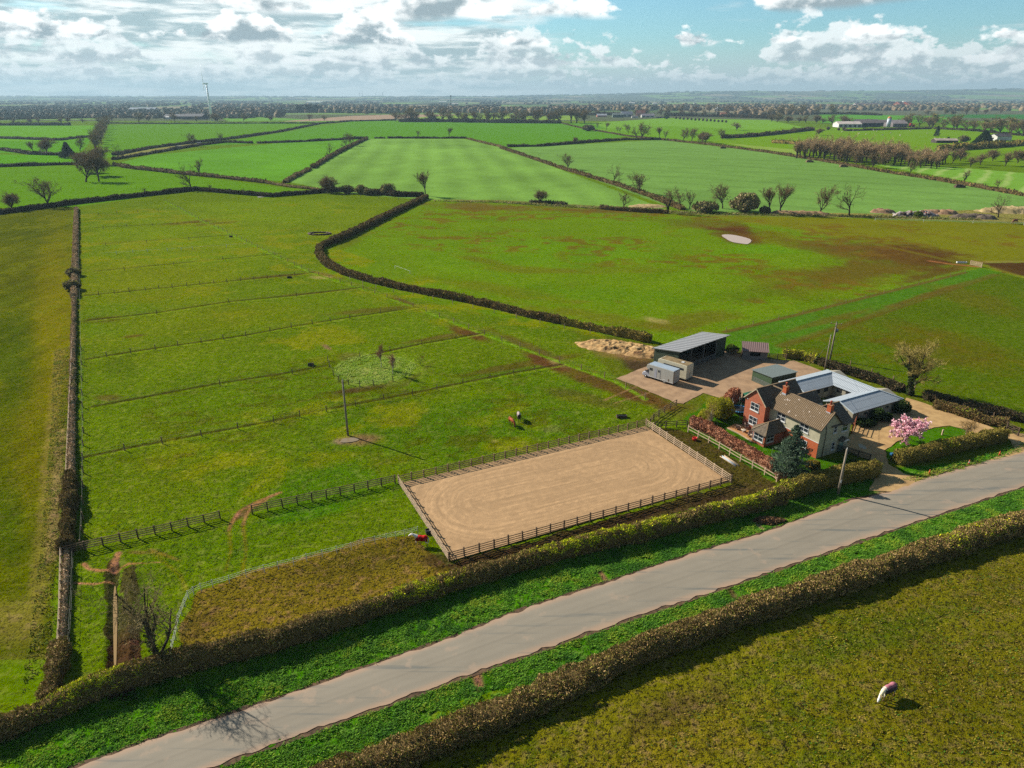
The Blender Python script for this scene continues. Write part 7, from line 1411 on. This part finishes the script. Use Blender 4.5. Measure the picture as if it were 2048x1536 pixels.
def trough(px, py, label, L=.9, rz=.2, m=None): t = empty('water_trough', P(px, py), rz, label, 'trough'); a = MB(); a.b2((-L, -.35, 0), (L, .35, .08)); [a.b2(*q) for q in (((-L, -.35, .08), (-L + .06, .35, .5)), ((L - .06, -.35, .08), (L, .35, .5)), ((-L + .06, -.35, .08), (L - .06, -.29, .5)), ((-L + .06, .29, .08), (L - .06, .35, .5)))]; a.build('tank', m or M_BLACK, t, bevel=.02); a = MB(); a.b2((-L + .07, -.28, .3), (L - .07, .28, .36)); a.build('water', M_GLASS, t); return t
trough(622, 731, 'black water trough at the left of the grass island', .6); trough(579, 556, 'black water trough on the closely posted wire fence', .7); trough(462, 474, 'tiny dark trough on the diagonal fence in the far paddocks', .6); trough(1243, 835, 'grey-brown water trough near the yard corner of the paddock', .9, .1, M_WOODD); trough(1923, 526, 'white trough left of the pale field gate', 1.6, -.1, M_TAPE); trough(857, 1066, 'small dark trough against the left end of the arena', .35, 1.9)
a = MB(); [a.tube([(2.6 * math.cos(q * .524), 2.6 * math.sin(q * .524), .35), (2.6 * math.cos((q + 1) * .524), 2.6 * math.sin((q + 1) * .524), .35)], .35, 6) for q in range(12)]; o = a.build('feed_ring', M_WOODD); o.location = P(639, 468); o.scale = (1.7, 1.1, .8); tag(o, 'round dark feed ring in the paddock corner by the hedge bend', 'feeder')
# heaps
def heap(name, c, rx, ry, h, rot, pal, label, seed, res=.35, rough=.5, cat='heap', darks=None, n_cards=0, csz=.3, crack=0.0, sm_=False):
    c = c if isinstance(c, Vector) else P(*c); nx2 = max(16, int(2.4 * rx / res)); ny2 = max(12, int(2.4 * ry / res)); X_, Y_ = np.meshgrid(np.linspace(-1.15, 1.15, nx2), np.linspace(-1.15, 1.15, ny2), indexing='ij')
    wx = X_ * rx; wy = Y_ * ry; e = np.hypot(X_, Y_) + .35 * (fbm(wx / 2.2 + seed, wy / 2.2, 3) - .5); n = fbm(wx / 1.1 + seed, wy / 1.1 + 5, 4); rg = 1 - np.abs(fbm(wx / 1.7 + seed * 2, wy / 1.2 + 9, 4) * 2 - 1)
    z = np.clip((1 - e) * 2.6, 0, 1) ** .7 * h * (1 - rough + rough * 2 * n); cr = np.clip((rg - .86) * 9, 0, 1) * crack * np.clip((1 - e) * 3, 0, 1); z = z - cr * h * .55; z = np.where(e > 1.02, -.08, np.maximum(z, -.05))
    V = np.stack([wx, wy, z], -1).reshape(-1, 3); i = np.arange(nx2 - 1)[:, None] * ny2 + np.arange(ny2 - 1)[None, :]; F = np.stack([i, i + ny2, i + ny2 + 1, i + 1], -1).reshape(-1, 4); pal = np.array(pal); k = np.clip((n * 1.3 - .15) * len(pal), 0, len(pal) - 1).astype(int); col_ = pal[k].reshape(-1, 3)
    if darks is not None: w = np.clip(cr * 1.6, 0, 1).reshape(-1, 1); col_ = col_ * (1 - w) + np.array(darks) * w
    o = fastmesh(name, V, F, mat_attr(name + '_surface', .95, .25, 2.2, .8, 5), col=col_, smooth=sm_); o.location = c; o.rotation_euler[2] = rad(rot); return tag(o, label, cat)
mk0 = P(1182, 688); mk1 = P(1308, 700)
heap('muck_heap', P(1240, 696), 10.2, 4.2, .85, math.degrees(math.atan2(-4.6, 14)) - 2, [S(176, 138, 88), S(206, 168, 112), S(190, 150, 96), S(220, 184, 130)], 'large heap of golden straw muck left of the barn', 3, .2, .55, darks=S(84, 60, 38), crack=.6, sm_=True)
heap('muck_heap', P(1292, 709), 5.5, 2.4, .7, -14, [S(176, 138, 88), S(200, 160, 106), S(150, 112, 72)], 'lower spread of straw muck running up to the barn corner', 8, .2, .5, darks=S(84, 60, 38), crack=.5, sm_=True)
SB = [S(158, 120, 88), S(176, 140, 106), S(140, 106, 80)]; GB = [S(104, 90, 76), S(124, 108, 92), S(84, 74, 64)]
for (x, y), rx, ry, h, pal_, lb in [((1766, 425), 7, 4, 2.6, SB, 'single brown soil mound left of the rubble heap'), ((1600, 428), 18, 4, 2.2, [S(170, 140, 100), S(150, 120, 84)], 'low brown bank under the hedge trees left of the rubble'), ((1864, 426), 6, 4, 2.4, SB, 'reddish soil mound just right of the rubble heap'), ((1893, 427), 7, 4, 2.6, SB, 'second reddish soil mound right of the rubble'), ((1934, 435), 9, 4, 2.4, GB, 'grey gravel mound, left of three'), ((1952, 435), 7, 4, 2.6, GB, 'grey gravel mound, middle of three'), ((1971, 437), 6, 3.6, 2.4, GB, 'grey gravel mound, right of three'), ((2040, 424), 24, 8, 3.6, [S(190, 168, 120), S(170, 150, 100), S(206, 180, 130)], 'long straw-coloured mound at the right edge'), ((1296, 413), 11, 6, 1.4, [S(196, 168, 118), S(176, 150, 100)], 'pale soil heap in the corner of the crop field')]:
    heap('soil_mound', (x, y), rx * .85, ry * .85, h * .62, random.Random(x).uniform(-12, 8), pal_, lb, x % 13, .8, .4, cat='mound')
heap('rubble_heap', (1830, 432), 11, 4, 1.9, 4, [S(150, 130, 120), S(96, 84, 80), S(190, 176, 170), S(130, 90, 70)], 'heap of mixed rubble and scrap behind the eastern pasture', 4, .6, .9, darks=S(40, 34, 34), crack=.8)
rr9 = random.Random(9)
for i, (dx_, dz_, nm_, m_) in enumerate([(-6, 3.4, 'timber_frame', M_WOODD), (2, 3.8, 'rusty_hopper', M_POT), (6, 2.6, 'steel_beams', M_BLACK), (-2, 2.5, 'white_sheeting', M_TAPE), (-9, 1.5, 'white_sheeting', M_TAPE), (4, 1.4, 'brick_pallet', M_BRICK)]):
    a = MB(); [a.box((rr9.uniform(-1.6, 1.6), rr9.uniform(-1, 1), rr9.uniform(-.5, .9)), (rr9.uniform(.6, 2.4), rr9.uniform(.2, .7), rr9.uniform(.1, .6)), rr9.uniform(0, 3), rr9.uniform(-.4, .4)) for _ in range(5)]; o = a.build('scrap_pile', m_); o.location = P(1830, 432) + Vector((dx_, rr9.uniform(-2, 2), dz_ * .42)); tag(o, ['broken dark timbers sticking out at the left of the rubble heap', 'rust-red hopper on top of the rubble heap', 'dark steel beams lying across the right of the rubble', 'white sheeting in the middle of the rubble heap', 'white sheeting at the left foot of the rubble heap', 'broken red bricks in the right part of the rubble heap'][i], 'scrap')
for x, y, lb in [(1537, 1043, 'pile of dark hedge cuttings on the verge by a drainage grip')]: leafy_bush(P(x, y), 1.9, .8, .4, [S(110, 84, 56), S(80, 60, 40)], (1, 1), 1500, .22, 'brush_pile', lb, 'brushwood', seed=61, single=True, mat_=M_TWIG)
# ------------------------------------------------------------ horses
def horse(loc, hd_, coat, mane, head, rug, label, graze=True, rug2=None, legc=None, swing=.1, neckc=None, headturn=0.0):
    t = empty('horse', loc, hd_, label, 'horse'); a = MB()
    def seg(pts, rr): a.tube([Vector(p) for p in pts], rr, 10)
    a.ell((-.02, 0, 1.12), (.72, .27, .31), n=14, k=10); a.ell((-.52, 0, 1.2), (.33, .28, .30), n=12, k=8); a.ell((.48, 0, 1.14), (.30, .24, .33), n=12, k=8)
    ht = headturn
    if graze: nk = [(.45, 0, 1.25), (.80, ht * .1, 1.12), (1.06, ht * .25, .82), (1.20, ht * .38, .58)]; hp = [(1.14, ht * .36, .66), (1.30, ht * .46, .36), (1.36, ht * .5, .12)]; ear = (1.16, ht * .36, .76)
    else: nk = [(.45, 0, 1.28), (.78, ht * .1, 1.44), (1.05, ht * .2, 1.58), (1.2, ht * .3, 1.62)]; hp = [(1.12, ht * .3, 1.64), (1.40, ht * .4, 1.46), (1.62, ht * .5, 1.26)]; ear = (1.14, ht * .3, 1.80)
    seg(nk, [.24, .19, .145, .12]); seg(hp, [.125, .115, .07])
    for s in (-1, 1):
        seg([(.52, s * .15, 1.0), (.52 + swing * s * .6, s * .16, .62), (.50 + swing * s, s * .16, .30), (.52 + swing * s, s * .16, .09)], [.12, .072, .045, .045]); seg([(.52 + swing * s, s * .16, .1), (.56 + swing * s, s * .16, .0)], [.05, .068])
        seg([(-.60, s * .15, 1.1), (-.52 - swing * s * .6, s * .16, .78), (-.72 - swing * s, s * .16, .50), (-.66 - swing * s, s * .16, .10)], [.19, .12, .058, .045]); seg([(-.66 - swing * s, s * .16, .1), (-.62 - swing * s, s * .16, .0)], [.05, .068])
        a.tube([(ear[0], ear[1] + s * .06, ear[2] - .06), (ear[0] - .02, ear[1] + s * .08, ear[2] + .08)], [.035, .008], 6)
    m, gg, b = newmat('horse_coat', .75, .25); tcx = gg.n('ShaderNodeTexCoord').outputs['Object']; sp = gg.n('ShaderNodeSeparateXYZ'); gg.link(tcx, sp.inputs[0]); c = gg.mix(gg.sm(gg.noise(tcx, 2, 3), .35, .65), coat, tuple(x * .8 for x in coat)); c = gg.mix(gg.m('MULTIPLY', gg.sm(sp.outputs[2], .35, .6, 1, 0), gg.sm(sp.outputs[0], .8, .9, 1, 0)), c, legc or tuple(x * .4 for x in coat)); c = gg.mix(gg.sm(sp.outputs[0], .70, .9), c, neckc or coat); c = gg.mix(gg.sm(sp.outputs[0], 1.12, 1.25), c, head); gg.link(c, b.inputs['Base Color'])
    o = a.build('body', m, t); rm = o.modifiers.new('remesh', 'REMESH'); rm.mode = 'VOXEL'; rm.voxel_size = .032; rm.use_smooth_shade = True; sm2 = o.modifiers.new('smooth', 'SMOOTH'); sm2.factor = .6; sm2.iterations = 4
    mm = mat('horse_mane', mane, .9, .2, 5); a = MB(); q = [Vector(p) for p in nk]; up = Vector((0, 0, 1)) if not graze else Vector((.55, 0, .85))
    for u, v in zip(q, q[1:]): a.extr([u + up * .17, v + up * .12, v + up * .03 + Vector((0, .13, 0)), u + up * .03 + Vector((0, .2, 0))], (0, .03, 0))
    a.build('mane', mm, t); a = MB(); a.tube([(-.82, 0, 1.3), (-.95, 0, 1.1), (-.95, .02, .75), (-.92, .02, .45)], [.04, .07, .075, .02], 8); a.build('tail', mm, t)
    if rug:
        V = []; F = []; nx3, na = 22, 15
        for i in range(nx3):
            x = -.86 + 1.52 * i / (nx3 - 1); w_ = .31 - .05 * ((x + .05) / .8) ** 2 + (.02 if x < -.4 else 0); top = 1.53 - .05 * math.sin((x + .2) * 2) - (.10 * max(0, (-.55 - x) / .3)) - .05 * max(0, (x - .4) / .25)
            for k in range(na): ang = math.pi * k / (na - 1); V.append((x, -math.cos(ang) * w_ * (1.0 if 2 < k < na - 3 else 1.05), (.84 + .03 * math.sin(x * 9)) + (top - .84) * math.sin(ang) ** .62))
        for i in range(nx3 - 1):
            for k in range(na - 1): F.append((i * na + k, (i + 1) * na + k, (i + 1) * na + k + 1, i * na + k + 1))
        V2 = np.array(V); side_ = rug2 or rug; kz = np.clip((V2[:, 2] - 1.28) / .10, 0, 1)[:, None]; cc = np.array(rug) * kz + np.array(side_) * (1 - kz); r_ = fastmesh('rug', V2, np.array(F), mat_attr('horse_rug', .85, .12, 9, .3, 12), t, col=cc, smooth=True); so = r_.modifiers.new('solid', 'SOLIDIFY'); so.thickness = .02
    return t
WHT = S(226, 214, 190, .8)
pA, pB = P(1759, 1403), P(1784, 1389)
horse((pA + pB) / 2 + Vector((.1, .1, 0)), math.atan2((pA - pB).y, (pA - pB).x) - .05, WHT, S(236, 206, 150), S(236, 230, 222, .8), S(190, 120, 130), 'white-faced horse in a pink and dark checked rug grazing in the near pasture', rug2=S(70, 62, 66), legc=S(120, 84, 60), neckc=S(236, 220, 180, .8), headturn=.3)
horse(P(843, 1091), rad(172), S(226, 216, 206, .8), S(230, 226, 220), S(226, 216, 206, .8), S(214, 24, 16), 'white horse in a bright red rug walking beside the arena fence', graze=False, rug2=S(150, 16, 14), legc=S(120, 96, 76), swing=.14)
horse(P(1023, 851), rad(-62), S(190, 92, 40), S(60, 36, 26), S(90, 50, 30), None, 'chestnut horse without a rug grazing in the paddock', legc=S(70, 46, 34), swing=.12)
horse(P(1037.5, 840), rad(96), S(90, 70, 60), S(40, 34, 32), S(80, 60, 50), S(190, 172, 166), 'horse in a pale grey-pink rug grazing with its tail to the camera', rug2=S(132, 112, 112), legc=S(60, 46, 38))
h5 = horse(P(2029, 448), rad(200), S(150, 90, 60), S(60, 40, 30), S(130, 80, 60), None, 'small brown horse by the white tape at the far right edge of the olive field'); h5.scale = (1.5, 1.5, 1.5)
# ------------------------------------------------------------ wind turbines and mast
M_TURB = mat('turbine_white', S(240, 242, 244, 1.0), .5, .03, .05); M_TG = mat('turbine_grey', S(120, 128, 134), .6, .03, .05)
def turbine(b, hub, blade, yaw, phase, label, m, name='wind_turbine', tw=.036, group=None):
    t = empty(name, b, yaw, label, 'wind turbine', group); a = MB(); a.tube([(0, 0, -.5), (0, 0, hub * .5), (0, 0, hub)], [hub * tw, hub * tw * .8, hub * tw * .55], 16); a.build('tower', m, t); a = MB(); L = hub * .05; a.box((0, -L * .3, hub + L * .2), (L * .7, L * 2.2, L * .75)); a.build('nacelle', m, t, bevel=L * .1)
    rx = empty('rotor', (0, -L * 1.6, hub + L * .2)); rx.parent = t; bpy.data.objects.remove(rx); a = MB(); c = Vector((0, -L * 1.7, hub + L * .2)); a.ell(c, (L * .35, L * .5, L * .35), n=12, k=8); a.build('hub', m, t)
    for k in range(3):
        an = phase + k * 2 * math.pi / 3; d = Vector((math.sin(an), 0, math.cos(an))); pr = Vector((math.cos(an), 0, -math.sin(an))); a = MB(); ws = [.3, 1.0, .8, .5, .18]; fr = [0, .16, .45, .8, 1.0]; vs_ = []
        for f_, w_ in zip(fr, ws):
            p = c + d * (L * .3 + blade * f_); q = w_ * blade * .06; th = q * .18; tw_ = .5 * (1 - f_); ax = pr * math.cos(tw_) + Vector((0, 1, 0)) * math.sin(tw_); ay = Vector((0, 1, 0)) * math.cos(tw_) - pr * math.sin(tw_)
            vs_ += [p - ax * q * .35, p + ay * th, p + ax * q * .65, p - ay * th]
        fs_ = [(i * 4 + j, i * 4 + (j + 1) % 4, i * 4 + 4 + (j + 1) % 4, i * 4 + 4 + j) for i in range(4) for j in range(4)] + [(0, 3, 2, 1), (16, 17, 18, 19)]; a.add(vs_, fs_, True); a.build('blade', m, t)
    return t
tb = P(424, 242); turbine(tb, hgt(tb, 168), 36, rad(-66), rad(6), 'large wind turbine standing behind the fields on the left', M_TURB)
sb = P(1433, 232); turbine(sb, hgt(sb, 215.5), 13, 0, rad(0), 'small white three-bladed turbine above the orchard row', M_TURB, tw=.02)
for i, (x, lb) in enumerate([(720, 'first'), (725, 'second'), (752, 'third'), (766, 'fourth')]): turbine(P(x, 199.2), 92 + 6 * (i % 2), 48, rad(-50 + 30 * i), rad(20 * i), lb + ' from the left of the four tiny turbines on the horizon', M_TG, tw=.04, group='turbines on the horizon')
t = empty('radio_mast', P(902, 213), 0, 'thin grey radio mast on the skyline in the middle', 'mast'); a = MB(); a.tube([(0, 0, 0), (0, 0, 52)], [3.0, 2.0], 4); a.build('lattice', M_TG, t); a = MB(); a.box((0, 0, 52), (9, 3, 7)); a.build('antenna_head', M_TG, t)
# ------------------------------------------------------------ farm buildings of the far country
def fbuild(x, y, w, d, h, rh, rot, wc, rc, label, name='farm_building', windows=0, cat='building', group=None, mono=False):
    t = empty(name, P(x, y), rad(rot), label, cat, group); a = MB(); hw = w / 2
    a.extr([(-hw, 0, 0), (-hw, d, 0), (-hw, d, h), (-hw, d / 2, h + rh * .96), (-hw, 0, h)], (w, 0, 0)); a.build('wall', mat('far_wall', wc, .9, .12, .2), t)
    a = MB(); o = .5; slab(a, (-hw - o, -o, h - .1), (hw + o, -o, h - .1), (hw + o, d / 2, h + rh), (-hw - o, d / 2, h + rh), .25); slab(a, (-hw - o, d + o, h - .1), (hw + o, d + o, h - .1), (hw + o, d / 2, h + rh), (-hw - o, d / 2, h + rh), .25); a.build('roof', mat('far_roof', rc, .8, .12, .15), t)
    for k in range(windows): a = MB(); xx = -hw + w * (k + .5) / windows; a.b2((xx - w / windows * .28, -.12, h * .15), (xx + w / windows * .28, -.02, h * .7)); a.build('dark_opening_panel', M_DARK, t)  # dark panel on the wall, shade of a doorway put into its colour
    return t
W_ = S(232, 228, 220); GRY = S(150, 150, 156); DRK = S(60, 62, 66); RD = S(150, 90, 76)
fbuild(1204, 234, 26, 14, 4, 4, 5, S(180, 120, 100), S(200, 200, 205), 'low grey-roofed shed at the left of the crest farm'); fbuild(1236, 235, 28, 16, 7, 4, 0, S(110, 130, 120), S(120, 132, 128), 'green barn of the crest farm'); fbuild(1254, 234, 30, 18, 8, 6, 0, W_, S(130, 134, 150), 'white-fronted barn of the crest farm', windows=2)
fbuild(1281, 233, 24, 14, 9, 7, -8, S(200, 140, 120), RD, 'brick farmhouse with a red-brown roof on the crest', name='far_farmhouse'); fbuild(1296, 235, 34, 14, 5, 4, 0, W_, S(150, 140, 150), 'long white building at the right of the crest farm', windows=3); fbuild(1270, 236, 16, 8, 4, 2, 0, W_, S(120, 110, 110), 'small white outhouse in front of the crest farmhouse'); fbuild(1320, 236, 20, 8, 2.5, 1, 0, DRK, DRK, 'low dark shed at the end of the crest farm')
fbuild(1700, 255, 40, 34, 6, 4, -6, W_, S(210, 196, 186), 'white-fronted barn with a broad pale roof', windows=5); fbuild(1738, 254, 40, 30, 7, 6, 0, DRK, S(120, 108, 106), 'dark open barn beside the white-fronted one'); fbuild(1800, 254, 30, 26, 6, 6, 10, S(140, 130, 130), S(176, 160, 156), 'grey-roofed barn behind the silo'); fbuild(1770, 252, 28, 22, 6, 5, 0, S(90, 84, 84), S(130, 116, 112), 'brown-roofed barn left of the silo')
t = empty('silo', P(1776, 254.5), 0, 'blue-white silo tower with an orange cap', 'silo'); a = MB(); a.tube([(0, 0, 0), (0, 0, 15)], 3.6, 16); a.build('silo_body', mat('silo_white', S(206, 214, 226), .5, .05, .3), t); a = MB(); a.lathe([(3.7, 15), (2.5, 17.5), (.3, 18.4)], 16); a.build('silo_cap', mat('silo_cap', S(226, 150, 90), .6, .05, .3), t)
t = empty('telehandler', P(1823, 254), 0, 'red farm machine parked right of the silo', 'machine'); a = MB(); a.b2((-4, -1.5, 1), (4, 1.5, 3)); a.b2((-3, -1.2, 3), (0, 1.2, 5)); a.build('machine_body', mat('machine_red', S(214, 60, 40), .6), t); a = MB(); [a.tube([(x, -1.6, 1), (x, 1.6, 1)], 1, 12) for x in (-2.6, 2.6)]; a.build('wheels', M_BLACK, t); t.scale = (1.3, 1.3, 1.3)
fbuild(1735, 213, 130, 40, 9, 8, 2, S(200, 190, 186), S(120, 100, 100), 'long pale-fronted shed on the far right ridge', windows=6); fbuild(1780, 214, 60, 50, 12, 14, 0, DRK, S(70, 66, 70), 'dark barn in the middle of the far right ridge farm'); fbuild(1806, 214.5, 40, 50, 12, 14, 30, S(180, 100, 76), S(130, 84, 70), 'left red-roofed barn on the far right ridge'); fbuild(1824, 214.5, 44, 60, 12, 14, 30, S(176, 92, 66), S(140, 90, 72), 'right red-roofed barn on the far right ridge')
fbuild(352, 238, 60, 30, 6, 5, 0, S(80, 80, 84), S(92, 94, 100), 'dark low farm shed left of the wind turbine'); fbuild(385, 239, 50, 30, 7, 6, -5, S(70, 70, 74), S(84, 84, 90), 'dark farm shed nearest the wind turbine base'); fbuild(335, 238.6, 9, 8, 5, 2, 0, W_, W_, 'white gable end at the left of the dark sheds'); fbuild(284, 224, 90, 40, 9, 6, 4, S(110, 124, 136), S(128, 144, 158), 'blue-grey sheds beyond the left fields')
fbuild(1894, 286, 26, 12, 3, 2, 0, S(80, 70, 64), S(196, 176, 160), 'low pale-roofed shelter left of the gorse', mono=True); fbuild(2008, 281, 22, 14, 5, 3, 12, W_, S(90, 80, 80), 'white-gabled building behind the big evergreen'); fbuild(1450, 231, 24, 14, 4, 5, 0, S(160, 110, 90), S(196, 120, 84), 'orange-roofed cottage right of the small turbine')
for i, (x, y, w_, lb) in enumerate([(1310, 209, 26, 'white house'), (1264, 208, 40, 'white house row'), (1330, 212, 20, 'pale cottage'), (1390, 208, 16, 'tiny white house'), (628, 206, 130, 'long pale warehouse'), (885, 205, 60, 'white shed'), (910, 210, 40, 'pale shed by the mast'), (1812, 204.5, 50, 'white warehouse'), (1786, 189, 90, 'bright warehouse on the hill')]):
    o = fbuild(x, y + (8 if y < 195 else 0), w_, w_ * .5, 7, 4, 0, W_, W_, lb + ' among the distant woods at position %d of the far scatter' % (i + 1), group='scattered white buildings far off')
    tag(o, ['white house in the distant valley right of the crest farm woods', 'row of white houses beyond the crest farm', 'pale cottage under the white houses of the far valley', 'tiny white house left of the small turbine, far behind', 'long pale warehouse on the left of the far woods', 'white shed in the far country left of the mast', 'pale shed just right of the radio mast', 'white warehouse behind the far right ridge farm', 'bright warehouse on the distant right-hand hill'][i])
# sheep
sm = MB(); sm.ell((0, 0, .75), (.75, .38, .42), n=10, k=7); sm.ell((.8, 0, .95), (.22, .14, .17), n=8, k=6); [sm.tube([(x, y, 0), (x, y, .5)], .06, 5) for x in (-.45, .45) for y in (-.2, .2)]
sh0 = sm.build('sheep', mat('fleece', S(226, 216, 196), .95, .05, 2)); sh0.scale = (1.5, 1.5, 1.5); rsx = random.Random(4); lbs = 'pale sheep grazing in the meadow behind the plantation'
for i, (x, y) in enumerate([(1684, 265), (1706, 262.5), (1747, 262), (1753, 264), (1781, 267), (1870, 278.5), (1879, 279), (1888, 279), (1718, 268), (1732, 270), (1765, 271), (1800, 272), (1854, 268), (1820, 262.5)]):
    o = sh0 if i == 0 else sh0.copy()
    if i: COL.objects.link(o)
    o.location = P(x, y); o.rotation_euler[2] = rsx.uniform(0, 6); tag(o, lbs, 'sheep', 'sheep in the far meadow')
# far feed boxes
for x, y, lb in [(1619, 324.5, 'timber straw bale block by the rough hedge'), (1687, 334, 'second timber block by the rough hedge'), (1919, 375, 'dark block near the right-hand rough hedge'), (1446, 297, 'dark log lying at the top of the right crop field')]:
    a = MB(); a.b2((-3, -1.2, 0), (3, 1.2, 1.3)); a.b2((-2.4, -.8, 1.3), (1.5, .8, 1.9)); o = a.build('straw_block', M_TRIM if y > 300 and x != 1919 else M_WOODD); o.location = P(x, y); tag(o, lb, 'straw block')
for x, y, lb in [(358, 297, 'grey box hide in the rough double-hedged strip, left'), (399, 290, 'pale box hide in the rough double-hedged strip, right')]:
    a = MB(); a.b2((-2.5, -1.5, 0), (2.5, 1.5, 2.4)); a.b2((-2.8, -1.8, 2.4), (2.8, 1.8, 2.7)); o = a.build('field_hut', M_METAL); o.location = P(x, y); tag(o, lb, 'hut')
# ------------------------------------------------------------ air: even pale haze round the whole scene
hz = MB(); hz.b2((-32000, -3200, -9), (32000, 17500, 330))
mh = bpy.data.materials.new('haze_air'); mh.use_nodes = True; mh.node_tree.nodes.clear(); gh = G(mh.node_tree)
pv = gh.n('ShaderNodeVolumePrincipled'); pv.inputs['Color'].default_value = (.36, .53, .65, 1); pv.inputs['Density'].default_value = HAZE; pv.inputs['Anisotropy'].default_value = 0.15
oo = gh.n('ShaderNodeOutputMaterial'); gh.link(pv.outputs[0], oo.inputs['Volume'])
tag(hz.build('haze', mh), 'thin pale blue haze over the distant country', 'haze', kind='stuff')
